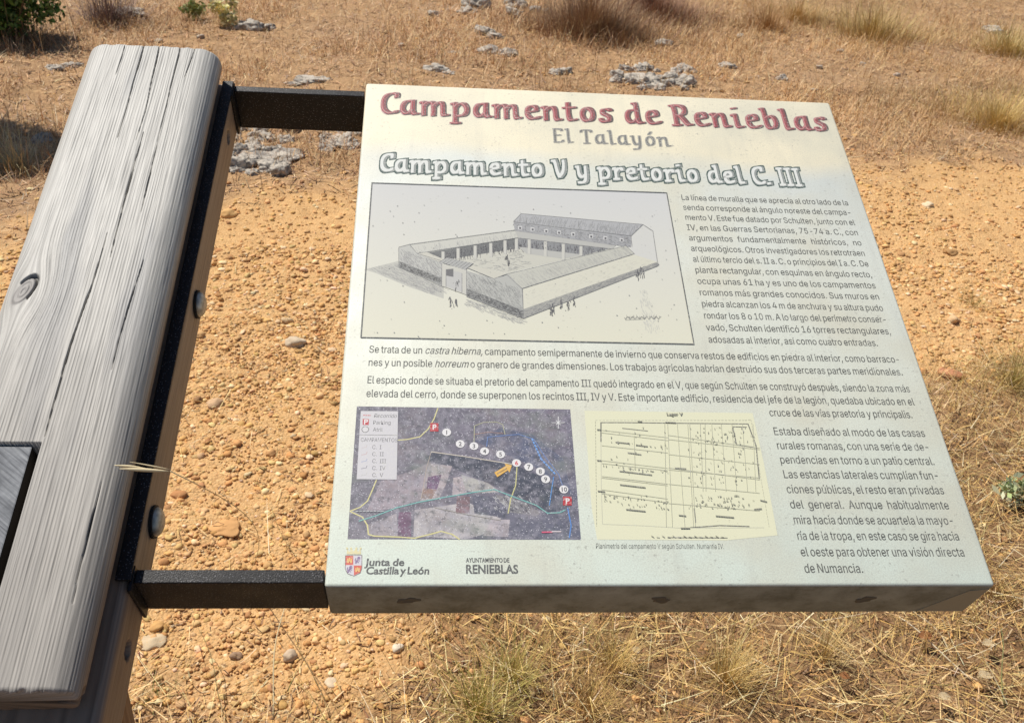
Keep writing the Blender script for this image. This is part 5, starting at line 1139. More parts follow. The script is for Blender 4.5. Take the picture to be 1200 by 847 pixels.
GLYPHS['y'] = (389, [47, -139, 61, -86, 71, -87, 88, -90, 104, -89, 118, -84, 130, -74, 141, -58, 151, -36, 163, -1, 17, 379, 84, 379, 165, 155, 177, 121, 187, 87, 196, 
    53, 206, 21, 184, 21, 193, 53, 202, 87, 212, 121, 224, 155, 305, 379, 371, 379, 204, -58, 191, -85, 177, -107, 159, -124, 139, -136, 117, -143, 91, -145, 77, -145, 65, 
    -143, 54, -141], [9, 11, 10, 9, 12, 11, 21, 23, 22, 21, 24, 23, 9, 13, 12, 20, 24, 21, 19, 16, 20, 16, 24, 20, 9, 14, 13, 18, 15, 19, 15, 16, 19, 9, 18, 14, 18, 15, 
    14, 9, 17, 18, 9, 16, 17, 9, 24, 16, 8, 24, 9, 7, 24, 8, 7, 25, 24, 6, 25, 7, 5, 25, 6, 4, 25, 5, 4, 26, 25, 0, 2, 1, 0, 3, 2, 3, 26, 4, 0, 26, 3, 0, 27, 26, 0, 28, 
    27, 0, 29, 28, 33, 29, 0, 32, 29, 33, 32, 30, 29, 31, 30, 32])
GLYPHS['z'] = (380, [42, 0, 42, 46, 254, 320, 254, 323, 48, 323, 48, 379, 333, 379, 333, 331, 126, 60, 126, 56, 339, 56, 339, 0], [4, 6, 5, 4, 7, 6, 4, 3, 7, 3, 2, 7, 2, 
    8, 7, 1, 8, 2, 1, 9, 8, 1, 10, 9, 1, 11, 10, 0, 11, 1])
GLYPHS['Á'] = (480, [213, 558, 260, 659, 329, 659, 263, 558, 16, 0, 201, 509, 276, 509, 463, 0, 395, 0, 287, 302, 276, 334, 264, 372, 250, 420, 232, 478, 245, 478, 228, 
    419, 213, 371, 201, 333, 191, 302, 85, 0, 110, 142, 110, 199, 370, 199, 370, 142], [4, 13, 5, 13, 6, 5, 13, 14, 6, 14, 7, 6, 4, 21, 13, 21, 15, 13, 15, 12, 13, 15, 12, 
    14, 12, 22, 14, 22, 7, 14, 11, 22, 12, 21, 16, 15, 10, 22, 11, 21, 17, 16, 9, 22, 10, 21, 18, 17, 21, 20, 18, 20, 19, 18, 8, 23, 9, 23, 22, 9, 4, 20, 21, 20, 22, 21, 
    20, 23, 22, 23, 7, 22, 4, 19, 20, 8, 7, 23, 0, 2, 1, 0, 3, 2])
GLYPHS['É'] = (419, [191, 558, 239, 659, 307, 659, 241, 558, 60, 0, 60, 509, 372, 509, 372, 452, 125, 452, 125, 286, 355, 286, 355, 229, 125, 229, 125, 57, 375, 57, 375, 
    0], [4, 8, 5, 8, 6, 5, 8, 7, 6, 4, 9, 8, 4, 12, 9, 12, 10, 9, 12, 11, 10, 4, 13, 12, 4, 14, 13, 4, 15, 14, 0, 2, 1, 0, 3, 2])
GLYPHS['á'] = (389, [162, 429, 210, 529, 278, 529, 212, 429, 160, -9, 126, -5, 94, 5, 68, 22, 48, 45, 35, 73, 30, 108, 34, 138, 43, 161, 58, 179, 78, 193, 100, 203, 125, 
    211, 152, 216, 178, 220, 209, 224, 234, 227, 252, 230, 265, 235, 273, 243, 276, 255, 276, 257, 273, 279, 267, 297, 256, 311, 240, 322, 220, 329, 196, 331, 171, 329, 
    149, 322, 132, 313, 118, 301, 107, 288, 100, 274, 41, 291, 57, 322, 79, 346, 104, 364, 133, 375, 163, 382, 194, 384, 215, 383, 239, 379, 263, 372, 286, 360, 306, 343, 
    322, 320, 333, 290, 337, 251, 337, 0, 277, 0, 277, 52, 272, 52, 264, 38, 252, 25, 236, 12, 215, 1, 190, -6, 170, 45, 202, 49, 228, 59, 248, 74, 263, 93, 272, 115, 276, 
    138, 276, 190, 270, 186, 259, 182, 246, 179, 231, 176, 216, 173, 200, 171, 186, 169, 175, 168, 154, 164, 134, 159, 117, 150, 103, 139, 95, 124, 92, 105, 94, 87, 102, 
    72, 114, 61, 130, 52, 149, 47], [43, 45, 44, 43, 46, 45, 42, 46, 43, 42, 47, 46, 41, 47, 42, 41, 48, 47, 40, 48, 41, 40, 49, 48, 39, 49, 40, 39, 31, 49, 31, 50, 49, 
    39, 32, 31, 30, 50, 31, 39, 33, 32, 29, 50, 30, 39, 34, 33, 38, 34, 39, 28, 50, 29, 28, 51, 50, 38, 35, 34, 27, 51, 28, 38, 36, 35, 26, 51, 27, 37, 36, 38, 26, 52, 51, 
    25, 52, 26, 24, 52, 25, 23, 52, 24, 23, 53, 52, 22, 53, 23, 21, 69, 22, 69, 53, 22, 20, 69, 21, 19, 69, 20, 18, 69, 19, 17, 69, 18, 16, 69, 17, 15, 69, 16, 14, 69, 15, 
    13, 69, 14, 13, 70, 69, 68, 53, 69, 13, 71, 70, 13, 72, 71, 12, 72, 13, 12, 73, 72, 12, 74, 73, 12, 75, 74, 12, 76, 75, 12, 77, 76, 12, 78, 77, 12, 79, 78, 11, 79, 12, 
    11, 80, 79, 11, 81, 80, 11, 82, 81, 67, 53, 68, 10, 82, 11, 10, 83, 82, 66, 53, 67, 9, 83, 10, 9, 84, 83, 65, 55, 66, 55, 53, 66, 9, 85, 84, 64, 55, 65, 8, 85, 9, 8, 
    86, 85, 8, 87, 86, 63, 56, 64, 56, 55, 64, 8, 88, 87, 63, 57, 56, 54, 53, 55, 62, 57, 63, 8, 62, 88, 8, 57, 62, 7, 57, 8, 7, 58, 57, 7, 59, 58, 6, 59, 7, 6, 60, 59, 5, 
    60, 6, 5, 61, 60, 4, 61, 5, 0, 2, 1, 0, 3, 2])
GLYPHS['é'] = (404, [177, 429, 225, 529, 293, 529, 227, 429, 212, -8, 161, -2, 117, 16, 82, 46, 56, 85, 40, 132, 34, 187, 39, 242, 55, 290, 81, 329, 115, 359, 157, 378, 
    205, 384, 236, 382, 266, 374, 294, 361, 319, 341, 341, 315, 357, 282, 368, 242, 371, 194, 371, 169, 75, 169, 75, 221, 338, 221, 310, 202, 307, 237, 298, 269, 283, 294, 
    263, 314, 237, 326, 205, 330, 173, 326, 146, 313, 125, 294, 109, 270, 99, 241, 96, 211, 96, 178, 100, 139, 110, 106, 128, 80, 151, 61, 179, 50, 212, 46, 234, 48, 254, 
    53, 271, 61, 285, 73, 297, 88, 306, 105, 365, 91, 353, 63, 335, 39, 311, 19, 283, 4, 249, -5], [15, 17, 16, 15, 18, 17, 14, 18, 15, 14, 19, 18, 14, 20, 19, 13, 20, 14, 
    13, 35, 20, 35, 21, 20, 13, 36, 35, 34, 21, 35, 12, 36, 13, 33, 21, 34, 12, 37, 36, 33, 22, 21, 32, 22, 33, 12, 38, 37, 31, 22, 32, 12, 39, 38, 11, 39, 12, 31, 23, 22, 
    11, 40, 39, 30, 23, 31, 30, 28, 23, 28, 24, 23, 10, 27, 11, 27, 40, 11, 27, 41, 40, 29, 28, 30, 10, 26, 27, 41, 28, 27, 41, 24, 28, 42, 24, 41, 42, 25, 24, 9, 26, 10, 
    43, 25, 42, 9, 25, 26, 9, 43, 25, 9, 44, 43, 8, 44, 9, 8, 45, 44, 53, 55, 54, 53, 56, 55, 52, 56, 53, 7, 45, 8, 7, 46, 45, 51, 56, 52, 51, 57, 56, 7, 47, 46, 50, 57, 
    51, 49, 57, 50, 7, 48, 47, 48, 57, 49, 7, 57, 48, 6, 57, 7, 6, 58, 57, 6, 59, 58, 5, 59, 6, 5, 60, 59, 4, 60, 5, 0, 2, 1, 0, 3, 2])
GLYPHS['í'] = (167, [57, 429, 104, 529, 173, 529, 107, 429, 53, 0, 53, 379, 114, 379, 114, 0], [4, 6, 5, 4, 7, 6, 0, 2, 1, 0, 3, 2])
GLYPHS['ñ'] = (410, [250, 446, 237, 447, 225, 450, 213, 455, 202, 460, 192, 466, 182, 470, 174, 473, 167, 475, 159, 472, 153, 466, 150, 457, 149, 448, 106, 448, 110, 476, 
    120, 498, 137, 513, 161, 518, 174, 517, 185, 514, 196, 509, 207, 504, 216, 499, 226, 494, 234, 491, 243, 490, 251, 491, 256, 496, 260, 505, 262, 517, 304, 517, 300, 
    488, 289, 466, 272, 451, 114, 227, 114, 0, 53, 0, 53, 379, 112, 379, 112, 287, 102, 287, 124, 332, 152, 362, 187, 379, 227, 384, 264, 380, 295, 369, 321, 349, 341, 
    321, 353, 285, 357, 240, 357, 0, 296, 0, 296, 235, 290, 275, 273, 304, 246, 323, 210, 329, 184, 326, 161, 317, 141, 303, 126, 283, 117, 257], [43, 45, 44, 43, 46, 45, 
    36, 38, 37, 36, 40, 38, 40, 39, 38, 42, 46, 43, 42, 47, 46, 41, 47, 42, 41, 57, 47, 57, 48, 47, 40, 59, 41, 59, 58, 41, 58, 57, 41, 56, 48, 57, 55, 48, 56, 55, 49, 48, 
    40, 60, 59, 54, 49, 55, 40, 61, 60, 36, 62, 40, 62, 61, 40, 54, 50, 49, 53, 50, 54, 36, 34, 62, 53, 51, 50, 52, 51, 53, 36, 35, 34, 16, 18, 17, 16, 19, 18, 28, 30, 29, 
    28, 31, 30, 16, 20, 19, 15, 20, 16, 15, 21, 20, 27, 31, 28, 15, 22, 21, 15, 23, 22, 14, 23, 15, 26, 31, 27, 14, 24, 23, 25, 31, 26, 14, 25, 24, 14, 31, 25, 14, 8, 31, 
    8, 32, 31, 13, 9, 14, 9, 8, 14, 7, 32, 8, 6, 32, 7, 13, 10, 9, 5, 32, 6, 13, 11, 10, 4, 32, 5, 4, 33, 32, 3, 33, 4, 13, 12, 11, 2, 33, 3, 2, 0, 33, 1, 0, 2])
GLYPHS['ó'] = (415, [181, 429, 228, 529, 297, 529, 231, 429, 207, -8, 159, -2, 117, 16, 82, 46, 56, 85, 40, 133, 34, 187, 40, 243, 56, 291, 82, 330, 117, 360, 159, 378, 
    207, 384, 256, 378, 299, 360, 333, 330, 359, 291, 376, 243, 381, 187, 376, 133, 359, 85, 333, 46, 299, 16, 256, -2, 207, 46, 242, 51, 270, 66, 292, 89, 307, 117, 316, 
    151, 319, 187, 316, 224, 307, 258, 292, 287, 270, 310, 242, 325, 207, 330, 173, 325, 145, 310, 124, 287, 108, 258, 99, 224, 96, 187, 99, 151, 108, 117, 124, 89, 145, 
    66, 173, 51], [15, 17, 16, 14, 17, 15, 14, 18, 17, 13, 18, 14, 13, 19, 18, 12, 41, 13, 41, 40, 13, 40, 19, 13, 40, 39, 19, 39, 20, 19, 12, 42, 41, 38, 20, 39, 12, 43, 
    42, 37, 20, 38, 11, 43, 12, 37, 21, 20, 11, 44, 43, 36, 21, 37, 11, 45, 44, 35, 21, 36, 10, 45, 11, 35, 22, 21, 10, 46, 45, 34, 22, 35, 9, 46, 10, 9, 47, 46, 33, 22, 
    34, 33, 23, 22, 9, 48, 47, 32, 23, 33, 32, 24, 23, 8, 48, 9, 8, 49, 48, 31, 24, 32, 8, 50, 49, 30, 24, 31, 7, 50, 8, 30, 25, 24, 7, 51, 50, 29, 25, 30, 7, 28, 51, 28, 
    25, 29, 7, 25, 28, 6, 25, 7, 6, 26, 25, 5, 26, 6, 5, 27, 26, 4, 27, 5, 0, 2, 1, 0, 3, 2])
GLYPHS['ú'] = (410, [178, 429, 226, 529, 294, 529, 228, 429, 182, -5, 146, -1, 115, 11, 89, 31, 69, 59, 57, 95, 53, 139, 53, 379, 114, 379, 114, 144, 119, 105, 137, 75, 
    164, 56, 200, 50, 226, 53, 249, 62, 268, 77, 283, 97, 293, 122, 296, 153, 296, 379, 357, 379, 357, 0, 298, 0, 298, 92, 307, 92, 286, 47, 257, 17, 222, 0], [10, 12, 11, 
    10, 13, 12, 23, 25, 24, 23, 26, 25, 22, 26, 23, 10, 14, 13, 9, 14, 10, 21, 29, 22, 29, 26, 22, 9, 15, 14, 20, 28, 21, 28, 29, 21, 8, 15, 9, 20, 30, 28, 30, 27, 28, 30, 
    26, 29, 19, 30, 20, 8, 16, 15, 18, 30, 19, 7, 16, 8, 7, 17, 16, 17, 30, 18, 7, 30, 17, 7, 31, 30, 27, 26, 30, 6, 31, 7, 6, 32, 31, 5, 32, 6, 5, 4, 32, 0, 2, 1, 0, 3, 
    2])


def plain_glyphs():
    out = {}
    for ch, (adv, v, f) in GLYPHS.items():
        out[ch] = (np.array(v, float).reshape(-1, 2) / 1000.0, [tuple(f[k:k + 3]) for k in range(0, len(f), 3)], adv / 1000.0)
    # two characters whose outlines overlap themselves, laid out as strips
    o_ = [(125, 0), (219, 0), (291, 8), (351, 31), (398, 68), (433, 119), (455, 181), (462, 255), (455, 329), (433, 391), (399, 441), (353, 478), (294, 501), (225, 509), (125, 509)]
    i_ = [(125, 57), (215, 57), (272, 63), (318, 81), (354, 110), (379, 149), (394, 198), (399, 255), (394, 312), (379, 361), (354, 399), (320, 428), (275, 446), (221, 452), (125, 452)]
    v = o_ + i_ + [(60, 0), (125, 0), (125, 509), (60, 509)]
    out['D'] = (np.array(v, float) / 1000.0, [(k, k + 1, k + 16, k + 15) for k in range(14)] + [(30, 31, 32, 33)], .502)
    v = [(40, 163), (109, 163), (311, 509), (247, 509), (40, 105), (282, 105), (282, 163), (40, 163), (343, 105), (413, 105), (413, 163), (343, 163), (282, 0), (343, 0), (343, 318), (282, 318)]
    out['4'] = (np.array(v, float) / 1000.0, [(0, 1, 2, 3), (4, 5, 6, 7), (8, 9, 10, 11), (12, 13, 14, 15)], .453)
    return out


CH = sorted(set("abcdefghijklmnopqrstuvwxyzABCDEFGHIJKLMNOPQRSTUVWXYZ0123456789áéíóúñÁÉ.,-"))
GRO = plain_glyphs()
BLD = load_glyphs(CH, 0.028)
REG = GRO
CAPH = REG['H'][0][:, 1].max()
CAPB = BLD['H'][0][:, 1].max()


def word_w(wd, gl, sx, track=0.0):
    return sum(gl[c][2] * sx + track for c in wd)


def put_word(ink, wd, x, y, size, sx, c, gl, shear=0.0, track=0.0, rot=0.0):
    h0 = ink.h
    if gl is GRO and size > 0.008 / CAPH:                 # the print is a little heavier than the face
        _run(ink, wd, x + 0.00020, y + 0.0001, size, sx, c, gl, shear, track, rot)
    x = _run(ink, wd, x, y, size, sx, c, gl, shear, track, rot)
    ink.h = h0
    return x


def _run(ink, wd, x, y, size, sx, c, gl, shear, track, rot):
    ink.h += ink.step
    for ch in wd:
        v, f, adv = gl[ch]
        n = len(ink.v)
        for a, b in v:
            px, py = (a * sx + shear * b) * size, b * size
            ink.v.append((x + px * math.cos(rot) - py * math.sin(rot), y + px * math.sin(rot) + py * math.cos(rot), ink.h))
        ink.c += [c] * len(v)
        for t in f:
            ink.f.append(tuple(n + k for k in t)); ink.m.append(0)
        ad = (adv * sx + track) * size
        x += ad * math.cos(rot); y += ad * math.sin(rot)
    return x


def put_line(ink, text, u0, u1, v, size, sx, c, gl=REG, italics=(), ragged=False, shear=0.0, track=0.0):
    """one line, its word gaps stretched or tightened to end at u1"""
    words = text.split(" ")
    nat = sum(word_w(t, gl, sx, track) for t in words) * size
    gap = 0.24 * sx * size
    if not ragged and len(words) > 1:
        gap = (u1 - u0 - nat) / (len(words) - 1)
        lim = 0.13 * sx * size
        if gap < lim:                                     # squeeze the letters a little
            k = (u1 - u0 - lim * (len(words) - 1)) / nat
            sx *= k; gap = lim
    x = u0
    for t in words:
        x = put_word(ink, t, x, v, size, sx, c, gl, 0.22 if t.strip(",.") in italics else shear, track) + gap


TXT = (0.105, 0.108, 0.10)
size = 0.0088 / CAPH
SX = 0.76
para1 = ["La línea de muralla que se aprecia al otro lado de la", "senda corresponde al ángulo noreste del campa-", "mento V. Este fue datado por Schulten, junto con el",
         "IV, en las Guerras Sertorianas, 75-74 a. C., con", "argumentos fundamentalmente históricos, no", "arqueológicos. Otros investigadores los retrotraen",
         "al último tercio del s. II a. C. o principios del I a. C. De", "planta rectangular, con esquinas en ángulo recto,", "ocupa unas 61 ha y es uno de los campamentos",
         "romanos más grandes conocidos. Sus muros en", "piedra alcanzan los 4 m de anchura y su altura pudo", "rondar los 8 o 10 m. A lo largo del perímetro conser-",
         "vado, Schulten identificó 16 torres rectangulares,", "adosadas al interior, así como cuatro entradas."]
ink = Ink()
for k, t in enumerate(para1):
    put_line(ink, t, 0.3765, 0.58 if k < 13 else 0.561, 0.4777 - 0.01607 * k, size, SX, TXT)
ink.build("side_paragraph")
ink = Ink()
put_line(ink, "Se trata de un castra hiberna, campamento semipermanente de invierno que conserva restos de edificios en piedra al interior, como barraco-", 0.0247, 0.58, 0.2475, size, SX, TXT, italics=("castra", "hiberna"))
put_line(ink, "nes y un posible horreum o granero de grandes dimensiones. Los trabajos agrícolas habrían destruido sus dos terceras partes meridionales.", 0.0247, 0.578, 0.2313, size, SX, TXT, italics=("horreum",))
put_line(ink, "El espacio donde se situaba el pretorio del campamento III quedó integrado en el V, que según Schulten se construyó después, siendo la zona más", 0.0247, 0.58, 0.2102, size, SX, TXT)
put_line(ink, "elevada del cerro, donde se superponen los recintos III, IV y V. Este importante edificio, residencia del jefe de la legión, quedaba ubicado en el", 0.0247, 0.58, 0.1942, size, SX, TXT)
put_line(ink, "cruce de las vías praetoria y principalis.", 0.4246, 0.5735, 0.1786, size, SX, TXT)
ink.build("middle_paragraphs")
ink = Ink()
for k, t in enumerate(["Estaba diseñado al modo de las casas", "rurales romanas, con una serie de de-", "pendencias en torno a un patio central.", "Las estancias laterales cumplían fun-",
                       "ciones públicas, el resto eran privadas", "del general. Aunque habitualmente", "mira hacia donde se acuartela la mayo-", "ría de la tropa, en este caso se gira hacia",
                       "el oeste para obtener una visión directa", "de Numancia."]):
    put_line(ink, t, 0.4246, 0.5805 if k < 9 else 0.4795, 0.1567 - 0.01603 * k, size, SX, TXT)
ink.build("lower_paragraph")

# ---- display lettering drawn with a broad nib
GLY = {
    'C': (0.92, [[(.80, 1.15), (.84, 1.38), (.50, 1.40), (.20, 1.18), (.10, .75), (.16, .28), (.42, .06), (.72, .10), (.84, .22)]]),
    'a': (1.02, [[(.62, .93), (.34, .93), (.14, .66), (.12, .30), (.30, .07), (.48, .10), (.66, .34)], [(.68, .96), (.66, .30), (.74, .06), (.92, .10)]]),
    'm': (1.56, [[(.02, .84), (.16, .95), (.15, .04)], [(.15, .62), (.36, .90), (.58, .92), (.66, .74), (.65, .04)], [(.65, .62), (.86, .90), (1.06, .92), (1.15, .74), (1.14, .14), (1.24, .04), (1.38, .10)]]),
    'p': (1.02, [[(.02, .84), (.17, .95), (.15, -.38)], [(.0, -.40), (.34, -.40)], [(.15, .60), (.36, .90), (.62, .90), (.78, .62), (.76, .30), (.56, .06), (.28, .08)]]),
    'e': (0.90, [[(.14, .50), (.44, .54), (.68, .64), (.62, .88), (.40, .95), (.18, .76), (.12, .42), (.24, .12), (.50, .05), (.76, .20)]]),
    'n': (1.08, [[(.02, .84), (.16, .95), (.15, .04)], [(.15, .62), (.38, .90), (.58, .92), (.68, .72), (.67, .14), (.78, .04), (.92, .10)]]),
    't': (0.74, [[(.22, 1.22), (.20, .24), (.32, .05), (.58, .14)], [(.02, .90), (.56, .93)]]),
    'o': (0.96, [[(.42, .95), (.18, .76), (.12, .42), (.22, .12), (.44, .05), (.66, .22), (.74, .56), (.64, .86), (.42, .95)]]),
    's': (0.82, [[(.66, .84), (.50, .95), (.24, .86), (.18, .66), (.34, .54), (.54, .44), (.58, .22), (.40, .05), (.14, .10), (.08, .24)]]),
    'd': (1.04, [[(.62, .93), (.34, .93), (.14, .66), (.12, .30), (.30, .07), (.48, .10), (.66, .32)], [(.56, 1.38), (.70, 1.42), (.68, .30), (.76, .06), (.94, .10)]]),
    'R': (1.12, [[(.02, 1.34), (.20, 1.38), (.19, .05)], [(.04, .04), (.36, .04)], [(.20, 1.36), (.62, 1.36), (.78, 1.12), (.70, .82), (.46, .70), (.26, .68)], [(.44, .68), (.66, .34), (.80, .06), (1.0, .10)]]),
    'i': (0.62, [[(.04, .84), (.20, .95), (.18, .18), (.28, .04), (.48, .10)], [(.14, 1.32), (.26, 1.34)]]),
    'b': (0.98, [[(.04, 1.36), (.18, 1.42), (.16, .16), (.36, .04), (.60, .12), (.74, .42), (.68, .80), (.46, .93), (.24, .74)]]),
    'l': (0.60, [[(.06, 1.36), (.21, 1.42), (.19, .20), (.28, .04), (.48, .10)]]),
    'E': (0.96, [[(.20, 1.36), (.18, .06)], [(.16, 1.36), (.74, 1.36), (.76, 1.20)], [(.18, .74), (.60, .74)], [(.16, .05), (.74, .06), (.80, .24)]]),
    'T': (1.00, [[(.46, 1.34), (.44, .05)], [(.06, 1.14), (.10, 1.36), (.84, 1.36), (.88, 1.18)], [(.26, .04), (.62, .04)]]),
    'y': (1.02, [[(.06, .92), (.20, .94), (.18, .36), (.34, .08), (.52, .10), (.68, .32)], [(.70, .95), (.68, -.10), (.46, -.38), (.16, -.34)]]),
    'ó': (0.96, [[(.42, .95), (.18, .76), (.12, .42), (.22, .12), (.44, .05), (.66, .22), (.74, .56), (.64, .86), (.42, .95)], [(.40, 1.16), (.58, 1.40)]]),
    'V': (1.06, [[(.02, 1.34), (.20, 1.36), (.30, .50), (.46, .05)], [(.44, .06), (.72, .40), (.82, 1.0), (.80, 1.38)]]),
    'r': (0.78, [[(.02, .84), (.17, .95), (.15, .04)], [(.15, .60), (.34, .88), (.56, .94), (.66, .80)], [(.02, .03), (.32, .03)]]),
    '.': (0.36, [[(.10, .08), (.20, .12)]]),
    'I': (0.52, [[(.20, 1.38), (.20, .03)], [(.06, 1.37), (.34, 1.37)], [(.06, .03), (.34, .03)]]),
    ' ': (0.42, []),
}


def hull(pts):
    pts = sorted(set(pts))
    def half(p):
        o = []
        for q_ in p:
            while len(o) > 1 and (o[-1][0] - o[-2][0]) * (q_[1] - o[-2][1]) - (o[-1][1] - o[-2][1]) * (q_[0] - o[-2][0]) <= 0:
                o.pop()
            o.append(q_)
        return o
    a, b = half(pts), half(pts[::-1])
    return a[:-1] + b[:-1]


def smooth_pts(p):
    if len(p) < 3:
        return p
    for _ in range(2):
        q_ = [p[0]]
        for a, b in zip(p[:-1], p[1:]):
            q_ += [(a[0] * .75 + b[0] * .25, a[1] * .75 + b[1] * .25), (a[0] * .25 + b[0] * .75, a[1] * .25 + b[1] * .75)]
        p = q_ + [p[-1]]
    return p


def nib_text(ink, text, u0, u1, v, xh, passes):
    tot = sum(GLY[c][0] + .08 for c in text)
    sx = (u1 - u0) / (tot * xh)
    for (nw, nh_, dx, dy, c) in passes:
        ink.band(True)
        x = u0
        for ch in text:
            adv, strokes = GLY[ch]
            for s in strokes:
                sp = smooth_pts(s)
                for (ax_, ay_), (bx, by) in zip(sp[:-1], sp[1:]):
                    pts = []
                    for (qx, qy) in ((ax_, ay_), (bx, by)):
                        for sa, sb in ((-1, -1), (1, -1), (1, 1), (-1, 1)):
                            ox, oy = sa * nw / 2, sb * nh_ / 2 + sa * nw * 0.10
                            pts.append((round(x + (qx + dx + ox) * xh * sx, 6), round(v + (qy + dy + oy) * xh, 6)))
                    ink.poly(hull(pts), c)
            x += (adv + .08) * xh * sx
        ink.band(False)


Ink.step = 2.5e-6
ink = Ink()
nib_text(ink, "Campamentos de Renieblas", 0.0205, 0.590, 0.6085, 0.0282,
         [(.33, .16, .01, -.01, (.58, .47, .42)), (.28, .12, .06, -.03, (.125, .105, .095)), (.225, .085, -.02, .01, (.36, .06, .075)), (.04, .04, .035, .02, (.16, .12, .11)), (.045, .04, -.085, .02, (.52, .26, .25))])
ink.build("title_lettering")
ink = Ink()
nib_text(ink, "El Talayón", 0.2300, 0.3790, 0.5690, 0.0182, [(.27, .12, .04, -.03, (.42, .40, .34)), (.20, .08, 0, 0, (.19, .19, .175)), (.04, .03, -.06, .02, (.40, .39, .36))])
ink.build("subtitle_lettering")
ink = Ink()
nib_text(ink, "Campamento V y pretorio del C. III", 0.0245, 0.5330, 0.5085, 0.0208,
         [(.50, .38, 0.02, -.02, (.055, .095, .085)), (.35, .21, .03, -.02, (.27, .29, .275)), (.19, .15, -.045, .005, (.70, .715, .68))])
ink.build("heading_lettering")
Ink.step = 3e-6

# ---- reconstruction drawing of the building
Z3 = lambda x, y: H(420 + x / 3.0, 210 + y / 3.0)
ZP = lambda pts: [Z3(x, y) for x, y in pts]
ink = Ink()
u0, u1, v0, v1 = 0.0160, 0.3603, 0.2662, 0.4885
ink.grad([(u0, v0), (u1, v0), (u1, v1), (u0, v1)], [(.66, .65, .52), (.67, .66, .53), (.585, .59, .585), (.57, .575, .56)])
GL = (.50, .50, .46); PENC = (.23, .23, .23); MIDG = (.36, .365, .36); DKG = (.15, .155, .155); LTG = (.53, .53, .475)


def shade(pts, c):
    ink.poly(ZP(pts), c, 1)


def sketch(pts, c=PENC, wd=0.00065, close=False):
    p = ZP(pts + ([pts[0]] if close else []))
    ink.band(True); ink.line(p, wd, c); ink.band(False); ink.h -= 13e-6


def hatch(pts, n, c, ln, ang, wd=0.0004):
    """pencil strokes inside a quad"""
    a, b, d, e = [np.array(p, float) for p in pts]
    n = int(n * 1.8); c = tuple(.84 * q_ for q_ in c); wd = max(wd, .0005)
    ink.band(True)
    for _ in range(n):
        s, t = rng.random(2)
        p = (a * (1 - s) + b * s) * (1 - t) + (e * (1 - s) + d * s) * t
        an = ang + rng.normal(0, .15)
        l_ = ln * rng.uniform(.5, 1.3)
        q0 = p + l_ * np.array((math.cos(an), math.sin(an)))
        ink.line([Z3(*p), Z3(*q0)], wd, c)
    ink.band(False)


shade([(20, 318), (140, 288), (300, 372), (300, 420), (180, 380), (60, 330)], (.47, .47, .42))
hatch([(30, 312), (140, 292), (300, 380), (250, 400)], 170, (.40, .40, .38), 26, .5)
hatch([(380, 415), (578, 490), (560, 505), (370, 440)], 90, (.42, .42, .39), 22, .42)
hatch([(985, 390), (1010, 385), (1060, 530), (1005, 540)], 60, (.60, .60, .54), 12, 1.2)
shade([(180, 232), (205, 262), (560, 207), (550, 180)], LTG)
hatch([(190, 236), (550, 184), (556, 205), (208, 258)], 60, (.48, .48, .45), 16, 1.2)
shade([(260, 262), (560, 208), (905, 244), (790, 268), (560, 320), (530, 332), (400, 303), (300, 285)], (.53, .525, .455))
shade([(240, 260), (560, 207), (562, 244), (300, 284)], DKG)
hatch([(245, 262), (560, 210), (560, 243), (300, 280)], 130, (.10, .10, .11), 14, 1.5)
shade([(560, 207), (890, 243), (790, 268), (562, 244)], (.24, .245, .25))
hatch([(562, 210), (885, 243), (790, 266), (562, 243)], 120, (.12, .12, .13), 13, 1.5)
shade([(562, 238), (790, 266), (720, 280), (590, 262)], (.44, .44, .41))
for x, y0, y1 in ((297, 255, 284), (350, 243, 280), (410, 234, 282), (465, 225, 274), (515, 216, 264), (555, 208, 252), (600, 212, 264), (657, 220, 272), (720, 228, 284), (782, 236, 270)):
    shade([(x - 5, y0), (x + 6, y0), (x + 6, y1), (x - 5, y1)], (.53, .525, .475))
    sketch([(x + 6, y0), (x + 6, y1)], (.25, .25, .25), 0.0005)
hatch([(300, 290), (560, 250), (600, 300), (520, 325)], 60, (.46, .46, .43), 12, .1)
# two-storeyed hall behind
shade([(545, 150), (572, 122), (1000, 160), (960, 200)], (.40, .405, .41))
hatch([(548, 150), (574, 124), (1000, 162), (960, 198)], 170, (.34, .345, .35), 20, 1.9)
shade([(545, 152), (960, 202), (958, 240), (550, 184)], (.35, .355, .36))
hatch([(546, 154), (958, 204), (957, 238), (550, 184)], 160, (.22, .22, .23), 9, .4)
shade([(550, 182), (905, 234), (892, 246), (560, 207)], (.44, .44, .41))
sketch([(560, 207), (892, 246)]); sketch([(550, 182), (905, 234)], (.3, .3, .3))
shade([(960, 202), (1000, 164), (1035, 184), (1053, 292), (968, 312), (958, 250)], (.585, .585, .55))
for k, x in enumerate((568, 612, 660, 705, 755, 818, 868, 925)):
    y = 152 + (x - 545) * 0.12 + 15
    shade([(x - 7, y - 5), (x + 7, y - 4), (x + 7, y + 9), (x - 7, y + 8)], (.55, .55, .54))
    shade([(x - 3, y - 1), (x + 4, y), (x + 4, y + 7), (x - 3, y + 6)], (.10, .10, .11))
    sketch([(x + 20, y - 8), (x + 20, y + 14)], (.2, .2, .2), 0.0005)
sketch([(545, 150), (572, 122), (1000, 160), (1035, 183), (1053, 305)])
sketch([(1000, 160), (958, 200), (545, 151)]); sketch([(958, 200), (962, 238)])
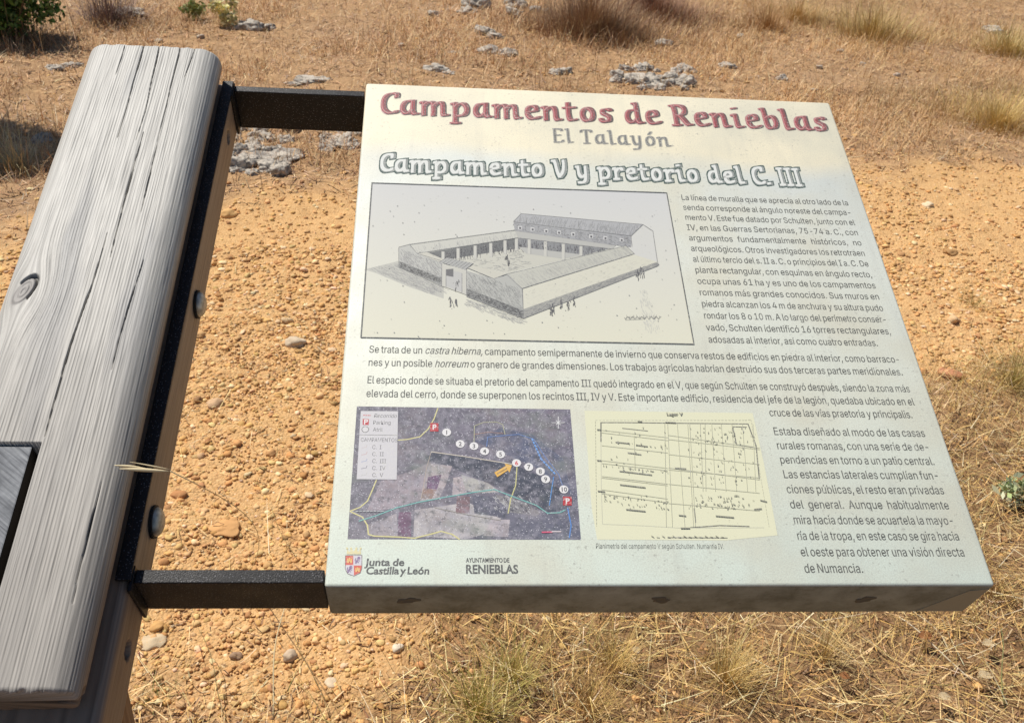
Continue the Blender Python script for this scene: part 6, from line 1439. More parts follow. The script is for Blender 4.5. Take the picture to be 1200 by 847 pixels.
# right wing
shade([(520, 335), (575, 385), (970, 263), (940, 235)], (.49, .49, .43))
hatch([(525, 338), (940, 238), (966, 262), (578, 382)], 190, (.47, .47, .43), 18, .75)
shade([(577, 388), (968, 266), (1053, 292), (1053, 305), (580, 488)], (.61, .60, .50))
shade([(579, 458), (1052, 291), (1053, 305), (581, 490)], (.34, .34, .31))
hatch([(585, 400), (960, 275), (1048, 300), (590, 470)], 110, (.62, .61, .52), 9, -.3)
hatch([(580, 460), (1052, 292), (1053, 303), (581, 488)], 260, (.27, .27, .27), 7, -.3)
sketch([(520, 335), (575, 385), (970, 263)], PENC, 0.0008); sketch([(520, 335), (940, 235), (970, 263)])
sketch([(577, 388), (580, 490)], PENC, 0.0008); sketch([(580, 490), (1053, 305)], PENC, 0.0008)
# front range with the gate
shade([(142, 242), (180, 232), (205, 262), (300, 290), (300, 380), (142, 308)], (.46, .465, .43))
hatch([(144, 244), (300, 292), (300, 350), (144, 290)], 150, (.36, .36, .35), 15, .9)
shade([(141, 288), (298, 350), (298, 374), (141, 310)], (.26, .265, .255))
hatch([(141, 290), (298, 352), (298, 372), (141, 308)], 170, (.10, .10, .10), 6, .3)
shade([(205, 262), (236, 256), (304, 284), (292, 294)], (.53, .52, .45))
shade([(380, 322), (475, 351), (530, 336), (575, 387), (579, 490), (380, 414)], (.42, .425, .395))
hatch([(382, 325), (560, 378), (575, 470), (382, 392)], 220, (.33, .335, .32), 17, .9)
shade([(380, 384), (579, 462), (580, 490), (380, 412)], (.25, .255, .245))
hatch([(380, 386), (578, 464), (578, 488), (380, 410)], 230, (.09, .09, .095), 6, .3)
shade([(384, 313), (404, 304), (522, 334), (476, 351)], (.54, .53, .455))
sketch([(142, 308), (142, 240), (180, 230), (206, 262), (300, 291)]); sketch([(180, 230), (550, 180)]); sketch([(206, 262), (560, 207)], (.25, .25, .25))
sketch([(142, 308), (300, 376)]); sketch([(380, 412), (580, 490)]); sketch([(384, 313), (476, 351), (522, 334)]); sketch([(520, 335), (577, 388)])
shade([(293, 298), (380, 318), (380, 408), (293, 376)], (.52, .515, .46))
shade([(308, 318), (364, 330), (364, 398), (308, 378)], (.47, .47, .45))
shade([(308, 318), (334, 316), (334, 345), (308, 340)], (.14, .14, .145))
shade([(286, 292), (310, 277), (404, 297), (374, 320)], (.38, .385, .37))
for k in range(9):
    t = k / 8
    sketch([(310 + 94 * t, 277 + 20 * t), (286 + 88 * t, 292 + 28 * t)], (.14, .14, .145), 0.0005)
sketch([(293, 298), (293, 376)]); sketch([(380, 318), (380, 410)]); sketch([(308, 320), (308, 380)]); sketch([(364, 332), (364, 400)])
ink.band(True)
for x, y, s in ((324, 430, 18), (343, 430, 17), (347, 371, 15), (676, 462, 15), (684, 455, 16), (713, 437, 17), (736, 434, 19), (757, 431, 16), (984, 335, 16), (992, 326, 18), (999, 332, 14), (526, 283, 14)):
    for _ in range(9):
        dx, dy = rng.normal(0, 2.6), rng.uniform(-s, s)
        ink.line([Z3(x + dx, y + dy - 3), Z3(x + dx * 1.4 + rng.normal(0, 2), y + dy + rng.uniform(5, 10))], 0.0007, (.12, .12, .125))
ink.band(False)
ink.band(True)
for k in range(26):                                     # the draughtsman's illegible signature
    x = 934 + k * 5
    ink.line(ZP([(x, 487 + 5 * math.sin(k * 1.9)), (x + 5, 488 + 5 * math.sin((k + 1) * 1.9)), (x + 3, 484 + 6 * math.cos(k * 2.7))]), 0.0004, (.2, .2, .2))
ink.band(False)
sketch([(940, 495), (1000, 492)], (.3, .3, .3), 0.0004)
ink.band(True)
for _ in range(150):                                    # flecks on the old print
    x, y = rng.uniform(40, 1120), rng.uniform(60, 560)
    ink.disc(*Z3(x, y), rng.uniform(.0003, .0008), (.38, .38, .36), 6)
ink.band(False)
for k in range(4):
    c = [(u0, v0), (u1, v0), (u1, v1), (u0, v1)]
    ink.line([c[k], c[(k + 1) % 4]], 0.0012, (.13, .135, .13))
ink.build("site_drawing")

# ---- aerial site map
M3 = lambda x, y: H(400 + x / 3.848, 470 + y / 3.848)
MP = lambda pts: [M3(x, y) for x, y in pts]
map_m = mat("map_print", rough=0.42, attr="tint", spec=0.45)
N = NT(map_m)
oc = N.coord("Object")
atn = [n for n in N.n if n.type == 'ATTRIBUTE'][0]
c1 = N.mix(N.ramp(N.noise(oc, 60, 5, 0.7), [(0.35, 0.42), (0.62, 0.0)]), atn.outputs["Color"], (0.06, 0.06, 0.08))
c1 = N.mix(N.ramp(N.noise(oc, 23, 4, 0.6), [(0.5, 0.0), (0.72, 0.55)]), c1, (0.26, 0.215, 0.22))
c1 = N.mix(N.ramp(N.noise(oc, 95, 5, 0.75), [(0.46, 0.0), (0.62, 0.55)]), c1, (0.33, 0.32, 0.37))
c1 = N.mix(N.ramp(N.noise(oc, 150, 4, 0.75), [(0.52, 0.0), (0.64, 0.6)]), c1, (0.06, 0.07, 0.085))
c1 = N.mix(N.ramp(N.noise(N.mapping(oc, (1, 1.6, 1)), 17, 4, 0.6), [(0.54, 0.0), (0.68, 0.4)]), c1, (0.20, 0.24, 0.20))
spk = N.math('MULTIPLY', N.ramp(N.vor(oc, 560), [(0.16, 0.85), (0.28, 0.0)]), N.ramp(N.noise(oc, 260, 1), [(0.42, 0.0), (0.54, 1.0)]))  # glare sparkle over the map, put in as pale dots
c1 = N.mix(spk, c1, (0.66, 0.66, 0.70))
N.link(c1, N.p.inputs["Base Color"])
ink = Ink()
mu0, mu1, mv0, mv1 = 0.0168, 0.2243, 0.0440, 0.1832
ink.grad([(mu0, mv0), (mu1, mv0), (mu1, mv1), (mu0, mv1)], [(.19, .18, .215), (.13, .14, .19), (.20, .18, .235), (.15, .145, .18)])


def area(pts, c, mi=1):
    ink.poly(MP(pts), c, mi)


area([(370, 262), (410, 232), (560, 250), (790, 290), (880, 330), (990, 400), (990, 490), (920, 502), (790, 430), (670, 372), (480, 292)], (.065, .075, .105))
area([(600, 180), (720, 120), (860, 150), (1000, 260), (1040, 420), (980, 380), (880, 300), (740, 240)], (.12, .135, .205))
area([(660, 40), (1000, 60), (1035, 220), (900, 160), (760, 110)], (.21, .185, .235))
area([(180, 360), (300, 320), (400, 275), (370, 440), (250, 480), (110, 500)], (.36, .31, .345))
area([(395, 280), (500, 292), (470, 380), (440, 440), (355, 452)], (.47, .41, .42))
area([(505, 345), (548, 338), (566, 420), (500, 425)], (.50, .43, .44))
area([(390, 342), (452, 330), (430, 402), (385, 396)], (.175, .10, .18))
area([(372, 392), (430, 398), (408, 440), (360, 436)], (.30, .20, .17))
area([(540, 330), (660, 368), (720, 410), (600, 414), (560, 400)], (.46, .45, .42))
area([(330, 490), (420, 478), (570, 455), (720, 530), (640, 600), (560, 622), (400, 612), (325, 612)], (.53, .50, .50))
area([(110, 560), (250, 505), (255, 608), (130, 612)], (.40, .36, .38))
area([(258, 500), (316, 500), (314, 614), (254, 612)], (.19, .105, .17))
area([(522, 425), (580, 430), (578, 505), (515, 505)], (.26, .165, .18))
area([(590, 425), (700, 430), (750, 470), (735, 525), (600, 505)], (.12, .125, .17))
area([(680, 532), (760, 534), (752, 612), (640, 606)], (.50, .45, .47))
area([(690, 420), (790, 440), (900, 500), (880, 520), (760, 500)], (.27, .265, .27))
ink.band(True)
for _ in range(60):
    x, y = rng.uniform(680, 850), rng.uniform(420, 500)
    l_ = rng.uniform(6, 24); a_ = rng.uniform(.3, 1.2)
    ink.line([M3(x, y), M3(x + l_ * math.cos(a_), y + l_ * math.sin(a_))], 0.0006, [(.45, .45, .45), (.06, .06, .09)][rng.integers(2)])
ink.band(False)
YEL = (.60, .56, .26)
for pts, wd, c in [([(435, 32), (418, 80), (392, 125), (355, 160), (300, 172), (256, 176)], .0011, YEL), ([(158, 356), (140, 400), (118, 450), (85, 478), (40, 495)], .0011, YEL),
                   ([(40, 497), (95, 522), (118, 560), (122, 600), (150, 608), (260, 612), (330, 617), (400, 600), (450, 586), (500, 600), (532, 622)], .0012, YEL),
                   ([(405, 228), (560, 250), (790, 287)], .0008, (.62, .56, .46)), ([(405, 228), (385, 300), (360, 440)], .0004, (.5, .42, .34)),
                   ([(792, 296), (786, 380), (764, 440), (752, 505)], .0010, (.55, .53, .24)), ([(598, 192), (600, 112), (640, 96), (700, 94), (728, 106), (738, 150)], .0007, (.42, .42, .28)),
                   ([(600, 150), (660, 140), (730, 145)], .0005, (.42, .26, .2)), ([(80, 540), (160, 515), (250, 480), (350, 455), (450, 436), (600, 410), (690, 398), (800, 440), (880, 470), (930, 505), (985, 502), (1010, 490)], .0011, (.18, .42, .40)),
                   ([(1020, 480), (1036, 560), (1028, 615)], .0011, (.10, .24, .55)), ([(957, 342), (948, 400), (938, 470)], .0009, (.10, .26, .55)),
                   ([(655, 205), (660, 162), (740, 155), (800, 150), (868, 172), (918, 250), (980, 330), (1002, 395)], .0007, (.14, .23, .48)), ([(420, 480), (560, 510), (720, 538)], .0005, (.30, .28, .24))]:
    ink.line(MP(pts), wd, c)
ink.dash(MP([(860, 170), (900, 260), (965, 330)]), .0016, (.16, .33, .66), .002, .0016)
ink.poly(MP([(88, 45), (256, 46), (250, 354), (69, 352)]), (.56, .55, .57))
ink.line(MP([(80, 152), (254, 155)]), .0006, (.2, .2, .2))
base_small = (.11, .11, .12)
s2_ = .0042 / CAPH


def mtext(t, x, y, sz=s2_, c=base_small, gl=REG, sx=.84, shear=0.0):
    u_, v_ = M3(x, y)
    for t_ in t.split(" "):
        u_ = put_word(ink, t_, u_, v_, sz, sx, c, gl, shear) + .25 * sz


mtext("Recorrido", 145, 74, shear=.2); mtext("Parking", 142, 105); mtext("Atril", 142, 137); mtext("CAMPAMENTOS", 86, 183, sx=.76)
for k, t in enumerate(("C. I", "C. II", "C. III", "C. IV", "C. V")):
    mtext(t, 138, 216 + 31.5 * k)
    ink.line(MP([(92 - k, 212 + 31 * k), (112, 208 + 31 * k), (116, 198 + 31 * k)]), .0006, [(.5, .45, .45), (.5, .35, .35), (.3, .35, .5), (.2, .2, .25), (.5, .5, .48)][k])
ink.dash(MP([(100, 64), (132, 65)]), .0011, (.55, .2, .2), .0012, .0010)


def pbox(x, y, r_):
    area([(x - r_, y - r_), (x + r_, y - r_ + 1), (x + r_, y + r_), (x - r_, y + r_)], (.45, .045, .06), 0)
    u_, v_ = M3(x, y)
    put_word(ink, "P", u_ - .0019, v_ - .0026, .0055 / CAPB, 1, (.72, .70, .70), BLD)


pbox(110, 94, 14); pbox(419, 118, 19); pbox(1019, 450, 20)
ink.disc(*M3(108, 128), .0035, (.12, .12, .12)); ink.disc(*M3(108, 128), .0029, (.60, .59, .60))
for t, x, y in (("1", 475, 141), ("2", 536, 193), ("3", 598, 203), ("4", 646, 226), ("5", 718, 240), ("6", 790, 279), ("7", 845, 297), ("8", 897, 317), ("9", 921, 352), ("10", 1003, 398)):
    u_, v_ = M3(x, y)
    ink.disc(u_, v_, .0042, (.72, .71, .71), 22)
    ww_ = word_w(t, BLD, .95) * .0046 / CAPB
    put_word(ink, t, u_ - ww_ / 2, v_ - .0023, .0046 / CAPB, .95, (.55, .06, .07) if t == "6" else (.12, .12, .13), BLD)
area([(690, 322), (742, 292), (735, 281), (769, 290), (758, 323), (751, 312), (703, 343)], (.70, .42, .10), 0)
ink.dash(MP([(704, 328), (745, 304)]), .0014, (.36, .22, .08), .0013, .0007)
for a_, l_ in ((0, 27), (math.pi / 2, 27), (math.pi / 4, 14), (-math.pi / 4, 14)):
    ink.line(MP([(978 - l_ * math.cos(a_), 98 - l_ * math.sin(a_)), (978 + l_ * math.cos(a_), 98 + l_ * math.sin(a_))]), .0007, (.70, .70, .70))
ink.line(MP([(905, 591), (950, 590)]), .0014, (.62, .12, .2)); ink.line(MP([(950, 588), (990, 588)]), .0012, (.62, .55, .58))
ink.dash(MP([(66, 497), (190, 497)]), .0010, (.40, .42, .44), .002, .0012)
om = ink.build("site_map")
om.data.materials[1] = map_m

# ---- printed plan of the camp with its pale ground
L3 = lambda x, y: H(680 + x / 4.457, 470 + y / 4.457)
LP = lambda pts: [L3(x, y) for x, y in pts]
ink = Ink()
cream = (.70, .695, .50)
ink.poly(LP([(22, 50), (900, 62), (960, 330), (1030, 700), (760, 726), (88, 722), (60, 560)]), cream, 1)
PL_ = (.17, .17, .145)
FN = (.50, .50, .39)
for pts, wd, c in [([(108, 112), (240, 112), (560, 116), (876, 119), (918, 232), (935, 405)], .0012, PL_), ([(108, 112), (108, 212)], .0012, PL_), ([(108, 212), (110, 460), (116, 640)], .0006, FN),
                   ([(595, 560), (602, 632)], .0012, PL_), ([(575, 660), (730, 649), (882, 654)], .0012, PL_), ([(116, 642), (330, 650), (520, 662), (960, 660)], .0006, FN),
                   ([(800, 134), (868, 136)], .0011, PL_), ([(797, 140), (815, 222)], .0011, PL_), ([(815, 226), (905, 240)], .0009, PL_),
                   ([(460, 712), (768, 714)], .0009, PL_), ([(220, 142), (352, 156)], .0010, PL_)]:
    ink.line(LP(pts), wd, c)
ink.dash(LP([(80, 100), (860, 100), (890, 96), (985, 655)]), .0005, FN, .002, .0015)
ink.dash(LP([(78, 105), (84, 650)]), .0005, FN, .002, .0015)
for y0, y1 in ((152, 190), (165, 205), (232, 270), (310, 350), (325, 362), (392, 432), (400, 440), (462, 510), (482, 530)):
    ink.line(LP([(112, y0), (455, y1)]), .00045, FN)
for y0, y1 in ((190, 245), (212, 252), (290, 330), (370, 400), (360, 410), (445, 480), (545, 572)):
    ink.line(LP([(460, y0 - 12), (935, y1)]), .00045, FN)
for x0, x1 in ((280, 285), (455, 480), (440, 448), (505, 545), (570, 600), (560, 590), (625, 640), (685, 705), (735, 760), (790, 815), (845, 872), (650, 655), (900, 915)):
    ink.line(LP([(x0, 118 if x0 > 400 else 180), (x1, 470 if x0 > 600 else 655 if x0 > 400 else 350)]), .00045, FN)
for (x0, y0, x1, y1) in ((185, 215, 255, 222), (292, 230, 352, 238), (248, 270, 316, 280), (205, 366, 372, 386), (208, 437, 338, 452), (240, 566, 338, 576), (515, 596, 550, 600), (708, 600, 800, 608), (495, 350, 550, 354), (92, 470, 128, 474), (940, 518, 972, 526), (908, 566, 945, 562), (445, 112, 497, 114), (525, 664, 570, 664), (88, 150, 106, 150), (88, 310, 108, 311), (300, 108, 322, 108)):
    ink.dash(LP([(x0, y0), (x1, y1)]), .0012, (.24, .24, .20), .0016, .0007)
ink.band(True)
for _ in range(330):
    x = rng.choice([rng.uniform(560, 915), rng.uniform(120, 460), rng.uniform(590, 850)])
    y = rng.choice([rng.uniform(130, 230), rng.uniform(240, 450), rng.uniform(490, 560)])
    if x < 470 and rng.random() < .7:
        y = rng.choice([335, 490, 205, 520]) + rng.normal(0, 4) + (x - 110) * .11
    l_ = rng.uniform(2, 9); a_ = rng.choice([0.1, 1.6]) + rng.normal(0, .2)
    ink.line([L3(x, y), L3(x + l_ * math.cos(a_), y + l_ * math.sin(a_))], rng.uniform(.0004, .0009), (.27, .27, .22))
ink.band(False)
ink.band(True)
for k in range(14):
    x = 370 + k * 28
    ink.line([L3(x, 704 + 6 * (k % 2)), L3(x + 14, 712)], .0006, PL_)
ink.band(False)
u_, v_ = L3(450, 76)
u_ = put_word(ink, "Lager", u_, v_, +.0034 / CAPB, 1.1, PL_, BLD) + .0015
put_word(ink, "V", u_, v_, +.0034 / CAPB, 1.1, PL_, BLD)
ink.build("camp_plan")
ink = Ink()
u0_, v0_ = L3(80, 769); u1_, _ = L3(752, 769)
put_line(ink, "Planimetría del campamento V según Schulten. Numantia IV.", u0_, u1_, v0_, 0.0050 / CAPH, .80, (.13, .135, .125), shear=.1)
ink.build("plan_caption")

# ---- crest and the two names at the foot
ink = Ink()
sh = [(20, 697), (91, 695), (91, 752), (84, 772), (57, 786), (30, 776), (19, 755)]
ink.poly(MP([(17, 694), (94, 692), (94, 753), (86, 775), (57, 789), (28, 779), (16, 757)]), (.20, .17, .17))
ink.poly(MP(sh), (.60, .58, .62))
ink.poly(MP([(20, 697), (54, 696), (54, 738), (19, 738)]), (.60, .13, .10))
ink.poly(MP([(56, 740), (91, 740), (91, 753), (84, 772), (57, 785)]), (.60, .13, .10))


def castle(x, y, s):
    g_ = (.72, .46, .16)
    for dx in (-1, 0, 1):
        hgt = 1.35 if dx == 0 else 1.0
        ink.poly(MP([(x + (dx * .8 - .32) * s, y + s * .9), (x + (dx * .8 + .32) * s, y + s * .9), (x + (dx * .8 + .32) * s, y - s * hgt), (x + (dx * .8 - .32) * s, y - s * hgt)]), g_)
    ink.poly(MP([(x - 1.1 * s, y + s), (x + 1.1 * s, y + s), (x + 1.1 * s, y - .1 * s), (x - 1.1 * s, y - .1 * s)]), g_)
    ink.poly(MP([(x - .25 * s, y + s), (x + .25 * s, y + s), (x + .2 * s, y + .3 * s), (x - .2 * s, y + .3 * s)]), (.42, .1, .08))


def lion(x, y, s):
    p_ = (.24, .17, .30)
    ink.line(MP([(x + .5 * s, y - .7 * s), (x + .1 * s, y - .2 * s), (x - .3 * s, y + .5 * s), (x - .7 * s, y + 1.1 * s)]), .0017, p_)
    ink.disc(*M3(x + .5 * s, y - .95 * s), .0014, p_, 10)
    for pts in ([(x + .2 * s, y - .3 * s), (x + 1.0 * s, y - .5 * s)], [(x + .1 * s, y), (x + .9 * s, y + .2 * s)], [(x - .2 * s, y + .4 * s), (x + .5 * s, y + 1.0 * s)], [(x - .4 * s, y + .6 * s), (x - 1.0 * s, y), (x - .7 * s, y - .8 * s)]):
        ink.line(MP(pts), .0008, p_)


castle(37, 718, 10); castle(73, 760, 9); lion(73, 717, 11); lion(37, 758, 11)
gold = (.68, .62, .36)
ink.poly(MP([(24, 690), (26, 668), (38, 680), (44, 662), (56, 678), (68, 660), (74, 679), (87, 666), (89, 689)]), gold)
for x in (26, 44, 68, 87):
    ink.disc(*M3(x, 663), .0010, gold, 8)
ink.build("crest")
GREY = (.10, .105, .105)
ink = Ink()
u0_, v0_ = M3(109, 741); u1_, _ = M3(283, 741)
put_line(ink, "Junta de", u0_, u1_, v0_, +.0068 / CAPB, 1.08, GREY, BLD, shear=.08)
u0_, v0_ = M3(109, 779); u1_, _ = M3(397, 779)
put_line(ink, "Castilla y León", u0_, u1_, v0_, +.0068 / CAPB, 1.08, GREY, BLD, shear=.08)
ink.build("regional_government_lettering")
ink = Ink()
u0_, v0_ = M3(562, 726); u1_, _ = M3(758, 726)
put_line(ink, "AYUNTAMIENTO DE", u0_, u1_, v0_, 0.0042 / CAPB, .86, GREY, BLD)
u0_, v0_ = M3(560, 776); u1_, _ = M3(798, 776)
k_ = (u1_ - u0_) / (word_w("RENIEBLAS", BLD, 1) * 0.0082 / CAPB)
put_word(ink, "RENIEBLAS", u0_, v0_, 0.0082 / CAPB, k_, GREY, BLD)
ink.build("town_council_lettering")


# ================================================================== VEGETATION AND STONES
def cross_frames(d):
    a = np.stack([-d[:, 1], d[:, 0], np.zeros(len(d))], -1)
    n = np.linalg.norm(a, axis=1, keepdims=True)
    a = np.where(n < 1e-4, np.array([[1.0, 0, 0]]), a / np.maximum(n, 1e-6))
    return a


def blade_arrays(root, az, lean, length, width, curl, color, segs=2, ftip=0.25):
    """tapered curving blades: root (n,3), azimuth, lean from upright, length, width, curl (extra lean at the tip)"""
    n = len(root)
    pos = root.copy()
    rows = []
    seg = length / segs
    for k in range(segs + 1):
        f = k / segs
        wd = width * (1 - (1 - ftip) * f)
        lk = lean + curl * f
        d = np.stack([np.sin(lk) * np.cos(az), np.sin(lk) * np.sin(az), np.cos(lk)], -1)
        side = np.stack([-np.sin(az), np.cos(az), np.zeros(n)], -1)
        rows.append((pos - side * wd[:, None] / 2, pos + side * wd[:, None] / 2))
        pos = pos + d * seg[:, None]
    V = np.stack([p for r_ in rows for p in r_], 1)          # n, 2(segs+1), 3
    m = 2 * (segs + 1)
    base = (np.arange(n) * m)[:, None, None]
    fk = np.array([[2 * k, 2 * k + 1, 2 * k + 3, 2 * k + 2] for k in range(segs)])
    F = (base + fk[None]).reshape(-1, 4)
    C = np.repeat(color[:, None, :], m, 1)
    return V.reshape(-1, 3), F, C.reshape(-1, 3)


def join(parts):
    vs, fs, cs, o = [], [], [], 0
    for V, F, C in parts:
        vs.append(V); fs.append(F + o); cs.append(C); o += len(V)
    return np.concatenate(vs), np.concatenate(fs), np.concatenate(cs)


def quads_obj(name, parts, material, parent=None, origin=None, smooth=False):
    V, F, C = join(parts) if isinstance(parts, list) else parts
    if origin is not None:
        V = V - np.array(origin)
    return np_mesh(name, V, np.full(len(F), 4), F.ravel(), material, col=C, smooth=smooth, parent=parent)


def palette(n, cols, jit=0.18, wts=None):
    cols = np.array(cols, float)
    k = rng.choice(len(cols), n, p=wts)
    return np.clip(cols[k] * rng.uniform(1 - jit, 1 + jit, (n, 1)) * rng.uniform(.93, 1.07, (n, 3)), 0.005, 1)


straw_m = mat("dry_straw", rough=0.6, attr="tint", spec=0.25)
leaf_m = mat("leaf", rough=0.5, attr="tint", spec=0.3)
stone_m = mat("gravel_stone", rough=0.85, attr="tint", spec=0.2)
N = NT(stone_m)
N.link(N.bump(N.noise(N.coord("Object"), 300, 3), 0.4, 0.002), N.p.inputs["Normal"])
STRAW = [(.74, .50, .19), (.80, .61, .30), (.60, .365, .125), (.42, .22, .08), (.82, .69, .45)]
FARG = [(.60, .37, .175), (.70, .475, .245), (.46, .26, .13), (.29, .16, .09), (.76, .58, .36)]


def scatter(n, x0, x1, y0, y1):
    return rng.uniform(x0, x1, n), rng.uniform(y0, y1, n)


def rooted(x, y, dz=0.0):
    return np.stack([x, y, ht(x, y) + dz], -1)


# ---- the lectern's ground clear of tall stems is handled by the density mask
parts = []
# near straw litter: lying stems
x, y = scatter(44000, -1.6, 2.8, 0.75, 2.9)
keep = rng.random(len(x)) < np.clip(1.05 - track_mask(x, y) * 1.0, 0, 1) * (0.35 + 0.9 * fbm(x * 3.2, y * 3.2, seed=51))
x, y = x[keep], y[keep]
n = len(x)
parts.append(blade_arrays(rooted(x, y, rng.uniform(0, 1, n) ** 2 * .045), rng.uniform(0, 6.283, n), rng.uniform(1.15, 1.72, n), rng.gamma(2.0, .026, n) + .015, rng.uniform(.0009, .0022, n), rng.normal(0, .25, n), palette(n, STRAW, .25, [.3, .25, .22, .13, .10])))
# upright short wiry grass nearby
x, y = scatter(26000, -1.6, 2.8, 0.75, 2.9)
keep = rng.random(len(x)) < np.clip(1.0 - track_mask(x, y) * 1.05, 0, 1) * sstep(.40, .62, fbm(x * 4.1, y * 4.1, seed=55))
x, y = x[keep], y[keep]
n = len(x)
parts.append(blade_arrays(rooted(x, y), rng.uniform(0, 6.283, n), np.abs(rng.normal(.35, .35, n)), rng.uniform(.03, .11, n), rng.uniform(.0007, .0016, n), rng.normal(.5, .4, n), palette(n, [(.60, .42, .15), (.50, .32, .11), (.66, .50, .24), (.36, .33, .11)], .2, [.4, .3, .2, .1]), 3))
x, y = scatter(9000, -.3, 2.6, 0.8, 2.6)
keep = rng.random(len(x)) < np.clip(1.0 - track_mask(x, y) * 1.05, 0, 1) * sstep(.42, .60, fbm(x * 2.6, y * 2.6, seed=57))
x, y = x[keep], y[keep]
n = len(x)
parts.append(blade_arrays(rooted(x, y), rng.uniform(0, 6.283, n), np.abs(rng.normal(.4, .35, n)), rng.uniform(.08, .22, n), rng.uniform(.0009, .0018, n), rng.normal(.45, .4, n), palette(n, [(.66, .46, .17), (.58, .38, .13), (.72, .55, .26), (.46, .36, .13)], .2), 4))
# curly fine chaff
x, y = scatter(46000, -1.2, 2.6, 0.85, 2.8)
keep = rng.random(len(x)) < np.clip(1.1 - track_mask(x, y), 0, 1) * .75
x, y = x[keep], y[keep]
n = len(x)
parts.append(blade_arrays(rooted(x, y, rng.uniform(.0, .012, n)), rng.uniform(0, 6.283, n), rng.uniform(1.0, 1.9, n), rng.uniform(.008, .035, n), rng.uniform(.0012, .0042, n), rng.normal(0, .9, n), palette(n, [(.50, .31, .13), (.62, .46, .24), (.30, .16, .075), (.22, .125, .07)], .3), 2, .5))
# sparse bits strewn on the track
x, y = scatter(2600, -2.5, 4.5, 1.0, 4.4)
n = len(x)
parts.append(blade_arrays(rooted(x, y, .006), rng.uniform(0, 6.283, n), rng.uniform(1.3, 1.65, n), rng.gamma(2, .018, n) + .01, rng.uniform(.0008, .002, n), rng.normal(0, .4, n), palette(n, STRAW, .25)))
near_straw = quads_obj("straw_litter", parts, straw_m)
tag(near_straw, "tangled dry straw and wiry yellow grass covering the ground below the panel", None, kind="stuff")

parts = []
# matted grass beyond the track
x, y = scatter(230000, -4.6, 6.8, 2.6, 9.6)
tm = track_mask(x, y)
far = (y > 2.4 + .2 * x)
patch = fbm(x * 1.7, y * 1.7, seed=61, oct=4)
keep = far & (rng.random(len(x)) < np.clip(1 - tm * 1.1, 0, 1) * (0.16 + .95 * sstep(.42, .62, patch)))
x, y, patch = x[keep], y[keep], patch[keep]
n = len(x)
c = palette(n, FARG, .25, [.3, .25, .2, .12, .13])
pr = sstep(1.0, 3.2, x + .25 * (y - 4.5))[:, None]           # paler straw to the right
c = c * (1 - .35 * pr) + np.array((.62, .44, .20)) * (.35 * pr)
tone = (0.62 + 0.85 * fbm(x * 1.1, y * 1.1, seed=63, oct=3))[:, None]
c = np.clip(c * tone, .01, 1)
parts.append(blade_arrays(rooted(x, y), rng.uniform(0, 6.283, n), np.abs(rng.normal(.80, .42, n)), rng.gamma(3, .019, n) + .02, rng.uniform(.0018, .0042, n), rng.normal(.35, .4, n), c))
# flat litter between the tufts
x, y = scatter(110000, -3.6, 5.8, 2.6, 8.6)
tm = track_mask(x, y)
keep = (y > 2.4 + .2 * x) & (rng.random(len(x)) < np.clip(1 - tm * 1.05, 0, 1) * (.25 + .9 * fbm(x * 4, y * 4, seed=65)))
x, y = x[keep], y[keep]
n = len(x)
parts.append(blade_arrays(rooted(x, y, rng.uniform(0, .012, n)), rng.uniform(0, 6.283, n), rng.uniform(1.2, 1.75, n), rng.gamma(2, .014, n) + .01, rng.uniform(.0025, .007, n), rng.normal(0, .5, n), palette(n, [(.60, .38, .19), (.36, .20, .105), (.22, .12, .07), (.74, .54, .32), (.45, .32, .22)], .3, [.3, .25, .15, .15, .15]), 2, .4))
# thin scatter farther off, for other viewpoints
x, y = scatter(26000, -11, 13, 9.5, 22)
n = len(x)
parts.append(blade_arrays(rooted(x, y), rng.uniform(0, 6.283, n), np.abs(rng.normal(.7, .4, n)), rng.uniform(.08, .22, n), rng.uniform(.006, .014, n), rng.normal(.4, .4, n), palette(n, FARG, .25)))
x, y = scatter(16000, -9, -2.6, .5, 10)
n = len(x)
parts.append(blade_arrays(rooted(x, y), rng.uniform(0, 6.283, n), np.abs(rng.normal(.8, .4, n)), rng.uniform(.04, .12, n), rng.uniform(.003, .006, n), rng.normal(.4, .4, n), palette(n, FARG, .25)))
dry = quads_obj("dry_grass", parts, straw_m)
tag(dry, "matted orange brown dry grass beyond the gravel track", None, kind="stuff")

# ---- gravel
def ico(sub):
    bm = bmesh.new()
    bmesh.ops.create_icosphere(bm, subdivisions=sub, radius=1)
    v = np.array([x_.co[:] for x_ in bm.verts]); f = np.array([[q_.index for q_ in p.verts] for p in bm.faces])
    bm.free()
    return v, f


I1, I2 = ico(1), ico(2)
I4 = ico(4)


def lump(base, seed, amp=.35, fr=1.3):
    v, f = base
    k = 1 + amp * (fbm(v[:, 0] * fr + seed * 3.7, v[:, 1] * fr, v[:, 2] * fr, seed=seed, oct=2) - .5) * 2
    return v * k[:, None]


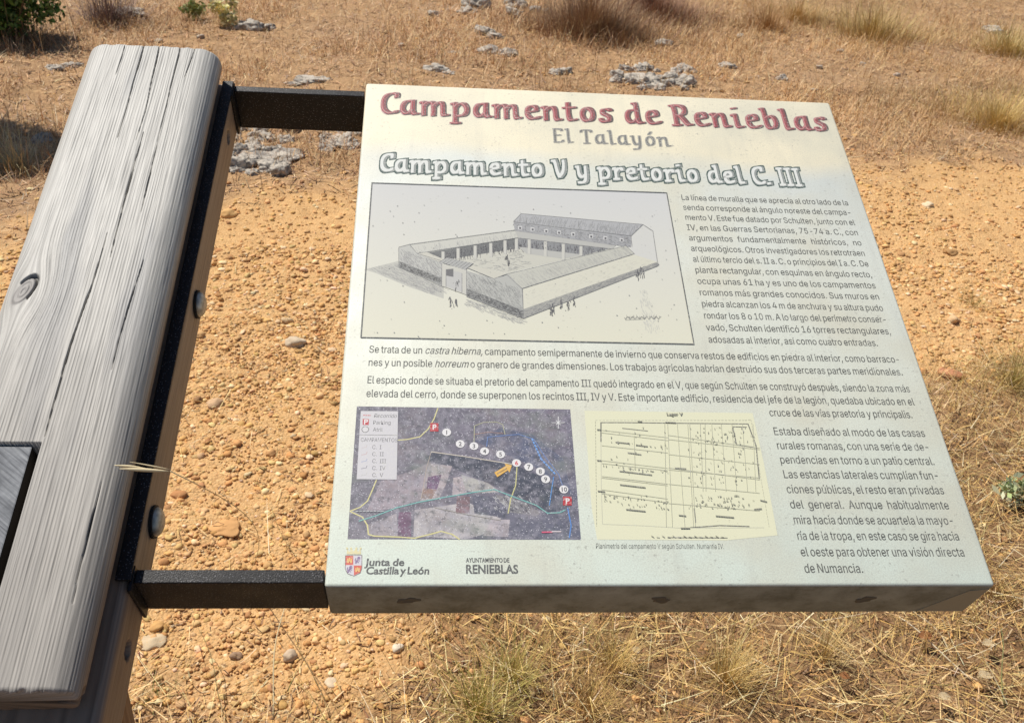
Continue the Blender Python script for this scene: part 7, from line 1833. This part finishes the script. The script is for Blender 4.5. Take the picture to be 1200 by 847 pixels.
def pebbles(x, y, size, base, col):
    n = len(x)
    v0, f0 = base
    vars_ = [lump(base, s, .55, 1.5) for s in range(10)]
    pick = rng.integers(0, 10, n)
    VV = np.stack(vars_)[pick]
    sc = np.stack([size * rng.uniform(.85, 1.35, n), size * rng.uniform(.75, 1.1, n), size * rng.uniform(.4, .75, n)], -1)
    VV = VV * sc[:, None, :]
    a = rng.uniform(0, 6.283, n); t = rng.normal(0, .25, n)
    ca, sa, ct, st = np.cos(a), np.sin(a), np.cos(t), np.sin(t)
    y1 = VV[..., 1] * ct[:, None] - VV[..., 2] * st[:, None]; z1 = VV[..., 1] * st[:, None] + VV[..., 2] * ct[:, None]
    x2 = VV[..., 0] * ca[:, None] - y1 * sa[:, None]; y2 = VV[..., 0] * sa[:, None] + y1 * ca[:, None]
    P = np.stack([x2 + x[:, None], y2 + y[:, None], z1 + (ht(x, y) + size * .22)[:, None]], -1)
    F = (np.arange(n) * len(v0))[:, None, None] + f0[None]
    C = np.repeat(col[:, None, :], len(v0), 1)
    return P.reshape(-1, 3), F.reshape(-1, 3), C.reshape(-1, 3)


PEB = [(.65, .38, .15), (.73, .465, .21), (.58, .315, .12), (.80, .585, .34), (.47, .25, .105), (.67, .43, .20)]


def gravel(n, x0, x1, y0, y1, lo, hi, base, dens):
    x, y = scatter(n, x0, x1, y0, y1)
    k = rng.random(n) < dens(x, y)
    x, y = x[k], y[k]
    m = len(x)
    s = lo * (hi / lo) ** (rng.random(m) ** 1.8)
    return pebbles(x, y, s, base, palette(m, PEB, .2, [.28, .26, .17, .12, .08, .09]))


den = lambda x, y: np.clip(track_mask(x, y) * (.35 + .95 * sstep(.35, .62, fbm(x * 2.1, y * 2.1, seed=81))) + .05, 0, 1)
gp = [gravel(52000, -1.4, 1.5, 1.0, 2.7, .0018, .0055, I1, den), gravel(17000, -1.5, 2.3, 1.0, 3.2, .004, .0095, I2, den), gravel(110, -1.8, 3.2, 1.05, 3.8, .009, .013, I2, den),
      gravel(52000, -2.6, 4.6, 2.3, 5.0, .003, .0075, I1, den), gravel(9000, -2.4, 4.4, 2.5, 5.0, .0055, .0115, I2, den), gravel(5000, -7, 9, 1.5, 6.0, .007, .014, I1, den),
      gravel(16000, -3.8, 6.0, 3.0, 8.8, .004, .012, I1, lambda x, y: np.clip((1 - track_mask(x, y)) * sstep(.42, .62, fbm(x * 1.6 + 5, y * 1.6, seed=83)), 0, 1))]
V, F, C = join(gp)
grav = np_mesh("gravel", V, np.full(len(F), 3), F.ravel(), stone_m, col=C, smooth=True)
tag(grav, "loose orange pebbles covering the sandy track", None, kind="stuff")

# ---- single larger stones on the track
STONES = [
    ((346, 403), 24, (.60, .48, .34), "pale greyish oblong pebble on the track just left of the panel's frame of text", .5),
    ((268, 254), 17, (.70, .42, .17), "orange rounded stone at the far edge of the track beside the grey outcrop", .6),
    ((252, 476), 17, (.58, .38, .22), "pinkish brown stone close to the beam's upper bolt on the track", .6),
    ((232, 472), 12, (.38, .21, .10), "small dark stone touching the pinkish brown stone on the track", .6),
    ((235, 396), 13, (.60, .36, .16), "orange pebble right beside the upper bolt head", .6),
    ((264, 617), 36, (.62, .34, .14), "wide flat orange stone half buried in the track left of the panel", .22),
    ((210, 580), 18, (.50, .24, .10), "rust coloured stone between the two bolts of the beam", .5),
    ((336, 376), 13, (.62, .44, .25), "buff pebble above the pale greyish oblong one", .6),
    ((318, 533), 13, (.48, .26, .11), "dark orange stone midway along the track gap", .6),
    ((1116, 442), 26, (.50, .23, .12), "flat reddish stone in the straw right of the panel", .35),
    ((1116, 378), 15, (.66, .44, .24), "pale round stone at the straw's edge right of the panel", .7),
    ((1086, 245), 13, (.74, .58, .38), "whitish pebble on the track right of the heading", .6),
    ((1113, 300), 17, (.42, .24, .10), "brown flat pebble on the track right of the long text column", .35),
    ((185, 735), 17, (.60, .34, .13), "orange stone under the lower crossbar beside the post", .7),
    ((178, 752), 26, (.58, .45, .29), "buff flat stone under the lower crossbar beside the post", .3),
    ((276, 768), 15, (.34, .22, .14), "dark angular stone under the lower crossbar", .8),
    ((340, 768), 17, (.52, .40, .28), "greyish upright chip of stone under the lower crossbar", .9),
    ((388, 801), 15, (.66, .52, .36), "pale disc shaped stone in front of the panel's left end", .3),
    ((466, 762), 13, (.70, .60, .46), "pale round pebble in front of the panel's lip", .7),
]


def single_stone(k, px, wpx, colr, label, flat, name="stone", cat="stone", mat_=stone_m, deep=.85):
    gx, gy, s = G(*px)
    r_ = wpx * s / 2
    v = lump(I4 if wpx > 30 else ico(3), 200 + k, .55, 1.35) * np.array([r_, r_ * deep, r_ * flat])
    a = rng.uniform(-.4, .4)
    v = np.stack([v[:, 0] * math.cos(a) - v[:, 1] * math.sin(a), v[:, 0] * math.sin(a) + v[:, 1] * math.cos(a), v[:, 2]], -1)
    f = (I4 if wpx > 30 else ico(3))[1]
    cc = np.array(colr) * (0.8 + .4 * fbm(v[:, 0] / r_ * 2, v[:, 1] / r_ * 2, v[:, 2] / r_ * 2, seed=k))[:, None]
    o = np_mesh(name, v, np.full(len(f), 3), f.ravel(), mat_, col=cc, smooth=True)
    o.location = (gx, gy, float(ht(gx, gy)) + r_ * flat * .35)
    tag(o, label, cat)
    return o


for k, (px, wpx, c, lab, fl) in enumerate(STONES):
    single_stone(k, px, wpx, c, lab, fl)

# ---- limestone rocks and outcrops
rock_m = mat("lichened_limestone", rough=0.9, attr="tint", spec=0.15)
N = NT(rock_m)
oc = N.coord("Object")
N.link(N.bump(N.noise(oc, 45, 6, 0.7), 0.8, 0.010), N.p.inputs["Normal"])


def rock(name, px, lumps, label, cat="rock", seed=0):
    """lumps: (dx px, dy px, width px, flatness, depth ratio) around the pixel px; one mesh of stones grown together"""
    gx, gy, s = G(*px)
    vs, fs, cs, o = [], [], [], 0
    for j, (dx, dy, wpx, flat, deep) in enumerate(lumps):
        lx, ly, _ = G(px[0] + dx, px[1] + dy)
        r_ = wpx * s / 2
        v, f = I4
        sd_ = seed * 31 + j * 7
        k = 1 + .75 * (fbm(v[:, 0] * 1.6 + sd_, v[:, 1] * 1.4, v[:, 2] * 1.4, seed=sd_, oct=3) - .5) * 2
        rid = 1 - np.abs(fbm(v[:, 0] * 3.1, v[:, 1] * 3.1 + sd_, v[:, 2] * 3.1, seed=sd_ + 3, oct=4) - .5) * 2
        k = k - .14 * sstep(.82, .98, rid) + .22 * (fbm(v[:, 0] * 9, v[:, 1] * 9, v[:, 2] * 9, seed=sd_ + 5, oct=2) - .5)
        p = v * k[:, None] * np.array([r_, r_ * deep, r_ * flat])
        a = rng.uniform(-.5, .5)
        p = np.stack([p[:, 0] * math.cos(a) - p[:, 1] * math.sin(a) + lx - gx, p[:, 0] * math.sin(a) + p[:, 1] * math.cos(a) + ly - gy, p[:, 2] + r_ * flat * .10 + float(ht(lx, ly) - ht(gx, gy))], -1)
        li = fbm(v[:, 0] * 3.5 + 9, v[:, 1] * 3.5, v[:, 2] * 3.5, seed=sd_ + 9, oct=4)
        c = np.array((.54, .485, .41)) * (.75 + .5 * fbm(v[:, 0] * 6, v[:, 1] * 6, v[:, 2] * 6, seed=sd_ + 11))[:, None]
        c = c + (np.array((.20, .185, .17)) - c) * (sstep(.52, .62, li) * .8)[:, None]
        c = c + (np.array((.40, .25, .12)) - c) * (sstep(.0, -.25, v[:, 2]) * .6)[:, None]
        vs.append(p); fs.append(f + o); cs.append(c); o += len(p)
    V, F, C = np.concatenate(vs), np.concatenate(fs), np.concatenate(cs)
    ob = np_mesh(name, V, np.full(len(F), 3), F.ravel(), rock_m, col=np.clip(C, .02, 1), smooth=True)
    ob.location = (gx, gy, float(ht(gx, gy)))
    return tag(ob, label, cat)


def rubble(x0, x1, y0, y1, n, lo, hi, flat=(.3, .6)):
    return [(rng.uniform(x0, x1), rng.uniform(y0, y1), rng.uniform(lo, hi), rng.uniform(*flat), rng.uniform(.75, 1.1)) for _ in range(n)]


rock("rock_outcrop", (308, 185), [(-4, 6, 84, .10, .75)] + rubble(-44, 34, -30, 26, 46, 9, 26, (.5, .95)), "pitted pale limestone outcrop between the beam and the panel under the upper crossbar", seed=1)
rock("rock_outcrop", (400, 172), [(0, 0, 50, .15, .8)] + rubble(-22, 22, -12, 12, 13, 8, 20, (.5, .9)), "low rubbly limestone hump half hidden by the panel's left edge below the upper crossbar", seed=2)
rock("rock_outcrop", (766, 94), [(-16, -2, 66, .10, .6)] + rubble(-46, 44, -16, 12, 34, 7, 22, (.5, .95)), "broad grey limestone outcrop cut off by the panel's top edge", seed=3)
rock("rock", (300, 34), [(-6, 0, 30, .55, .8), (10, 0, 26, .45, .8)], "pale boulder beside the small yellow plant, behind the beam's top", seed=4)
rock("rock", (558, 10), [(0, -2, 34, .7, .9), (-8, 6, 22, .5, .8)], "bulky grey rock at the top, left of a darker pitted one", seed=5)
rock("rock", (604, 12), [(0, -5, 26, .8, .8), (-2, 4, 20, .8, .8), (22, 0, 16, .7, .8)], "dark pitted rock beside the brown dry bush", seed=6)
rock("rock", (572, 42), [(-4, 0, 24, .6, .8), (8, 4, 20, .5, .8)], "grey cracked rock just above a flatter one and below the two largest", seed=7)
rock("rock", (582, 63), [(-8, 0, 30, .4, .8), (10, 2, 28, .4, .7)], "flat grey rock between the cracked rock and the panel", seed=8)
rock("rock", (510, 88), [(0, 0, 26, .4, .8), (16, 4, 14, .4, .8)], "low grey rock right above the title's first words", seed=9)
rock("rock", (508, 20), [(0, 0, 15, .6, .8)], "small solitary brownish rock left of the bulky grey one", seed=10)
rock("rock", (655, 83), [(-5, 1, 20, .4, .8), (5, -1, 22, .5, .8)], "low broken grey stone set in the grass above the title, left of the broad outcrop", seed=11)
rock("rock", (370, 99), [(0, 0, 44, .22, .6), (-24, 2, 24, .2, .6)], "flat pale slab flush with the soil behind the upper crossbar", seed=12)
rock("rock", (74, 77), [(-8, 2, 24, .3, .7), (10, -2, 20, .4, .7)], "low flat rock immediately left of the beam's top end", seed=13)
rock("rock", (50, 166), [(0, 0, 26, .6, .8)], "rock lying in the dark shadow left of the beam", seed=14)
rock("rock", (852, 76), [(-2, -1, 16, .5, .8), (2, 1, 18, .5, .8)], "two fused grey lumps in the grass above the word Renieblas", seed=15)
rock("rock", (778, 48), [(0, 0, 22, .5, .8)], "grey stone below the brown dry bush, above the broad outcrop", seed=16)
rock("rock", (916, 92), [(0, 0, 14, .6, .8)], "whitish stone above the panel's right corner", seed=17)
rock("rock", (1163, 36), [(-2, -1, 20, .5, .8), (2, 2, 22, .45, .8)], "pale grey rock beside the tall straw at the top right", seed=18)
rock("rock", (531, 65), [(0, 0, 13, .3, .8)], "thin buff stone left of the flat grey rock", seed=19)
rock("rock", (152, 18), [(0, 0, 34, .5, .8)], "pale boulder behind the bare twiggy shrub", seed=20)
rock("rock", (640, 12), [(0, 0, 13, .7, .8)], "tiny upright grey stone against the brown bush", seed=21)
for k, (px, py, w_, lab) in enumerate([(985, 62, 9, "grey pebble below the tall straw clump"), (1010, 77, 8, "buff pebble in the stony bare patch on the right"), (960, 80, 9, "pale pebble left in the stony bare patch"), (1050, 90, 8, "grey brown pebble lying right in the stony bare patch"), (868, 40, 9, "small pale stone in open grass near the top"),
                                       (470, 60, 8, "little pale stone in the bare grass above the panel's left corner"), (235, 43, 9, "small pale stone behind the beam's top right corner"), (186, 48, 9, "pale stone chip behind the beam's top edge"), (955, 105, 8, "small buff stone above the panel's top right corner")]):
    single_stone(60 + k, (px, py), w_, (.46, .39, .31), lab, .6)

# ---- shrubs, clumps and plants
def G3(px, py):
    gx, gy, s = G(px, py)
    return np.array([gx, gy, float(ht(gx, gy))]), s


def twigs(n, r0, lean, length, width, curl, cols, segs=3, wts=None, sy=1.0):
    a = rng.uniform(0, 6.283, n)
    rr = r0 * np.minimum(np.abs(rng.normal(0, .52, n)), 1.5)
    root = np.stack([rr * np.cos(a), rr * np.sin(a) * sy, np.zeros(n)], -1)
    az = a + rng.normal(0, .9, n)
    return blade_arrays(root, az, np.abs(rng.normal(lean[0], lean[1], n)) + .25 * rr / r0, (length[0] * .5 + (length[1] - length[0] * .5) * rng.random(n) ** 1.5) * (1 - .35 * np.clip(rr / r0, 0, 1.4)) * (.7 + .6 * noise(root[:, 0] / r0 * 2.2, root[:, 1] / r0 * 2.2, seed=int(rng.integers(1e6)))), rng.uniform(*width, n), rng.normal(curl[0], curl[1], n), palette(n, cols, .22, wts), segs)


def leaf_cloud(n, centre, rad, ls, cols, lobes=9):
    """leaf-sized faces gathered in uneven clumps through the crown's volume"""
    cen = rng.normal(0, 1, (lobes, 3)); cen /= np.linalg.norm(cen, axis=1, keepdims=True)
    cen = cen * rng.uniform(.25, .8, (lobes, 1)) * rad + centre
    k = rng.integers(0, lobes, n)
    d = rng.normal(0, 1, (n, 3)); d /= np.linalg.norm(d, axis=1, keepdims=True)
    p = cen[k] + d * (rng.random((n, 1)) ** .45) * np.array(rad) * rng.uniform(.30, .55, (lobes, 1))[k]
    a = rng.normal(0, 1, (n, 3)); a /= np.linalg.norm(a, axis=1, keepdims=True)
    b = np.cross(a, rng.normal(0, 1, (n, 3))); b /= np.linalg.norm(b, axis=1, keepdims=True)
    s = rng.uniform(*ls, n)[:, None]
    V = np.stack([p - a * s, p + b * s * .45, p + a * s, p - b * s * .45], 1).reshape(-1, 3)
    F = np.arange(4 * n).reshape(-1, 4)
    tone = (0.7 + .6 * rng.random(lobes))[k][:, None]
    C = np.repeat((palette(n, cols, .2) * tone)[:, None], 4, 1).reshape(-1, 3)
    return V, F, C


def clump(name, px, label, cat, parts_fn, group=None, material=straw_m):
    loc, s = G3(*px)
    V, F, C = join(parts_fn(s))
    o = quads_obj(name, (V, F, C), material)
    o.location = loc - np.array((0, 0, .006))
    return tag(o, label, cat, group)


# green shrub, top left
loc, s = G3(14, 44)
sh_ = empty("shrub", loc, "leafy dark green shrub in the top left corner", "shrub")
quads_obj("foliage", leaf_cloud(6500, np.array((-.04, .02, .30)), np.array((.42, .34, .30)), (.012, .026), [(.08, .15, .025), (.12, .20, .04), (.18, .25, .06), (.05, .085, .02)], 18), leaf_m, sh_)
quads_obj("stems", twigs(160, .16, (.5, .4), (.25, .55), (.004, .009), (.2, .3), [(.16, .10, .065), (.22, .15, .10)]), straw_m, sh_)
# dead stuff round its foot
clump("dry_shrub", (42, 52), "brown dead growth around the foot of the green shrub", "dry bush", lambda s: [twigs(260, .30, (.7, .4), (.06, .16), (.002, .005), (.3, .4), [(.26, .15, .085), (.34, .22, .12), (.18, .11, .07)])])
clump("twiggy_shrub", (128, 24), "bare grey brown twiggy shrub between the green shrub and the boulder", "shrub", lambda s: [twigs(900, .20, (.55, .4), (.15, .42), (.002, .005), (.25, .4), [(.22, .155, .13), (.30, .22, .19), (.16, .10, .085)])])
clump("small_plant", (228, 22), "small light green plant behind the beam", "plant", lambda s: [leaf_cloud(420, np.array((0, 0, .08)), np.array((.09, .09, .08)), (.010, .02), [(.36, .42, .13), (.44, .46, .18)], 6), twigs(30, .03, (.4, .3), (.08, .18), (.003, .004), (.2, .2), [(.3, .28, .1)])], material=leaf_m)
clump("small_plant", (264, 30), "pale yellow seeding plant left of the boulder", "plant", lambda s: [leaf_cloud(520, np.array((0, 0, .10)), np.array((.12, .10, .10)), (.010, .022), [(.76, .68, .32), (.82, .74, .44), (.62, .54, .22)], 7), twigs(50, .04, (.4, .3), (.1, .22), (.003, .004), (.2, .2), [(.55, .46, .2)])])
clump("dry_bush", (690, 34), "wide brown dead bush at the top right of the grey rocks", "dry bush", lambda s: [twigs(9000, .72, (.65, .42), (.10, .34), (.0018, .0045), (.35, .5), [(.30, .175, .10), (.38, .235, .13), (.20, .115, .075), (.50, .34, .19)], 3, None, .7)])
clump("dry_bush", (765, 16), "reddish brown dead bush adjoining the wide one", "dry bush", lambda s: [twigs(4200, .50, (.6, .4), (.12, .32), (.002, .0045), (.3, .5), [(.33, .175, .11), (.40, .235, .14), (.22, .12, .08)])])
clump("tall_straw", (1022, 40), "tall olive straw clump at the top behind the panel's right corner", "grass clump", lambda s: [twigs(2200, .50, (.6, .34), (.16, .42), (.002, .004), (.35, .35), [(.58, .43, .17), (.68, .50, .22), (.48, .34, .13), (.34, .22, .10)])])
clump("tall_straw", (935, 18), "loose golden grass clump left of the tall olive one", "grass clump", lambda s: [twigs(1300, .42, (.65, .3), (.12, .26), (.002, .004), (.4, .4), [(.55, .36, .14), (.48, .30, .12), (.62, .45, .22)])])
clump("tall_straw", (1180, 62), "pale yellowish grass clump at the upper right edge", "grass clump", lambda s: [twigs(1300, .36, (.6, .32), (.12, .28), (.002, .004), (.4, .4), [(.62, .45, .18), (.68, .54, .27), (.46, .34, .13)])])
clump("tall_straw", (1168, 148), "fine golden grass clump at the right edge just above the track", "grass clump", lambda s: [twigs(2200, .40, (.6, .3), (.13, .32), (.0016, .003), (.4, .4), [(.62, .43, .15), (.70, .52, .22), (.48, .33, .12)])])
clump("tall_straw", (900, 30), "thin reddish grass clump in open ground near the top", "grass clump", lambda s: [twigs(900, .26, (.5, .3), (.12, .28), (.002, .004), (.4, .4), [(.50, .30, .13), (.42, .25, .11)])])
clump("tall_straw", (20, 200), "wispy straw clump in the shadow left of the beam", "grass clump", lambda s: [twigs(420, .16, (.5, .35), (.10, .26), (.0016, .003), (.5, .4), [(.55, .42, .22), (.62, .50, .28)])])
# near tufts in front of the panel
TUF = [((560, 840), .085, 420, "yellow green wiry tuft in front of the panel's lip, the leftmost tuft", [(.46, .40, .10), (.40, .34, .09), (.56, .46, .16)], (.08, .20)),
       ((600, 800), .06, 300, "wispy yellow tuft close behind the leftmost one", [(.56, .44, .15), (.48, .40, .13)], (.07, .17)),
       ((715, 790), .06, 260, "thin golden tuft below the middle of the lip", [(.60, .42, .15), (.52, .36, .12)], (.06, .16)),
       ((850, 800), .09, 520, "dense golden tuft in front of the lip's right half", [(.62, .43, .15), (.54, .36, .12), (.66, .50, .22)], (.07, .19)),
       ((965, 770), .07, 300, "pale tuft under the lip near its rusty right mark", [(.66, .50, .24), (.58, .42, .18)], (.06, .16)),
       ((1165, 700), .07, 240, "brownish tuft beside the panel's lower right corner", [(.50, .33, .13), (.42, .27, .11)], (.05, .15)),
       ((1185, 455), .10, 420, "olive yellow tuft at the right edge beside the reddish stone", [(.44, .36, .11), (.52, .42, .16), (.36, .28, .09)], (.08, .24)),
       ((1140, 360), .07, 110, "sparse wiry tuft on the track's edge right of the text column", [(.42, .33, .12), (.50, .38, .16)], (.06, .18)),
       ((690, 840), .08, 300, "low matted golden tuft at the bottom centre", [(.58, .40, .15), (.50, .33, .12)], (.05, .13)),
       ((185, 815), .05, 60, "few green blades beside the post", [(.20, .24, .06), (.28, .28, .09)], (.03, .08))]
for px, r0, n_, lab, cols, ln in TUF:
    clump("grass_tuft", px, lab, "grass tuft", lambda s, r0=r0, n_=n_, cols=cols, ln=ln: [twigs(n_, r0 * .75, (.32, .28), ln, (.0007, .0015), (.45, .4), cols, 4)])
# thistle
clump("thistle", (1188, 585), "grey green spiny thistle at the right edge beside the panel", "plant", lambda s: [leaf_cloud(150, np.array((0, 0, .04)), np.array((.085, .07, .05)), (.008, .020), [(.30, .36, .17), (.40, .45, .26), (.55, .56, .38)], 9), twigs(40, .02, (.7, .4), (.04, .10), (.002, .004), (.1, .3), [(.42, .42, .26)])], material=leaf_m)


def tube_pts(pts, r0, r1, n=5):
    bm = bmesh.new()
    rings = []
    P = [Vector(p) for p in pts]
    for k, p in enumerate(P):
        d = (P[min(k + 1, len(P) - 1)] - P[max(k - 1, 0)]).normalized()
        a = d.orthogonal().normalized(); b = d.cross(a)
        r_ = r0 + (r1 - r0) * k / (len(P) - 1)
        rings.append([bm.verts.new(p + a * r_ * math.cos(6.2832 * j / n) + b * r_ * math.sin(6.2832 * j / n)) for j in range(n)])
    for A, B in zip(rings[:-1], rings[1:]):
        for j in range(n):
            bm.faces.new((A[j], A[(j + 1) % n], B[(j + 1) % n], B[j]))
    bm.faces.new(rings[0][::-1]); bm.faces.new(rings[-1])
    return bm


# standing and lying single stalks: foot pixel, tip pixel and how high the tip stands
def stalk(foot, tip, hz, rad, colr, label, name="grass_stalk", seedhead=False):
    a, s = G3(*foot)
    r = np.array([tip[0] - CX, tip[1] - CY, F_PX])
    dz = MC[2] @ r
    t = (hz + a[2] - HC) / dz
    b = np.array([t * (MC[0] @ r), t * (MC[1] @ r), hz + a[2]])
    pts = []
    for k in range(9):
        f = k / 8
        p = a * (1 - f) + b * f
        p[2] += .012 * math.sin(math.pi * f)
        p[0] += .006 * math.sin(math.pi * f * 1.7 + foot[0])
        pts.append(p - a)
    bm = tube_pts(pts, rad, rad * .55)
    m = mat("stalk_" + name, colr, .6)
    o = bm_obj(name, bm, m, None, True)
    o.location = a
    tag(o, label, "grass stalk")
    return o


stalk((316, 842), (334, 700), .10, .0016, (.72, .60, .36), "thick pale straw stalk standing under the lower crossbar")
stalk((268, 842), (232, 735), .07, .0009, (.22, .17, .07), "thin dark stalk left of the pale straw stalk")
stalk((384, 842), (344, 735), .07, .0009, (.24, .18, .08), "thin dark stalk between the pale straw stalk and the panel")
stalk((300, 830), (288, 792), .03, .0008, (.55, .42, .2), "short yellowish stalk just left of the pale straw stalk")
stalk((1140, 800), (1050, 722), .03, .0016, (.75, .66, .48), "whitish lying stalk under the panel's right end")
stalk((1112, 765), (1068, 712), .03, .0012, (.72, .62, .42), "cream stalk leaning beside the whitish lying one")
stalk((1178, 832), (1170, 735), .08, .0013, (.20, .22, .08), "dark green upright stem at the right below the panel")
stalk((836, 812), (842, 722), .06, .0009, (.34, .26, .10), "brown upright stem in front of the lip's right half")
stalk((505, 812), (470, 735), .06, .0010, (.62, .48, .22), "straw stem leaning left below the panel's left end")
stalk((348, 655), (312, 590), .09, .0007, (.36, .30, .12), "fine arching stem above the lower crossbar, its left one")
stalk((372, 662), (345, 640), .06, .0007, (.40, .33, .14), "fine short stem above the lower crossbar next to the panel")

# dead leaves, right foreground
lm = mat("dead_leaf", (.78, .66, .44), .7)
for k, (px, py, w_, lab) in enumerate([(1148, 806, 20, "largest pale dead leaf below the panel's right end"), (1151, 769, 16, "pale dead leaf above the largest one"), (1100, 830, 15, "buff dead leaf near the bottom right"), (742, 777, 11, "small cream dead leaf in front of the lip's middle"), (1078, 760, 16, "rusty brown dead leaf under the panel's right end"), (985, 805, 13, "russet dead leaf in the straw near the right tufts")]):
    loc, s = G3(px, py)
    r_ = w_ * s / 2
    bm = bmesh.new()
    rows = []
    for i in range(9):
        t = i / 8
        wd = r_ * .72 * math.sin(math.pi * min(max(t, .03), .97)) ** .7
        z = .15 * r_ * math.sin(math.pi * t)
        rows.append([bm.verts.new(((t - .5) * 2 * r_, wd * e, z + .25 * r_ * abs(e) + (.0006 if j >= 3 else 0))) for j, e in enumerate((-1, 0, 1))])
    for A, B in zip(rows[:-1], rows[1:]):
        for j in range(2):
            bm.faces.new((A[j], B[j], B[j + 1], A[j + 1]))
    bmesh.ops.solidify(bm, geom=bm.faces[:], thickness=.0006)
    bmesh.ops.recalc_face_normals(bm, faces=bm.faces)
    o = bm_obj("dead_leaf", bm, lm if k < 4 else mat("russet_leaf", (.46, .22, .09), .7), None, False)
    o.location = loc + np.array((0, 0, .034))
    o.rotation_euler = (rng.uniform(-.15, .3), rng.uniform(-.15, .15), rng.uniform(-.5, .5))
    tag(o, lab, "dead leaf")

# oat spikelet caught on the beam's edge
sp = Matrix(PANEL_M)
def on_beam(px, py, h):
    u_, w_ = H(px, py, h)
    return sp @ Vector((u_, w_, h))
a0 = on_beam(200, 552, .02)
spk_o = empty("oat_stalk", a0, "pale dry oat stalk with its spikelet bent across the beam's right edge", "grass stalk")
spm = mat("oat_husk", (.76, .64, .40), .6)
gx, gy, _ = G(290, 672)
ft = Vector((gx, gy, float(ht(gx, gy))))
stp = [ft.lerp(Vector(a0), k / 12) + Vector((.05 * math.sin(math.pi * k / 12), 0, .03 * math.sin(math.pi * k / 12))) - Vector(a0) for k in range(13)]
bm_obj("stem", tube_pts(stp, .0009, .0005, 5), spm, spk_o, True)
for (q0, q1, wd) in (((198, 552), (140, 549), .0032), ((200, 550), (152, 541), .0012), ((172, 549), (134, 545), .0030)):
    A, B = on_beam(*q0, .046) - a0, on_beam(*q1, .058) - a0
    pts = [A.lerp(B, k / 8) for k in range(9)]
    bm = bmesh.new()
    rings = []
    d = (B - A).normalized(); u2 = d.orthogonal().normalized(); v2 = d.cross(u2)
    for k, p in enumerate(pts):
        r_ = wd * .5 * math.sin(math.pi * min(.97, max(.04, k / 8))) ** .8
        rings.append([bm.verts.new(p + u2 * r_ * math.cos(1.0472 * j) + v2 * r_ * .6 * math.sin(1.0472 * j)) for j in range(6)])
    for P0, P1 in zip(rings[:-1], rings[1:]):
        for j in range(6):
            bm.faces.new((P0[j], P0[(j + 1) % 6], P1[(j + 1) % 6], P1[j]))
    bm.faces.new(rings[0][::-1]); bm.faces.new(rings[-1])
    bm_obj("husk", bm, spm, spk_o, True)

# small tree standing just outside the left of the picture; its crown throws the shadow beside the beam
tx, ty = -3.36, 4.76
tree = empty("tree", (tx, ty, float(ht(tx, ty)) - .03), "small dark leaved oak standing left of the beam and casting its shadow there", "tree")
bark = mat("bark", (.13, .095, .07), .9)
bm_obj("trunk", tube_pts([(0, 0, 0), (.03, 0, .5), (-.02, -.03, 1.0), (.16, -.02, 1.45), (.36, 0, 1.9)], .07, .03, 9), bark, tree, True)
bm_obj("limb", tube_pts([(.05, -.02, 1.2), (.35, .1, 1.6), (.75, .1, 1.9)], .03, .012, 6), bark, tree, True)
quads_obj("crown", leaf_cloud(26000, np.array((.42, -.02, 2.0)), np.array((.56, .42, .42)), (.018, .036), [(.05, .08, .022), (.08, .11, .03)], 18), leaf_m, tree)
